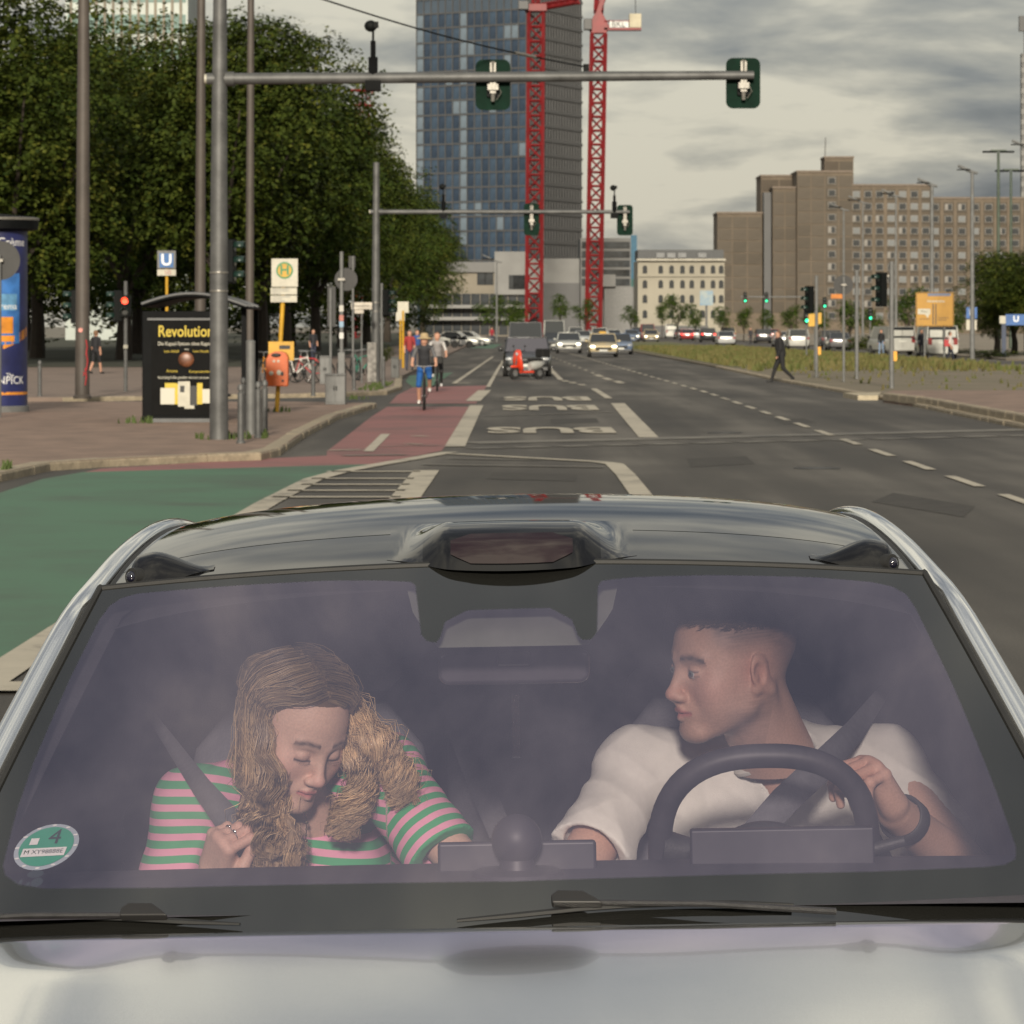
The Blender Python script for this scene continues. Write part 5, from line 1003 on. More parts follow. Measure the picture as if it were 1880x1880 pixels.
mb.add(V, [(k*n+i, k*n+i+1, (k+1)*n+i+1, (k+1)*n+i) for k in range(len(prof)-1) for i in range(n-1)]); mb.m = [1 if (k < 6 and abs(xs[i] + .004) < .150) else 0 for k in range(len(prof)-1) for i in range(n-1)]; pod_o = cpart(mb, 'sensor_pod', [M_gloss, mat('pod_black', (.006, .006, .007), .10, var=0, spec=.45)], smooth=True)
mb = MB(); rows = np.linspace(1.0, 5.0, 12); V = []
for r in rows:
    e = 1 - abs((r - 3.0) / 2.0); hw_ = .070 + .034 * min(1, e * 1.9)
    V += [pod_pt(u * hw_, float(r), .003) for u in np.linspace(-1, 1, 24)]
mb.add(V, [(k*24+i, k*24+i+1, (k+1)*24+i+1, (k+1)*24+i) for k in range(11) for i in range(23)]); cpart(mb, 'sensor_window', M_dot, pod_o, smooth=True)
# --- small camera pods at both ends of the header
for s in (-1, 1):
    mb = MB(); V = []; na, nbq = 26, 22
    for i in range(na + 1):
        for j in range(nbq + 1):
            a = -.02 + .165 * i / na; b = -1 + 2 * j / nbq; wl = .052 * (smooth01(-.03, .02, a) * (1 - smooth01(.03, .145, a) * .75)) + .004
            ha = smooth01(-.016, .012, a) * (1 - smooth01(.03, .142, a)); hb_ = max(0.0, 1 - abs(b) ** 2.6) ** .8
            x = s * (.662 - a); y = 6.138 + b * wl + .012 * i / na; V.append((x, y, RZ(x, max(6.0, y)) + .002 + .047 * ha * hb_))
    mb.add(V, [(i*(nbq+1)+j, i*(nbq+1)+j+1, (i+1)*(nbq+1)+j+1, (i+1)*(nbq+1)+j) for i in range(na) for j in range(nbq)]); po = cpart(mb, 'camera_pod', mat('pod_black', (.010, .010, .011), .08, var=0, spec=.5), smooth=True)
    mb = MB(); c = Vector((s*.652, 6.098, RZ(.655, 6.10) + .026)); d = Vector((s*.62, -.72, .12)).normalized(); mb.tube([c - d*.012, c + d*.006], [.017, .015], 20); lz = cpart(mb, 'lens_housing', M_rubber, po, smooth=True)
    mb = MB(); mb.ell(c + d*.004, (.010, .010, .010), 16, 10); cpart(mb, 'lens', mat('lens_glass', (0.01, 0.01, 0.02), .03, var=0, coat=1), po, smooth=True)
# --- bonnet, wings, sides
def hood_edge(x): y = 5.295 + .10 * (x/.77)**2; return y, 2.05 - .1683*y
mb = MB(); nx, ny = 70, 40; V = []
for j in range(ny + 1):
    for i in range(nx + 1):
        x = -.93 + 1.86*i/nx; ye, ze = hood_edge(x); t = j/ny; y = ye + (4.25 - ye) * t; q = ye - y
        z = ze - .168*q - .030*q*q - .02*max(0, abs(x) - .72)**1.5 * 4; z += .012 * math.exp(-((abs(x) - .70)/.09)**2) * smooth01(0, .25, q)
        if j == 0: y += .010; z -= .012
        V.append((x, y, z))
mb.add(V, [(j*(nx+1)+i, j*(nx+1)+i+1, (j+1)*(nx+1)+i+1, (j+1)*(nx+1)+i) for j in range(ny) for i in range(nx)]); cpart(mb, 'bonnet', M_paint, smooth=True)
def side_ring(y):
    fr = smooth01(4.05, 4.6, y) * (1 - smooth01(8.5, 9.0, y) * .25); w = .80 + .18 * fr; sh = float(np.interp(y, [4.05, 4.3, 5.3, 6.0, 8.0, 8.9], [.80, .93, 1.075, 1.09, 1.12, 1.05]))
    return [(w*.93, .24), (w*.985, .42), (w, .62), (w*1.0, .82), (w*.985, sh - .06), (w*.955, sh), (w*.93, sh + .004)]
for s in (-1, 1):
    ys = np.linspace(4.08, 8.95, 40); rings = [[Vector((s*x, y, z)) for x, z in side_ring(y)] for y in ys]; mb = MB(); mb.loft(rings, cap=False, close=False); cpart(mb, 'body_side', M_paint, smooth=True)
    mb = MB(); mb.loft([[Vector((s*(x - .05), y, z)) for x, z in side_ring(y)] for y in np.linspace(5.35, 8.3, 20)], cap=False, close=False); cpart(mb, 'door_trim', M_int, smooth=True)
    # side window band
    rings = []
    for v in np.linspace(0.0, .97, 14):
        p = WS(s, v); xb, zb = side_ring(p.y + .05)[-1]; rings.append([Vector((s*xb, p.y + .05, zb - .03)), p + Vector((s*.045, .02, -.012))])
    for y in np.linspace(6.2, 8.25, 16):
        xb, zb = side_ring(y + .05)[-1]; rings.append([Vector((s*xb, y + .05, zb - .03)), Vector((s*(XR(y) + .034), y, RZ(s*XR(y), y) - .008))])
    mb = MB(); mb.loft(rings, cap=False, close=False); cpart(mb, 'side_window', mat('side_glass', (0.02, 0.02, 0.022), .05, var=0, coat=1), smooth=True)
    mb = MB(); mb.loft([[r_[0] + Vector((-s*.045, 0, -.10)), r_[0].lerp(r_[1], .5) + Vector((-s*.03, 0, 0)), r_[1] + Vector((-s*.048, 0, -.012)), r_[1] + Vector((-s*.085, 0, -.022))] for r_ in rings], cap=False, close=False); cpart(mb, 'window_light_block', M_int, smooth=True)  # matte panel added inside the side windows to keep light out
fr_ = side_ring(4.08); mb = MB(); mb.add([Vector((x, 4.08 + .0, z)) for x, z in fr_] + [Vector((-x, 4.08, z)) for x, z in fr_[::-1]], [tuple(range(2*len(fr_)))]); cpart(mb, 'front_bumper', M_paint)
mb = MB(); mb.box(-.55, .55, 4.03, 4.075, .32, .56); cpart(mb, 'grille', M_plas)
rr = side_ring(8.95); mb = MB(); mb.add([Vector((x, 8.95, z)) for x, z in rr] + [Vector((-x, 8.95, z)) for x, z in rr[::-1]], [tuple(range(2*len(rr)))]); cpart(mb, 'rear_bumper', M_paint)
mb = MB(); mb.loft([[Vector((x, y, z)) for x in np.linspace(-1, 1, 9) * w for _ in (0,)] for (y, z, w) in ((8.15, RZ(0, 8.15), .58), (8.5, 1.33, .72), (8.8, 1.10, .85), (8.95, 1.04, .84))], cap=False, close=False); cpart(mb, 'tailgate', MATS['side_glass'], smooth=True)
mb = MB(); mb.box(-.93, .93, 4.2, 8.9, .22, .30); cpart(mb, 'floor', M_int)
mb = MB(); mb.prism([(-.90, .30), (.90, .30), (.90, 1.10), (.60, 1.44), (-.60, 1.44), (-.90, 1.10)], 8.10, 8.13); cpart(mb, 'rear_light_block', M_int)  # added wall across the rear, stops outside light leaking into the cabin
for s in (-1, 1):
    for y in (4.85, 7.85):
        mb = MB(); mb.tube([(s*.80, y, .36), (s*.975, y, .36)], .36, 28); w = cpart(mb, 'wheel', M_rubber, smooth=True)
        mb = MB(); mb.tube([(s*.965, y, .36), (s*.985, y, .36)], .25, 24); cpart(mb, 'rim', M_chrome, w, smooth=True)
    mb = MB(); mb.box(s*.55 - .14, s*.55 + .14, 4.05, 4.12, .70, .76); cpart(mb, 'headlight', mat('lamp_clear', (.5, .5, .52), .1, var=0), bevel=.01)
    mb = MB(); mb.ell((s*1.08, 5.75, 1.13), (.11, .07, .075), 16, 10); cpart(mb, 'wing_mirror', M_paint, smooth=True)
# --- cowl and wipers
mb = MB(); V = []
for x in np.linspace(-.93, .93, 40):
    ye, ze = hood_edge(x); V += [(x, ye + .004, ze - .03), (x, ye + .16, ze - .06)]
mb.add(V, [(2*i, 2*i+2, 2*i+3, 2*i+1) for i in range(39)]); cpart(mb, 'cowl', M_rubber)
def wiper(name, pts, arm0, piv):
    mb = MB(); mb.tube([on_glass(u, v, 0, 0, -.010) for u, v in pts], [.004] + [.0065]*(len(pts)-2) + [.003], 6, flat=.7); w = cpart(mb, 'wiper_blade', M_rubber, smooth=True)
    a = on_glass(*arm0, 0, 0, -.018); mb = MB(); mb.tube([on_glass(*piv, 0, 0, -.03), on_glass((piv[0]+arm0[0])/2, (piv[1]+arm0[1])/2, 0, .004, -.026), a], [.010, .009, .008], 8, flat=.55); cpart(mb, 'wiper_arm', M_plas, w, smooth=True)
    i = min(range(len(pts)), key=lambda k: (on_glass(*pts[k], 0, 0, 0) - a).length); u, v = arm0
    mb = MB(); mb.prism([(-.035, -.008), (.042, -.010), (.030, .002), (.012, .016), (-.026, .018), (-.036, .008)], 0, .014, axis='z')
    o = mb.build('wiper_adapter', mat('wiper_grey', (.016, .015, .015), .5), bevel=.003); aa = (WS(u+.01, v) - WS(u, v)).normalized(); bb = (WS(u, v+.01) - WS(u, v)).normalized(); nn = aa.cross(bb)
    on_car(o, w); o.matrix_local = Matrix.Translation(on_glass(u, v, 0, 0, -.014)) @ Matrix((aa, bb, nn)).transposed().to_4x4(); return w
wiper('w', [(-.98, .128), (-.85, .122), (-.75, .118), (-.64, .108), (-.55, .098), (-.46, .090)], (-.625, .108), (-1.02, .10))
wiper('w', [(-.10, .086), (.0, .095), (.10, .106), (.18, .112), (.26, .114), (.36, .114), (.46, .110)], (.095, .112), (.52, .075))
# --- cabin
mb = MB(); rings = []
for y, dz in ((5.36, 0), (5.5, .002), (5.84, 0), (5.87, -.02), (5.88, -.20), (5.86, -.45)): rings.append([Vector((x, y + .05*(x/.85)**2, 1.165 + dz - .012*(x/.85)**2)) for x in np.linspace(-.87, .87, 24)])
mb.loft(rings, cap=False, close=False); dash = cpart(mb, 'dashboard', M_dash, smooth=True)
mb = MB(); mb.box(-.129, .129, 5.752, 5.768, 1.13, 1.211); cpart(mb, 'centre_display', mat('display_back', (.030, .028, .036), .45, var=.05), dash, bevel=.006)
mb = MB(); mb.box(.284, .585, 5.79, 5.815, 1.13, 1.219); cpart(mb, 'instrument_display', MATS['display_back'], dash, bevel=.004)
mb = MB(); mb.ell((.0, 5.70, 1.222), (.041, .041, .041), 24, 16); mb.lathe((0, 5.70, 1.166), [(.075, 0), (.07, .006), (.03, .010), (.025, .03)], 24); cpart(mb, 'assistant_dome', mat('dome_dark', (.030, .027, .036), .5, var=.05), dash, smooth=True)
# steering wheel
sw_c = Vector((.418, 6.0, 1.160)); swu = Vector((0, -math.sin(R(20)), math.cos(R(20)))); swx = Vector((1, 0, 0))
def sw(a, r=.170, e=2.5):
    c, s_ = math.cos(a), math.sin(a); q = (abs(c)**e + abs(s_)**e) ** (-1/e); return sw_c + swx * (c*q*r*1.035) + swu * (s_*q*r)
mb = MB(); ring = [sw(2*math.pi*k/72) for k in range(73)]; mb.tube(ring, .0205, 12, cap=False); wheel = cpart(mb, 'steering_wheel', mat('wheel_leather', (.040, .036, .042), .5, var=.1, scale=30), smooth=True)
mb = MB(); mb.ell(sw_c + swu*-.005, (.075, .035, .050), 20, 12, M=Matrix((swx, swx.cross(swu)*-1, swu)).transposed()); cpart(mb, 'wheel_hub', M_plas, wheel, smooth=True)
for s in (-1, 1):
    mb = MB(); mb.tube([sw_c + swx*s*.05 - swu*.012, sw_c + swx*s*.11 - swu*.012, sw_c + swx*s*.172 - swu*.002], [.024, .022, .034], 10, flat=1.0); cpart(mb, 'wheel_spoke', M_plas, wheel, smooth=True)
mb = MB(); mb.tube([sw_c - swu*.03, sw_c - swu*.165], [.02, .03], 10); cpart(mb, 'wheel_spoke', M_plas, wheel, smooth=True)
mb = MB(); mb.tube([sw_c + Vector((.16, -.03, -.01)), sw_c + Vector((.235, -.035, .010))], [.012, .009], 10); cpart(mb, 'indicator_stalk', M_plas, wheel, smooth=True)
# mirror and its sensor housing behind the glass
mb = MB(); V = [(-.118, -.052), (.118, -.052), (.130, -.035), (.130, .03), (.115, .042), (-.115, .042), (-.130, .03), (-.130, -.035)]; mb.prism([(x, 1.468 + z*.62) for x, z in V], 6.055, 6.085); mir = cpart(mb, 'rear_view_mirror', mat('mirror_shell', (.05, .045, .055), .3, var=.05, coat=.6), bevel=.010)
mb = MB(); mb.box(-.028, .028, 6.045, 6.056, 1.468, 1.492); cpart(mb, 'mirror_sensor', mat('sensor_pale', (.45, .47, .46), .3, var=.05), mir, bevel=.004)
mb = MB(); mb.loft([[Vector((x*w, y, z)) for x in (-1, -.7, .7, 1)] for (y, z, w) in ((5.90, 1.515, .125), (5.97, 1.555, .16), (6.02, 1.565, .17), (6.06, 1.60, .18))], cap=False, close=False); cpart(mb, 'sensor_cover', mat('cover_olive', (.16, .17, .14), .5, var=.06), mir, smooth=True)
# seats
def seat(x, label_m, name='front_seat', hr=True, hx=0.0):
    t = bpy.data.objects.new(name, None); COL.objects.link(t); on_car(t); t.location = (x, 6.95 - CY, 0)
    mb = MB(); rings = []
    for z, y, w, d in ((.62, -.28, .20, .07), (.74, -.26, .25, .085), (.92, -.20, .255, .085), (1.10, -.13, .25, .08), (1.24, -.08, .22, .065), (1.32, -.05, .15, .04)):
        rings.append([Vector((w*math.copysign(abs(math.cos(a))**.6, math.cos(a)), y + d*math.copysign(abs(math.sin(a))**.7, math.sin(a)), z)) for a in (2*math.pi*k/24 for k in range(24))])
    mb.loft(rings); o = mb.build('backrest', M_seatd, t, smooth=True)
    mb = MB(); rings = []
    for z, y, w, d in ((1.345, -.045, .10, .035), (1.37, -.05, .125, .05), (1.45, -.055, .13, .055), (1.52, -.05, .115, .05), (1.545, -.045, .07, .03)):
        rings.append([Vector((hx + w*math.copysign(abs(math.cos(a))**.6, math.cos(a)), y + d*math.copysign(abs(math.sin(a))**.7, math.sin(a)), z)) for a in (2*math.pi*k/24 for k in range(24))])
    mb.loft(rings); h = mb.build('headrest', label_m, t, smooth=True)
    
    for e in (-.04, .04): mb = MB(); mb.tube([(hx+e, -.05, 1.28), (hx+e, -.05, 1.36)], .008, 8); mb.build('headrest_post', M_chrome, h, smooth=True)
    mb = MB(); mb.box(-.25, .25, -.75, -.22, .48, .66); mb.build('cushion', M_seatd, t, bevel=.05, segs=3); return t
seat(-.40, M_seat, hx=.055); seat(.42, M_seatd)
for x, w in ((-.46, .22), (.0, .15), (.46, .22)):
    mb = MB(); mb.box(x - w, x + w, 7.62, 7.80, .70, 1.30); o = cpart(mb, 'rear_backrest', M_seatd, bevel=.05, segs=3)
    mb = MB(); mb.box(x - .11, x + .11, 7.66, 7.76, 1.32, 1.45); cpart(mb, 'rear_headrest', M_seatd, bevel=.035, segs=3)
mb = MB(); mb.box(-.68, .68, 7.15, 7.62, .50, .74); cpart(mb, 'rear_cushion', M_seatd, bevel=.05)
mb = MB(); mb.box(-.012, .012, 7.60, 7.615, 1.12, 1.26); cpart(mb, 'buckle', M_chrome, bevel=.004)
# seat belts
M_belt = mat('belt_webbing', (.115, .115, .125), .75, var=.08, scale=80, bump=.3, bscale=500)
def belt(pts, w, m=M_belt, w0=None):
    mb = MB(); V = []
    for i, p in enumerate(pts):
        p = Vector(p); d = (Vector(pts[min(i+1, len(pts)-1)]) - Vector(pts[max(i-1, 0)])).normalized(); n = d.cross(Vector((0, -1, .12))).normalized() * (1 if w0 is None else w0 + (1 - w0) * min(1, i / 3)); V += [p - n*w/2, p + n*w/2]
    mb.add(V, [(2*i, 2*i+1, 2*i+3, 2*i+2) for i in range(len(pts)-1)]); o = cpart(mb, 'seat_belt', m, smooth=True); so = o.modifiers.new('thick', 'SOLIDIFY'); so.thickness = .002; return o
def CP(px, py, D):                              # a point inside the car seen at a photo pixel (undoing the camber lean)
    p = Vector((PX(px, D), D, PZ(py, D))); return CM.inverted() @ p
belt([CP(248, 1268, 6.9), CP(300, 1345, 6.60), CP(370, 1445, 6.32), CP(430, 1520, 6.18), CP(505, 1602, 6.12), CP(600, 1700, 6.10)], .052, w0=.12)
belt([CP(1640, 1250, 7.05), CP(1615, 1280, 6.62), CP(1570, 1340, 6.43), CP(1510, 1405, 6.29), CP(1440, 1470, 6.19), CP(1375, 1545, 6.20), CP(1280, 1660, 6.18)], .052, w0=.3)
belt([CP(790, 1200, 7.5), CP(840, 1330, 7.3), CP(885, 1450, 7.2), CP(920, 1530, 7.15)], .05)
# ================================================================== THE TWO PEOPLE IN THE CAR
def vcol_mat(name, rough=0.5, sss=0.0, attr='tint', bump=0.0, bscale=200, spec=0.4, noise=0.08):
    m = bpy.data.materials.new(name); m.use_nodes = True; t = m.node_tree; b = t.nodes['Principled BSDF']
    at = t.nodes.new('ShaderNodeAttribute'); at.attribute_name = attr; tcn = t.nodes.new('ShaderNodeTexCoord')
    n = N(t, 'ShaderNodeTexNoise', i_Scale=bscale * .35, i_Detail=4.0); t.links.new(tcn.outputs['Object'], n.inputs['Vector'])
    v = ramp(t, n.outputs[0], [(0.3, (1 - noise,) * 3), (0.7, (1 + noise * .5,) * 3)])
    t.links.new(mix_col(t, 1.0, at.outputs['Color'], v, 'MULTIPLY'), b.inputs['Base Color'])
    b.inputs['Roughness'].default_value = rough; b.inputs['Specular IOR Level'].default_value = spec
    if sss: b.inputs['Subsurface Weight'].default_value = sss; b.inputs['Subsurface Radius'].default_value = (.012, .005, .003); b.inputs['Subsurface Scale'].default_value = 1.0
    if bump:
        n2 = N(t, 'ShaderNodeTexNoise', i_Scale=float(bscale), i_Detail=3.0); t.links.new(tcn.outputs['Object'], n2.inputs['Vector'])
        bp = N(t, 'ShaderNodeBump', i_Strength=bump, i_Distance=0.002); t.links.new(n2.outputs[0], bp.inputs['Height']); t.links.new(bp.outputs[0], b.inputs['Normal'])
    return m
M_skin = vcol_mat('skin', 0.52, 0.07, bump=0.3, bscale=700, noise=.12)
M_hair = vcol_mat('hair', 0.32, spec=0.5, noise=.2, bscale=120)
def head_sdf(kind, neck_local, h=0.0022):
    man = kind == 'man'; s = SDF((-.105, -.15, -.20), (.105, .15, .155), h)
    s.ell((0, -.014, .046), (.0745, .098, .084), .01); s.ell((0, .022, .030), (.066, .066, .072), .02)
    s.ell((0, .028, -.028), (.058 if man else .055, .058, .080), .03)
    s.cap((-.050, .004, -.052), (-.018, .066, -.098), .018, .014, .03); s.cap((.050, .004, -.052), (.018, .066, -.098), .018, .014, .03)
    s.ell((0, .072, -.098), (.021 if man else .017, .015, .016), .02)
    s.cap((-.056, -.012, -.028), (-.050, .004, -.056), .016, .016, .02); s.cap((.056, -.012, -.028), (.050, .004, -.056), .016, .016, .02)
    for e in (-1, 1):
        s.ell((e*.043, .056, -.022), (.020, .018, .017), .022); s.ell((e*.050, .030, -.020), (.0155, .034, .034), .024); s.ell((e*.040, .048, -.048), (.018, .021, .024), .026)
        s.cap((e*.012, .081, .024 if man else .026), (e*.042, .070, .027), .0095 if man else .007, .008 if man else .006, .014)
        s.ell((e*.031, .092, .004), (.017, .013, .012), .012, op='sub')
        s.ell((e*.031, .0745 if man else .0740, .004), (.0142, .0130, .0120 if man else .0115), .005)
        if man:
            s.cap((e*.022, .0905, .0025), (e*.041, .0860, .0030), .0036, .0028, .002, op='sub')
        else:
            s.cap((e*.020, .0895, -.0040), (e*.043, .0840, -.0030), .0014, .0014, .0015, op='sub')
        s.ell((e*.0118, .0950, -.0380), (.0085, .0095, .0075), .006); s.ell((e*.0065, .0995, -.0455), (.0032, .005, .0022), .002, op='sub')
        EM = Euler((R(-12), 0, e*R(-22))).to_matrix()
        s.ell((e*.0755, -.012, -.002), (.0075, .0205, .033), .006, M=EM); s.ell((e*.0835, -.008, -.003), (.0065, .0115, .0185), .004, M=EM, op='sub')
        s.ell((e*.0770, -.002, -.010), (.005, .005, .007), .004); s.ell((e*.0745, -.004, -.029), (.0065, .0085, .010), .005)
    s.cap((0, .084, .014), (0, .1025, -.029), .0072, .0092, .012); s.ell((0, .1045, -.0335), (.0100, .0098, .0088), .009)
    s.cap((0, .100, -.042), (0, .090, -.055), .004, .005, .006)
    s.ell((0, .072, -.062), (.026, .019, .020), .018)
    lw = .0225 if man else .0205
    s.chain([(-lw, .0800, -.0640), (-.008, .0925, -.0600), (0, .0925, -.0612), (.008, .0925, -.0600), (lw, .0800, -.0640)], [.002, .0042, .0040, .0042, .002], .004)
    s.chain([(-lw, .0795, -.0655), (0, .0910, -.0725), (lw, .0795, -.0655)], [.002, .0058, .002], .004)
    s.chain([(0, 0, 0)], [0])
    for a, b in (((-lw, .0835, -.0645), (0, .0985, -.0660)), ((0, .0985, -.0660), (lw, .0835, -.0645))): s.cap(a, b, .0012, .0014, .0022, op='sub')
    nl = Vector(neck_local); s.cap((0, -.018, -.060), nl, .050 if man else .042, .060 if man else .048, .022); s.cap((0, -.035, -.02), nl, .046 if man else .038, .055 if man else .044, .03)
    for e in (-1, 1): s.cap((e*.055, -.03, -.035), nl * .95 + Vector((e*.012, .028, 0)), .015, .013, .02)
    return s
def head_colors(V, kind):
    man = kind == 'man'; x, y, z = np.abs(V[:, 0]), V[:, 1], V[:, 2]; n = len(V)
    base = np.array([.60, .365, .265] if man else [.66, .43, .325]); c = np.tile(base, (n, 1))
    def blend(w, col): 
        nonlocal c
        w = np.clip(w, 0, 1)[:, None]; c = c * (1 - w) + np.array(col) * w
    g = lambda px, py, pz, r: np.exp(-((x - px)**2 + (y - py)**2 + (z - pz)**2) / r**2)
    rose = np.array([.60, .27, .20]) if man else np.array([.66, .32, .26])
    blend(.55 * g(.045, .06, -.025, .028), rose); blend(.6 * g(0, .112, -.033, .018), rose); blend(.5 * g(.078, -.01, 0, .035), rose)
    noise = np.sin(V[:, 0]*410 + 3*np.sin(V[:, 2]*300)) * np.sin(V[:, 2]*530) * .5 + .5
    lw = .0235 if man else .022
    lip = (x < lw) * (y > .076) * np.exp(-((z + .0655 + .1*x - .002) / (.0105 - .30*x))**4); blend(.95 * lip, [.47, .16, .14] if man else [.48, .15, .145])
    br = np.exp(-((z - (.0255 + .10*np.minimum(x, .038) - .35*np.maximum(0, x - .036)) - (0 if man else .003)) / (.0062 if man else .0048))**2) * (x > .012) * (x < .053) * (y > .04); blend(br * (.75 + .3*noise), [.055, .034, .022] if man else [.06, .036, .022])
    blend(.9 * np.exp(-((x-.0065)**2 + (z + .0462)**2) / .0030**2) * (y > .088), [.10, .04, .03])
    if man:
        ll = (np.exp(-((z - .0068 + .05*np.abs(x - .031)) / .0018)**2) + .5*np.exp(-((z + .0016) / .0014)**2)) * (x > .019) * (x < .045) * (y > .072); blend(.9 * ll, [.07, .04, .03])
        stub = np.clip((-.052 - z + .12*np.maximum(0, .05 - y)) / .03, 0, 1) * (y > -.04) * (z > -.135); blend(.22 * stub * (.6 + .8*noise), [.20, .13, .10])
        blend(.35 * g(.062, .0, -.045, .03) * (.4 + noise), [.15, .095, .07])
        sh = np.clip((z - .022 - .55*np.maximum(0, y - .030) + .35*np.maximum(0, -y-.02)) / .040, 0, 1) * np.clip((.078 - y) / .03, 0, 1); blend(.80 * sh * (.75 + .4*noise), [.105, .068, .046])
        blend(.5 * np.clip((-.03 - y)/.04, 0, 1) * np.clip((z + .05)/.05, 0, 1), [.16, .10, .075])
    else:
        lash = np.exp(-((z + .0040 - .02*(x-.031)) / .0030)**2) * (x > .017) * (x < .047) * (y > .07); blend(1.0 * lash, [.03, .02, .018])
        lid = np.exp(-((x-.031)**2/.014**2 + (z - .006)**2/.008**2)) * (y > .07); blend(.35 * lid, [.36, .20, .165])
    return c
def hand_sdf(elbow_local, curls, thumb, h=.0019, sc=1.0):
    e = Vector(elbow_local); lo = [min(-.09, e.x - .06), min(-.10, e.y - .06), min(-.11, e.z - .06)]; hi = [max(.09, e.x + .06), max(.20, e.y + .06), max(.07, e.z + .06)]
    s = SDF(lo, hi, h); s.cap((0, -.005, 0), e, .0265, .041, .012); s.cap((-.010, 0, 0), e * .9, .022, .030, .014)
    s.cap((.018, .025, -.002), (.026, .088, .002), .0165, .0125, .014); s.cap((-.006, .02, -.002), (.008, .092, .003), .017, .0125, .014); s.cap((-.018, .022, -.002), (-.010, .090, .002), .017, .012, .014); s.cap((-.022, .025, -.004), (-.028, .082, -.002), .015, .011, .014)
    s.ell((.020, .040, -.014), (.018, .032, .016), .014); s.ell((-.018, .035, -.013), (.014, .032, .013), .014)
    L = [(.043, .026, .022), (.047, .030, .023), (.043, .028, .022), (.034, .021, .020)]; xs = [.027, .009, -.010, -.028]; yb = [.090, .094, .091, .083]
    tips = []
    for i in range(4):
        p = Vector((xs[i], yb[i], .002)); a = 0; rad = (.0098, .0090, .0080, .0066); pts = [p]
        for k in range(3):
            a += R(curls[i][k]); p = p + Vector(((.06 if i == 0 else (-.08 if i == 3 else 0)) * L[i][k] * .4, math.cos(a) * L[i][k], -math.sin(a) * L[i][k])); pts.append(p)
        for k in range(3): s.cap(pts[k], pts[k+1], rad[k] * (.86 if i == 3 else 1), rad[k+1] * (.86 if i == 3 else 1), .0025)
        s.ell(pts[1], (.0095, .0095, .0095), .004); tips.append(pts)
    T = [Vector((.028, .030, -.008))] + [Vector(t) for t in thumb]
    for k in range(len(T) - 1): s.cap(T[k], T[k+1], (.0145, .0115, .0105)[k], (.0115, .0105, .0085)[k], .005)
    return s, tips
def to_world(V, M): V = np.asarray(V); A = np.array(M); return V @ A[:3, :3].T + A[:3, 3]
def merge(parts):
    V = []; Q = []; C = []; o = 0
    for v, q, c in parts: V.append(v); Q.append(q + o); C.append(c); o += len(v)
    return np.concatenate(V), np.concatenate(Q), np.concatenate(C)
def person_base(loc, label):
    t = thing('person', loc, label, 'person'); t.rotation_euler = car.rotation_euler.copy(); t.matrix_world = CM @ Matrix.Translation(loc); return t
def put(o, t, loc): o.parent = t; o.location = -Vector(loc); return o
def wrinkle(s, amp, seed, lam=.07, dirs=None):
    X = s.grid(); rg = np.random.default_rng(seed); a = np.zeros_like(s.f)
    band = np.abs(s.f) < .03
    P = np.stack([x[band] for x in X], 1); w = np.zeros(len(P))
    for k in range(6):
        d = rg.normal(size=3) if dirs is None else np.array(dirs[k % len(dirs)]) + rg.normal(0, .25, 3); d /= np.linalg.norm(d); e = np.cross(d, rg.normal(size=3)); L = lam * rg.uniform(.7, 1.7)
        w += (1.1 - 2.0 * np.abs(np.sin(P @ d * 3.14 / L + 0.8 * np.sin(P @ e * 6.28 / (L * 2.3) + rg.uniform(0, 6)) + rg.uniform(0, 6))) ** .7) * (.5 + .5*np.sin(P @ e * 6.28 / (L*3.1) + rg.uniform(0, 6)))
    s.f[band] += (amp * w / 2.2).astype(np.float32)

# ------------------------------------------------------------------ driver
dl = Vector((.42, 6.72, .30)); drv = person_base(dl, 'driver with short dark hair in a white t-shirt looking sideways, hand on the steering wheel')
f_ = Vector((-.91, -.40, -.06)).normalized(); HM = Matrix.Translation(CM.inverted() @ Vector((.393, 6.36, 1.436))) @ (rot_to(f_, (.02, -.02, 1)) @ Matrix.Diagonal((1.15, 1.15, 1.08))).to_4x4()
nb = CP(1438, 1418, 6.50); nl = HM.inverted() @ nb
hs = head_sdf('man', nl); v, q = hs.mesh(); hc = head_colors(v, 'man'); hp = (to_world(v, HM), q, hc)
# hand on the rim
wr = CP(1640, 1488, 6.085); kn = CP(1594, 1398, 6.035); elb = CP(1775, 1600, 6.30); yv = (kn - wr).normalized(); zv = Vector((.55, .25, .80)); zv = (zv - yv * zv.dot(yv)).normalized(); xv = yv.cross(zv)
AM = Matrix.Translation(wr) @ (Matrix((xv, yv, zv)).transposed() @ Matrix.Diagonal((1.12, 1.12, 1.12))).to_4x4()
s_, tips = hand_sdf(AM.inverted() @ elb, [(62, 62, 30), (66, 64, 30), (70, 66, 30), (72, 68, 30)], [(.046, .055, -.030), (.040, .082, -.045), (.026, .100, -.052)])
v, q = s_.mesh(); skinc = np.array([.58, .35, .255]); red = np.array([.58, .27, .20]); w_ = np.clip((v[:, 1] - .07) / .06, 0, 1)[:, None] * .5
handp = (to_world(v, AM), q, skinc * (1 - w_) + red * w_)
shL = CP(1168, 1408, 6.56); shR = CP(1622, 1408, 6.56); ch = CP(1400, 1520, 6.60); hipc = Vector((.42, 6.78, .72)); elL = CP(1040, 1640, 6.34)
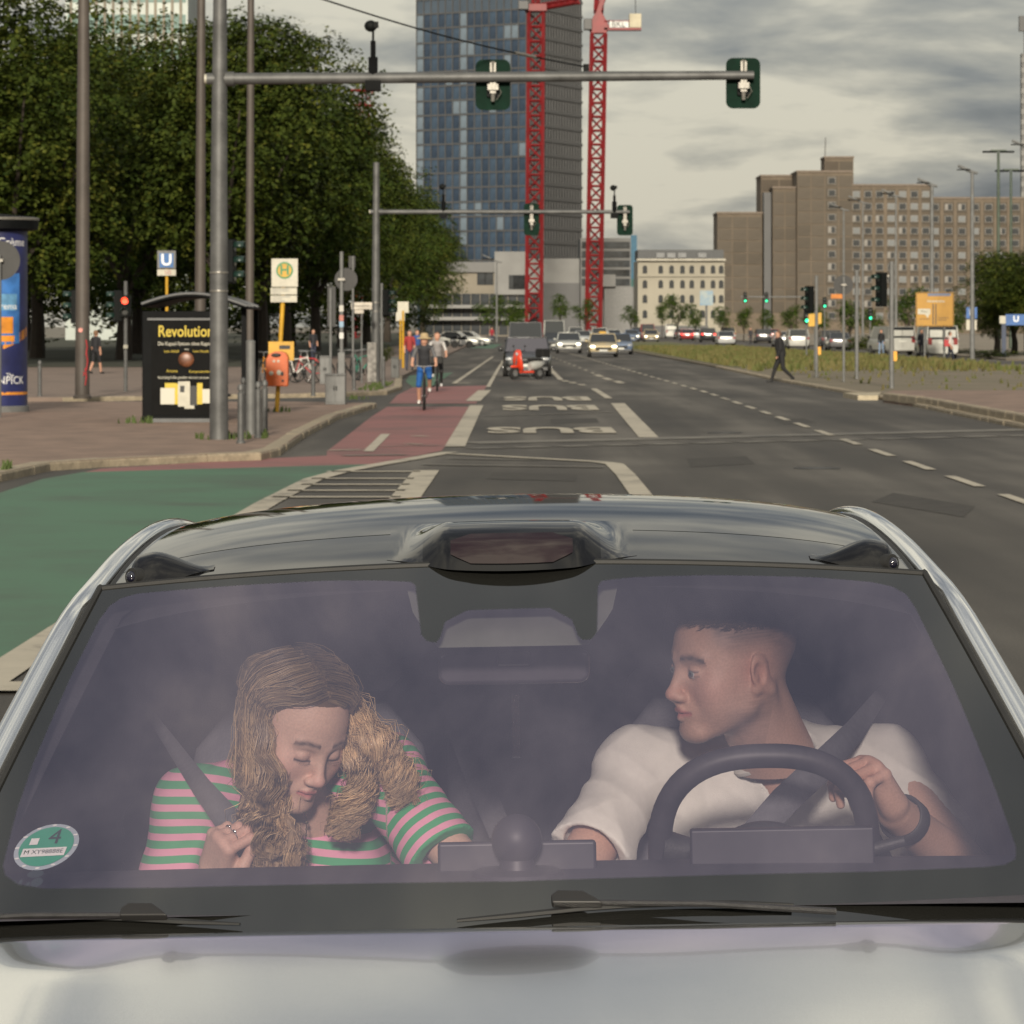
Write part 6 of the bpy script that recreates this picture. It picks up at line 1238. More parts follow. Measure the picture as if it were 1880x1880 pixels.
def torso_prims(s, g, shl=shL, shr=shR, chest=ch, hip=hipc, nbase=nb, wch=.185):
    s.cap(shl, shr, .062 + g, .062 + g, .05); s.ell(chest, (wch + g, .115 + g, .19 + g), .06); s.cap(chest + Vector((0, .04, -.10)), hip, .150 + g, .155 + g, .08)
    s.cap(chest + Vector((-.07, .0, 0)), hip + Vector((-.06, 0, 0)), .11 + g, .12 + g, .06); s.cap(chest + Vector((.07, .0, 0)), hip + Vector((.06, 0, 0)), .11 + g, .12 + g, .06); s.cap(nbase, (shl + shr) / 2, .058 + g * .3, .075 + g, .05)
def lower_body(s, hip):
    for e in (-1, 1): s.chain([hip + Vector((e*.09, 0, -.02)), hip + Vector((e*.13, -.42, .02)), hip + Vector((e*.11, -.62, -.36)), hip + Vector((e*.11, -.74, -.37))], [.095, .075, .052, .045], .03)
bs = SDF((-.05, 5.95, .28), (.95, 7.0, 1.42), .011); torso_prims(bs, -.022); lower_body(bs, hipc)
bs.chain([shL, elL, CP(960, 1720, 6.2)], [.052, .044, .034], .02); bs.chain([shR, elb], [.052, .044], .02); v, q = bs.mesh()
bc = np.tile(skinc, (len(v), 1)); bc[v[:, 2] < .86] = (.03, .035, .05)
V_, Q_, C_ = merge([hp, handp, (v, q, bc)]); put(np_mesh('body', V_, Q_, M_skin, drv, attrs={'tint': C_}), drv, dl)
# left arm seen below the sleeve is part of the body; the shirt
def sleeve(s, a, cuff, r0, r1, cut):
    t = SDF.__new__(SDF); t.lo, t.h, t.n = s.lo, s.h, s.n; t.f = np.full(s.n, .5, np.float32); d = (cuff - a).normalized()
    t.cap(a, cuff + d * .10, r0, r1 + .01, .02); X = t.grid(); t.f = np.maximum(t.f, ((X[0]-cuff.x)*d.x + (X[1]-cuff.y)*d.y + (X[2]-cuff.z)*d.z).astype(np.float32))
    s.comb((slice(None),)*3, t.f, .035, 'add')
    s.cap(cuff - d * .045, cuff + d * .12, r1 - .022, r1 - .010, .004, op='sub'); return s
ss = SDF((.0, 6.15, .80), (.90, 6.95, 1.46), .0052); torso_prims(ss, .013); cuL = CP(1082, 1568, 6.40); cuR = CP(1722, 1560, 6.42)
sleeve(ss, shL, cuL, .064, .073, 1); sleeve(ss, shR, cuR, .072, .076, 1)
ss.ell(nb + Vector((-.01, -.03, .055)), (.070, .075, .075), .006, op='sub'); ss.cap(nb, nb + Vector((-.02, -.06, .2)), .060, .06, .005, op='sub')
wrinkle(ss, -.0052, 3, .095, dirs=[(.7, .1, .7), (.75, 0, .5), (-.6, .1, .7), (.3, .2, .8), (.6, 0, .9), (.9, 0, .25)]); v, q = ss.mesh()
M_shirt = mat('white_cotton', (.80, .78, .70), .85, var=.03, scale=30, bump=.25, bscale=700)
so = put(np_mesh('t_shirt', v, q, M_shirt, drv), drv, dl)
mb = MB(); cc = nb + Vector((-.012, -.018, .030)); rim = []
for k in range(41):
    a = 2*math.pi*k/40; rim.append(cc + Vector((.073*math.cos(a), .076*math.sin(a), .012*math.sin(a) - .010*math.cos(2*a) + .012*math.cos(a))))
mb.tube(rim, .0085, 8, cap=False); put(mb.build('collar', M_shirt, so, smooth=True), so, (0, 0, 0))
# watch
mb = MB(); ax = (elb - wr).normalized(); wc = wr + ax * .045; mb.tube([wc - ax * .016, wc + ax * .016], .0415, 24, cap=False); o = put(mb.build('wrist_watch', M_plas, drv, smooth=True), drv, dl); sm = o.modifiers.new('s', 'SOLIDIFY'); sm.thickness = .006
# eyes
def eyes(t, loc, M, col_iris, look):
    for e in (-1, 1):
        mb = MB(); mb.ell((0, 0, 0), .0122, 24, 16); o = mb.build('eye', mat('eye_white', (.62, .58, .55), .15, var=.03, scale=60), t, smooth=True); o.matrix_local = Matrix.Translation(-Vector(loc)) @ M @ Matrix.Translation((e*.031, .0748, .0030))
        d = Vector(look).normalized(); mb = MB(); c = d * .0100; mb.tube([c, c + d * .0028], [.0056, .0050], 20); i = mb.build('iris', mat('iris', col_iris, .1, var=.2, scale=200), o, smooth=True)
        mb = MB(); c = d * .0112; mb.tube([c, c + d * .0018], [.0028, .0026], 14); mb.build('pupil', mat('pupil', (.005, .005, .005), .1, var=0), o, smooth=True)
eyes(drv, dl, HM, (.14, .16, .15), (-.15, 1, -.02))
# short hair
def strands(name, roots, dirs, lens, r, col, parent, loc, nseg, path):
    V = []; Fq = []; C = []
    for p, d, L, cc in zip(roots, dirs, lens, col):
        P = path(np.array(p), np.array(d), L, nseg); n = len(P)
        T = np.gradient(P, axis=0); T /= np.linalg.norm(T, axis=1)[:, None] + 1e-9; a = np.cross(T, [.3, .2, .9]); a /= np.linalg.norm(a, axis=1)[:, None] + 1e-9; b = np.cross(T, a)
        rr = (r * np.linspace(1, .35, n))[:, None]; o = len(V) * 1; base = sum(len(x) for x in V) if False else None
        ring = np.stack([P + a*rr, P + (-.5*a + .866*b)*rr, P + (-.5*a - .866*b)*rr], 1).reshape(-1, 3); V.append(ring); C.append(np.tile(cc, (len(ring), 1)))
        k = np.arange(n - 1)[:, None, None] * 3; f = np.array([[0, 1, 4, 3], [1, 2, 5, 4], [2, 0, 3, 5]])[None] + k; Fq.append(f.reshape(-1, 4))
    off = np.cumsum([0] + [len(x) for x in V[:-1]]); Fq = np.concatenate([f + o for f, o in zip(Fq, off)])
    return put(np_mesh(name, np.concatenate(V), Fq, M_hair, parent, attrs={'tint': np.concatenate(C)}), parent, loc)
rg = np.random.default_rng(5); roots = []; dirs = []; lens = []; cols = []
while len(roots) < 6500:
    d = rg.normal(size=3); d /= np.linalg.norm(d); p = np.array([0, -.014, .046]) + d * np.array([.0755, .099, .085])
    front = .066 + .010*math.sin(p[0]*120); top = p[2] > .070 + .16 * abs(d[0])**3 * 0 + rg.normal(0, .003) + max(0, p[1] - .02) * .22
    if not top or p[1] > .074: continue
    roots.append(to_world([p], HM)[0]); n = np.array(HM.to_3x3()) @ (d * .75 + np.array([.1, .55, .25]) + rg.normal(0, .16, 3)); dirs.append(n / np.linalg.norm(n)); lens.append(rg.uniform(.014, .030) * (.35 + .75 * max(0, d[2])) * (1.2 if p[1] > .03 else 1)); t_ = rg.uniform(.5, 1.2); cols.append(np.array([.15, .098, .062]) * t_)
so = strands('hair', roots, dirs, lens, .0011, cols, drv, dl, 4, lambda p, d, L, n: p + d * np.linspace(0, L, n)[:, None] + np.array([0, 0, -1]) * (np.linspace(0, 1, n)**2 * L * .25)[:, None])

# ------------------------------------------------------------------ passenger
pl = Vector((-.42, 6.60, .30)); psg = person_base(pl, 'passenger with long wavy blonde hair in a pink and green striped shirt looking down')
f_ = Vector((.50, -.70, -.48)).normalized(); PM = Matrix.Translation(CM.inverted() @ Vector((-.378, 6.195, 1.338))) @ (rot_to(f_, (.16, -.1, 1)) @ Matrix.Diagonal((1.0, 1.0, 1.02))).to_4x4()
pnb = CP(590, 1530, 6.36); hs = head_sdf('woman', PM.inverted() @ pnb); v, q = hs.mesh(); hp = (to_world(v, PM), q, head_colors(v, 'woman'))
wr = CP(392, 1612, 6.13); kn = CP(412, 1522, 6.07); elb = CP(300, 1790, 6.40); yv = (kn - wr).normalized(); zv = Vector((-.62, -.75, .15)); zv = (zv - yv*zv.dot(yv)).normalized(); xv = yv.cross(zv)
AM2 = Matrix.Translation(wr) @ (Matrix((xv, yv, zv)).transposed() @ Matrix.Diagonal((.98, .98, .98))).to_4x4()
s_, tips = hand_sdf(AM2.inverted() @ elb, [(74, 80, 45), (78, 82, 45), (82, 84, 45), (86, 84, 45)], [(.044, .056, -.022), (.036, .082, -.040), (.020, .094, -.048)]); v, q = s_.mesh()
pskin = np.array([.60, .38, .285]); w_ = np.clip((v[:, 1] - .07) / .06, 0, 1)[:, None] * .4; handp = (to_world(v, AM2), q, pskin * (1 - w_) + np.array([.52, .23, .18]) * w_)
sR = CP(702, 1418, 6.30); sL = CP(352, 1478, 6.46); pch = CP(545, 1640, 6.42); ph = Vector((-.42, 6.72, .70)); eR = CP(880, 1620, 6.16)
bs = SDF((-.95, 5.80, .22), (.05, 6.98, 1.36), .011); torso_prims(bs, -.012, sL, sR, pch, ph, pnb, .160); lower_body(bs, ph); bs.chain([sR, eR, CP(960, 1760, 6.1)], [.046, .036, .028], .02); bs.chain([sL, elb], [.046, .038], .02); v, q = bs.mesh()
bc = np.tile(pskin, (len(v), 1)); bc[v[:, 2] < .84] = (.05, .06, .09); V_, Q_, C_ = merge([hp, handp, (v, q, bc)]); put(np_mesh('body', V_, Q_, M_skin, psg, attrs={'tint': C_}), psg, pl)
ss = SDF((-.92, 5.98, .84), (.02, 6.86, 1.36), .0052); torso_prims(ss, .006, sL, sR, pch, ph, pnb, .165)
ss.ell(pch + Vector((.085, -.085, .030)), (.085, .075, .085), .04); ss.ell(pch + Vector((-.085, -.060, .02)), (.085, .075, .085), .04)
cu = CP(812, 1566, 6.20); sleeve(ss, sR, cu, .064, .058, 1); sleeve(ss, sL, CP(290, 1720, 6.42), .060, .056, 1)
ss.ell(pnb + Vector((.0, -.04, .06)), (.060, .062, .058), .006, op='sub'); wrinkle(ss, .0024, 9, .08); v, q = ss.mesh()
ad = np.array((cu - sR).normalized()); rel = v - np.array(sR); along = rel @ ad; seam = (v[:, 0] > sR.x + .010 - .10 * (v[:, 2] - sR.z) * 0 )
zc = v[:, 2] + .30 * np.maximum(0, v[:, 0] - pch.x - .06)**2 - .10*(v[:, 0] - pch.x) * 0 + .012*np.sin((v[:, 0] - pch.x) * 9)
coord = np.where(seam, along * 1.0 + .35*(v[:, 2] - sR.z) * 0, -zc)
def stripe_mat():
    m = bpy.data.materials.new('striped_jersey'); m.use_nodes = True; t = m.node_tree; b = t.nodes['Principled BSDF']
    at = t.nodes.new('ShaderNodeAttribute'); at.attribute_name = 'along'; f = math_node(t, 'FRACT', math_node(t, 'MULTIPLY', at.outputs['Fac'], 1/.0262)); e = math_node(t, 'MULTIPLY', math_node(t, 'SUBTRACT', math_node(t, 'ABSOLUTE', math_node(t, 'SUBTRACT', f, .5)), .26), 30.0); e2 = math_node(t, 'ADD', e, .5, True)
    t.links.new(mix_col(t, e2, (.05, .36, .14), (.80, .34, .46)), b.inputs['Base Color']); b.inputs['Roughness'].default_value = .85
    tcn = t.nodes.new('ShaderNodeTexCoord'); n2 = N(t, 'ShaderNodeTexNoise', i_Scale=800.0, i_Detail=2.0); t.links.new(tcn.outputs['Object'], n2.inputs['Vector']); bp = N(t, 'ShaderNodeBump', i_Strength=.25, i_Distance=.002); t.links.new(n2.outputs[0], bp.inputs['Height']); t.links.new(bp.outputs[0], b.inputs['Normal']); return m
sh_o = put(np_mesh('striped_shirt', v, q, stripe_mat(), psg, attrs={'along': coord}), psg, pl)
# rings, necklace
R_i = AM2
for fi, (k, t_) in enumerate(((1, .45), (2, .55))):
    a, b = tips[k][0], tips[k][1]; c = a.lerp(b, t_); d = (b - a).normalized(); mb = MB(); pr = [c + (d.orthogonal().normalized() * math.cos(x) + d.cross(d.orthogonal().normalized()) * math.sin(x)) * .0108 for x in (2*math.pi*i/20 for i in range(21))]; mb.tube(pr, .0014, 6, cap=False)
    n = Vector((0, .15, 1)); n = (n - d*n.dot(d)).normalized(); mb.ell(c + n * .012, (.005, .005, .003) if fi == 0 else (.003, .003, .003), 10, 6)
    o = mb.build('ring', mat('silver', (.75, .74, .70), .2, metal=1, var=.05), psg, smooth=True); o.matrix_local = Matrix.Translation(-pl) @ AM2
mb = MB(); neckl = [CP(560, 1470, 6.25), CP(563, 1520, 6.22), CP(560, 1560, 6.20), CP(556, 1600, 6.185), CP(553, 1650, 6.19)]
mb.tube(neckl, .0010, 5)
for k in range(15): p = neckl[k*4//15].lerp(neckl[min(4, k*4//15 + 1)], (k*4/15) % 1); mb.ell(p, .0024 if k % 3 else .0036, 8, 6)
put(mb.build('necklace', mat('gold_chain', (.75, .62, .36), .25, metal=1, var=.05), psg, smooth=True), psg, pl)
# lashes
for e in (-1, 1):
    mb = MB()
    for k in range(13):
        x = e*(.0195 + .0018*k); y = .0895 - .20*abs(abs(x) - .028); p = Vector((x, y, -.0045)); q_ = p + Vector((e*.0015*(k-5)/6, .0030, -.0034)); a = Vector((.0005, 0, 0)); mb.add([p - a, p + a, q_], [(0, 1, 2)])
    o = mb.build('eyelashes', mat('lash', (.03, .02, .018), .6, var=0), psg); o.matrix_local = Matrix.Translation(-pl) @ PM; o['kind'] = 'stuff'
# long wavy hair: clumps of strands that leave the parting, lie over the skull and fall in waves
HI = np.array(PM.inverted()); HW = np.array(PM); cranC = np.array([0, -.014, .046]); cranR = np.array([.078, .101, .088])
def local(p): return HI[:3, :3] @ p + HI[:3, 3]
body_balls = [(np.array(sR), .068), (np.array(sL), .066), (np.array(pch) + np.array([.08, -.06, .03]), .105), (np.array(pch) + np.array([-.08, -.04, .02]), .105), (np.array(pnb), .055)]
rg = np.random.default_rng(12)
def catmull(P, n):
    P = np.array(P); P = np.vstack([2*P[0] - P[1], P, 2*P[-1] - P[-2]]); m = len(P) - 3; t = np.linspace(0, m - 1e-6, n); i = t.astype(int); u = (t - i)[:, None]
    a, b, c, d = P[i], P[i+1], P[i+2], P[i+3]; return .5 * (2*b + (c - a)*u + (2*a - 5*b + 4*c - d)*u**2 + (3*b - a - 3*c + d)*u**3)
def LW(x, y, z): return HW[:3, :3] @ np.array([x, y, z]) + HW[:3, 3]
def skull(d, k=1.02): d = np.array(d, float); d /= np.linalg.norm(d / cranR); return cranC + d * k
def CPn(px, py, D): return np.array(CP(px, py, D))
guides = []
for side in (1, -1):                       # +1 lies on the left of the picture
    for k in range(34):
        s = (k % 17) / 16.0; y = .062 - .150 * s + rg.normal(0, .006); part = .012
        p0 = skull((part + side * rg.uniform(.0, .012), y + .014, .085 - .25 * max(0, y - .03)), 1.0); p1 = skull((side*.052, y + .008, .058), 1.04 + rg.uniform(0, .05)); p2 = skull((side*.078, min(y, .012) - .004, .006), 1.06 + rg.uniform(0, .09)); pts = [LW(*p0), LW(*p1), LW(*p2)]
        if side > 0:
            tx = rg.uniform(452, 548); D_ = 6.10 + .16 * s + rg.uniform(-.02, .02); mid = CPn(rg.uniform(468, 512) - 30*s*rg.random(), 1440 + rg.uniform(-10, 10), D_ + .01); pts += [mid, CPn(tx - 8, 1530, D_), CPn(tx + rg.uniform(-5, 25), rg.uniform(1575, 1635), D_ - .01)]
        elif k % 2:
            e = rg.uniform(0, 1); pts += [CPn(668 + 26*e, 1352 + rg.uniform(-8, 8), 6.16 + .04*e), CPn(700 + 30*e, 1400 + rg.uniform(-8, 8), 6.17 + .02*e), CPn(722 + 26*e, 1440 + rg.uniform(-12, 14), 6.17), CPn(700 + 50*e, 1462 + rg.uniform(-10, 16), 6.175)]
        else:
            e = rg.uniform(0, 1); pts += [CPn(652 + 18*e, 1400, 6.19), CPn(648 + 26*e, 1450, 6.19), CPn(628 + 34*e, 1490 + rg.uniform(-6, 12), 6.185), CPn(604 + 40*e, 1515 + rg.uniform(-10, 25), 6.18)]
        guides.append((pts, side))
Vh = []; Fh = []; Ch = []; off = 0; core = MB(); ns = 26
for gi, (pts, side) in enumerate(guides):
    C0 = catmull(pts, ns); seg = np.linalg.norm(np.diff(C0, axis=0), axis=1); sl_ = np.concatenate([[0], np.cumsum(seg)]); L = sl_[-1]; tt = sl_ / L
    T = np.gradient(C0, axis=0); T /= np.linalg.norm(T, axis=1)[:, None]; a = np.cross(T, [0.05, 1, .1]); a /= np.linalg.norm(a, axis=1)[:, None]; b = np.cross(T, a)
    rad = np.interp(tt, [0, .25, .6, 1], [.008, .013, .016, .009]); tone = rg.uniform(.72, 1.25); lam = rg.uniform(.055, .085); ph0 = rg.uniform(0, 6.28); amp = np.interp(tt, [0, .3, .6, 1], [.0, .002, .008, .011]) * rg.uniform(.7, 1.3)
    wave = a * (amp * np.cos(2*np.pi*sl_/lam + ph0))[:, None] + b * (amp * .8 * np.sin(2*np.pi*sl_/lam + ph0))[:, None]
    core.tube([Vector(p) for p in (C0 + wave * .8 + b * 0)], [float(r * .55) for r in rad], 6, cap=False)
    for sc_ in range(5):
        th = rg.uniform(0, 6.28); rr = math.sqrt(rg.random()); dph = rg.normal(0, .5); dl_ = rg.uniform(.92, 1.06)
        for k in range(15):
            q = rg.normal(0, .28, 2); ca, sb = rr*math.cos(th) + q[0], rr*math.sin(th) + q[1]; fl = rg.random() < .05
            am = amp * (1.9 if fl else 1) * rg.uniform(.8, 1.2); w2 = a * (am * np.cos(2*np.pi*sl_*dl_/lam + ph0 + dph))[:, None] + b * (am * .8 * np.sin(2*np.pi*sl_*dl_/lam + ph0 + dph))[:, None]
            P = C0 + a * (rad * ca * (1.5 if fl else 1))[:, None] + b * (rad * sb * (1.5 if fl else 1))[:, None] + w2
            lc = (P - HW[:3, 3]) @ np.linalg.inv(HW[:3, :3]).T - cranC; qn = np.linalg.norm(lc / cranR, axis=1); fix = qn < 1.005
            if fix.any(): P[fix] = (cranC + lc[fix] / qn[fix][:, None] * 1.012) @ HW[:3, :3].T + HW[:3, 3]
            T2 = np.gradient(P, axis=0); T2 /= np.linalg.norm(T2, axis=1)[:, None] + 1e-9; a2 = np.cross(T2, [.3, .2, .9]); a2 /= np.linalg.norm(a2, axis=1)[:, None] + 1e-9; b2 = np.cross(T2, a2); rw = (.00075 * np.interp(tt, [0, .8, 1], [1, .9, .3]))[:, None]
            Vh.append(np.stack([P + a2*rw, P + (-.5*a2 + .866*b2)*rw, P + (-.5*a2 - .866*b2)*rw], 1).reshape(-1, 3)); kk = np.arange(ns - 1)[:, None, None] * 3
            Fh.append((np.array([[0, 1, 4, 3], [1, 2, 5, 4], [2, 0, 3, 5]])[None] + kk).reshape(-1, 4) + off); off += 3 * ns
            dark = np.interp(tt, [0, .22, .5], [.30, .62, 1.05])[:, None]; bc3 = (np.array([.66, .47, .255]) if rg.random() < .62 else np.array([.42, .275, .135])) * tone * rg.uniform(.8, 1.2); Ch.append(np.repeat(bc3[None] * dark, 3, axis=0))  # strands darker near the parting: roof shade on the crown put in the tint
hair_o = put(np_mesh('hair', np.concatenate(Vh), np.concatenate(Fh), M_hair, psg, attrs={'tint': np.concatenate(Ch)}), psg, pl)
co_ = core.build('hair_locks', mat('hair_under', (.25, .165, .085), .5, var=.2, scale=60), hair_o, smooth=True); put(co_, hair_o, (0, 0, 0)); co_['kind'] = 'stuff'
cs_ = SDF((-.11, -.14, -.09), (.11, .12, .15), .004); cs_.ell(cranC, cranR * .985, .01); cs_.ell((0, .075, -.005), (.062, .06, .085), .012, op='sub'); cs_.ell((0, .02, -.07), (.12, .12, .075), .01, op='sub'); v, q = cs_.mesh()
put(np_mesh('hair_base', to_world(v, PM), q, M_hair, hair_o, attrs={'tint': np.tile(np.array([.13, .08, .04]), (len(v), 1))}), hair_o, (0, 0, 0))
# ================================================================== VEHICLES
M_carglass = mat('car_window', (.022, .024, .026), .08, var=0, spec=.7); M_tyre = mat('tyre', (.012, .012, .012), .8, var=.1); M_rimm = mat('wheel_rim', (.30, .30, .30), .35, metal=.8, var=.1)
M_hl_on = mat('headlight_lit', (.9, .88, .8), .3, var=0, emit=(1.0, .88, .62), estr=4.0); M_hl = mat('headlight_off', (.32, .33, .34), .15, var=.1); M_tl_on = mat('tail_light_lit', (.6, .02, .02), .3, var=0, emit=(1.0, .03, .02), estr=2.5); M_tl = mat('tail_light', (.18, .012, .012), .3, var=.1); M_plate = mat('number_plate', (.5, .5, .46), .5, var=.1)
def paint(name, c): return mat('paint_' + name, c, .3, metal=.15, var=.06, scale=2, coat=.6)
PAINT = {'white': paint('white', (.42, .42, .39)), 'black': paint('black', (.014, .015, .016)), 'silver': paint('silver', (.36, .37, .37)), 'taxi': paint('taxi', (.44, .36, .21)), 'blue': paint('blue', (.10, .14, .22)), 'grey': paint('grey', (.10, .10, .105)), 'dark': paint('dark', (.03, .032, .036)), 'red': paint('red', (.22, .02, .02)), 'vangrey': paint('vangrey', (.035, .034, .036))}
def car_parts(t, L, Wd, Ht, kind, pm, lights, screen=None):
    w = Wd/2; k = Ht/1.48; belt = .95*k if kind != 'van' else 1.15
    if kind == 'van': st_ = [(-.5, .86, .35, .75), (-.485, .95, .26, .95), (-.36, 1, .24, 1.15), (-.30, 1, .24, 1.18), (.48, 1, .26, 1.18), (.5, .97, .34, 1.15)]
    else: st_ = [(-.5, .78, .34, .60*k), (-.485, .90, .24, .72*k), (-.40, .985, .20, .82*k), (-.22, 1, .20, .93*k), (-.05, 1, .20, .96*k), (.30, 1, .20, .98*k), (.44, .98, .22, 1.0*k), (.49, .92, .30, .95*k), (.5, .84, .40, .85*k)]
    rings = []
    for f, ww, z0, z1 in st_:
        y = f*L; W_ = w*ww; rings.append([Vector((a*W_, y, z)) for a, z in ((-.84, z0), (.84, z0), (.97, z0 + .12), (1, (z0 + z1)*.52), (.985, z1 - .13), (.90, z1 - .02), (.5, z1 + .012), (0, z1 + .02), (-.5, z1 + .012), (-.90, z1 - .02), (-.985, z1 - .13), (-1, (z0+z1)*.52), (-.97, z0 + .12))])
    mb = MB(); mb.loft(rings); body = mb.build('body', pm, t, smooth=True)
    cab = {'sedan': [(-.20, .92, .0), (-.03, .80, 1), (.22, .78, 1), (.40, .88, .0)], 'suv': [(-.23, .93, 0), (-.10, .83, 1), (.40, .82, 1), (.48, .90, 0)], 'van': [(-.36, .96, 0), (-.22, .90, 1), (.47, .90, 1), (.49, .96, 0)]}[kind]
    zt = Ht - .03; rings = [[Vector((a*w*ww, f*L, (belt - .02) if h == 0 else zt)) for a in (-1, 1)] for f, ww, h in cab]
    bl = [Vector((a*w*.95, f*L, belt - .04)) for f, _, h in cab for a in (-1, 1)]
    mb = MB(); P = [p for r_ in rings for p in r_]                  # 0,1 front base; 2,3 roof front; 4,5 roof rear; 6,7 rear base
    sidem = 1 if kind == 'van' else 0
    mb.add(P, [(0, 1, 3, 2), (4, 5, 7, 6)], 0); mb.add(P, [(0, 2, 4, 6), (1, 7, 5, 3)], sidem); gh = mb.build('window_band', [screen or M_carglass, pm], t)
    if kind == 'van' and lights != 'front_view':
        pass
    mb = MB(); a, b = P[2], P[5]; mb.box(a.x - .01, b.x + .01, a.y - .02, b.y + .02, zt - .005, Ht); roof = mb.build('roof', pm, t, bevel=.02)
    for i, j in ((0, 2), (1, 3), (6, 4), (7, 5)): mb = MB(); mb.tube([P[i], P[j]], .035, 6); mb.build('roof_pillar', pm, t, smooth=True)
    for s in (-1, 1):
        for f in (-.31, .29):
            mb = MB(); r_ = .32*k if kind != 'van' else .34; mb.tube([(s*(w - .20), f*L, r_), (s*(w + .005), f*L, r_)], r_, 18); wh = mb.build('wheel', M_tyre, t, smooth=True); mb = MB(); mb.tube([(s*(w - .02), f*L, r_), (s*(w + .012), f*L, r_)], r_*.62, 14); mb.build('rim', M_rimm, wh, smooth=True)
        zl = (.66*k if kind != 'van' else .85); mb = MB(); mb.ell((s*w*.72, -L*.488, zl), (w*.19, .06, .075), 14, 8); mb.build('headlight', M_hl_on if lights == 'head' else M_hl, t, smooth=True)
        zr = .82*k if kind != 'van' else .95; mb = MB(); mb.box(s*w*.80 - w*.13, s*w*.80 + w*.13, L*.492, L*.506, zr - .10, zr + (.10 if kind != 'van' else .30)); mb.build('tail_light', M_tl_on if lights == 'tail' else M_tl, t, bevel=.02)
        mb = MB(); mb.ell((s*(w + .10), cab[0][0]*L + .25, belt + .06), (.11, .06, .075), 10, 6); mb.build('wing_mirror', pm if kind != 'van' else M_tyre, t, smooth=True)
    mb = MB(); mb.box(-w*.55, w*.55, -L*.5 - .012, -L*.485, .42*k, .62*k); mb.build('grille', M_tyre, t, bevel=.02); mb = MB(); mb.box(-w*.85, w*.85, -L*.5 - .02, -L*.47, .22*k, .36*k); mb.build('lower_bumper', M_dkc, t, bevel=.03)
    for y, z in ((-L*.5 - .03, .42*k), (L*.5 + .012, .72*k)): mb = MB(); mb.box(-.26, .26, y - .01, y + .01, z - .055, z + .055); mb.build('number_plate', M_plate, t)
    if kind == 'van':
        mb = MB(); mb.box(-w*.82, w*.82, L*.492, L*.497, 1.30, Ht - .25); rw = mb.build('rear_door', pm, t, bevel=.02); mb = MB(); mb.box(-.012, .012, L*.497, L*.50, .5, Ht - .2); mb.build('door_gap', M_tyre, t)
CARSRC = {}
def vehicle(label, x, d, L, Wd, Ht, kind, col, lights=None, rear=False, rz=0.0, name='car', cat='car', group='cars in the traffic', screen=None, taxi=False):
    t = thing(name, (x, d + (L/2 if not rear else L/2), .012), label, cat, group, rz=(math.pi if rear else 0) + rz)
    key = (L, Wd, Ht, kind, col, lights, bool(screen))
    if key in CARSRC:
        for ch in list(CARSRC[key].children): copy_tree(ch, t)
    else: car_parts(t, L, Wd, Ht, kind, PAINT[col], lights, screen); CARSRC[key] = t
    if taxi: mb = MB(); mb.box(-.22, .22, -.12, .12, Ht, Ht + .14); mb.build('roof_sign', M_yel, t, bevel=.03)
    return t
M_pscreen = mat('windscreen_sky', (.05, .045, .055), .06, var=0, spec=1.0, coat=1)
def V_(label, px, base, wpx=None, **kw):
    D = BASE(base); return vehicle(label, PX(px, D), D, **kw)
V_('black car following in the bus lane behind the red scooter', 968, 692, L=4.6, Wd=1.92, Ht=1.56, kind='suv', col='black', screen=M_pscreen)
vehicle('dark grey van behind the black car in the bus lane', PX(965, 188), 188, 5.2, 1.85, 2.2, 'van', 'grey', name='van', cat='van')
V_('white car with lit headlights in the middle lane', 1045, 649, L=4.5, Wd=1.84, Ht=1.5, kind='sedan', col='white', lights='head')
V_('cream taxi with lit headlights, nearest car of the oncoming lanes', 1108, 656, L=4.7, Wd=1.9, Ht=1.5, kind='sedan', col='taxi', lights='head', taxi=True)
V_('blue car partly hidden behind the cream taxi', 1139, 651, L=4.4, Wd=1.8, Ht=1.46, kind='sedan', col='blue', lights=None)
vehicle('white delivery van at the head of the distant queue', PX(1018, 345), 345, 5.6, 2.05, 2.5, 'van', 'white', 'head', name='van', cat='van', group='vans in the traffic')
vehicle('dark car with one visible headlight beside the white van', PX(1018, 290), 290, 4.4, 1.8, 1.45, 'sedan', 'dark', 'head')
for (px, d, col, kind, H_, lab, li) in ((1058, 420, 'white', 'suv', 1.8, 'white high car in the far queue behind the white car', None), (1071, 380, 'silver', 'sedan', 1.45, 'silver car in the far queue left of the taxi', None), (1101, 400, 'white', 'suv', 1.75, 'white car in the far queue just above the taxi roof', None), (1128, 430, 'white', 'sedan', 1.5, 'white car in the far queue right of the taxi roof', None), (1161, 440, 'blue', 'sedan', 1.5, 'far blue car with a lit headlight', 'head'), (1196, 430, 'taxi', 'sedan', 1.5, 'far cream taxi with lit headlights by the median', 'head'), (1190, 470, 'red', 'van', 2.2, 'far red van behind the cream taxi', None), (1172, 520, 'grey', 'suv', 1.7, 'far grey car behind the blue car', None)):
    vehicle(lab, PX(px, d), d, 4.5, 1.82, H_, kind, col, li)
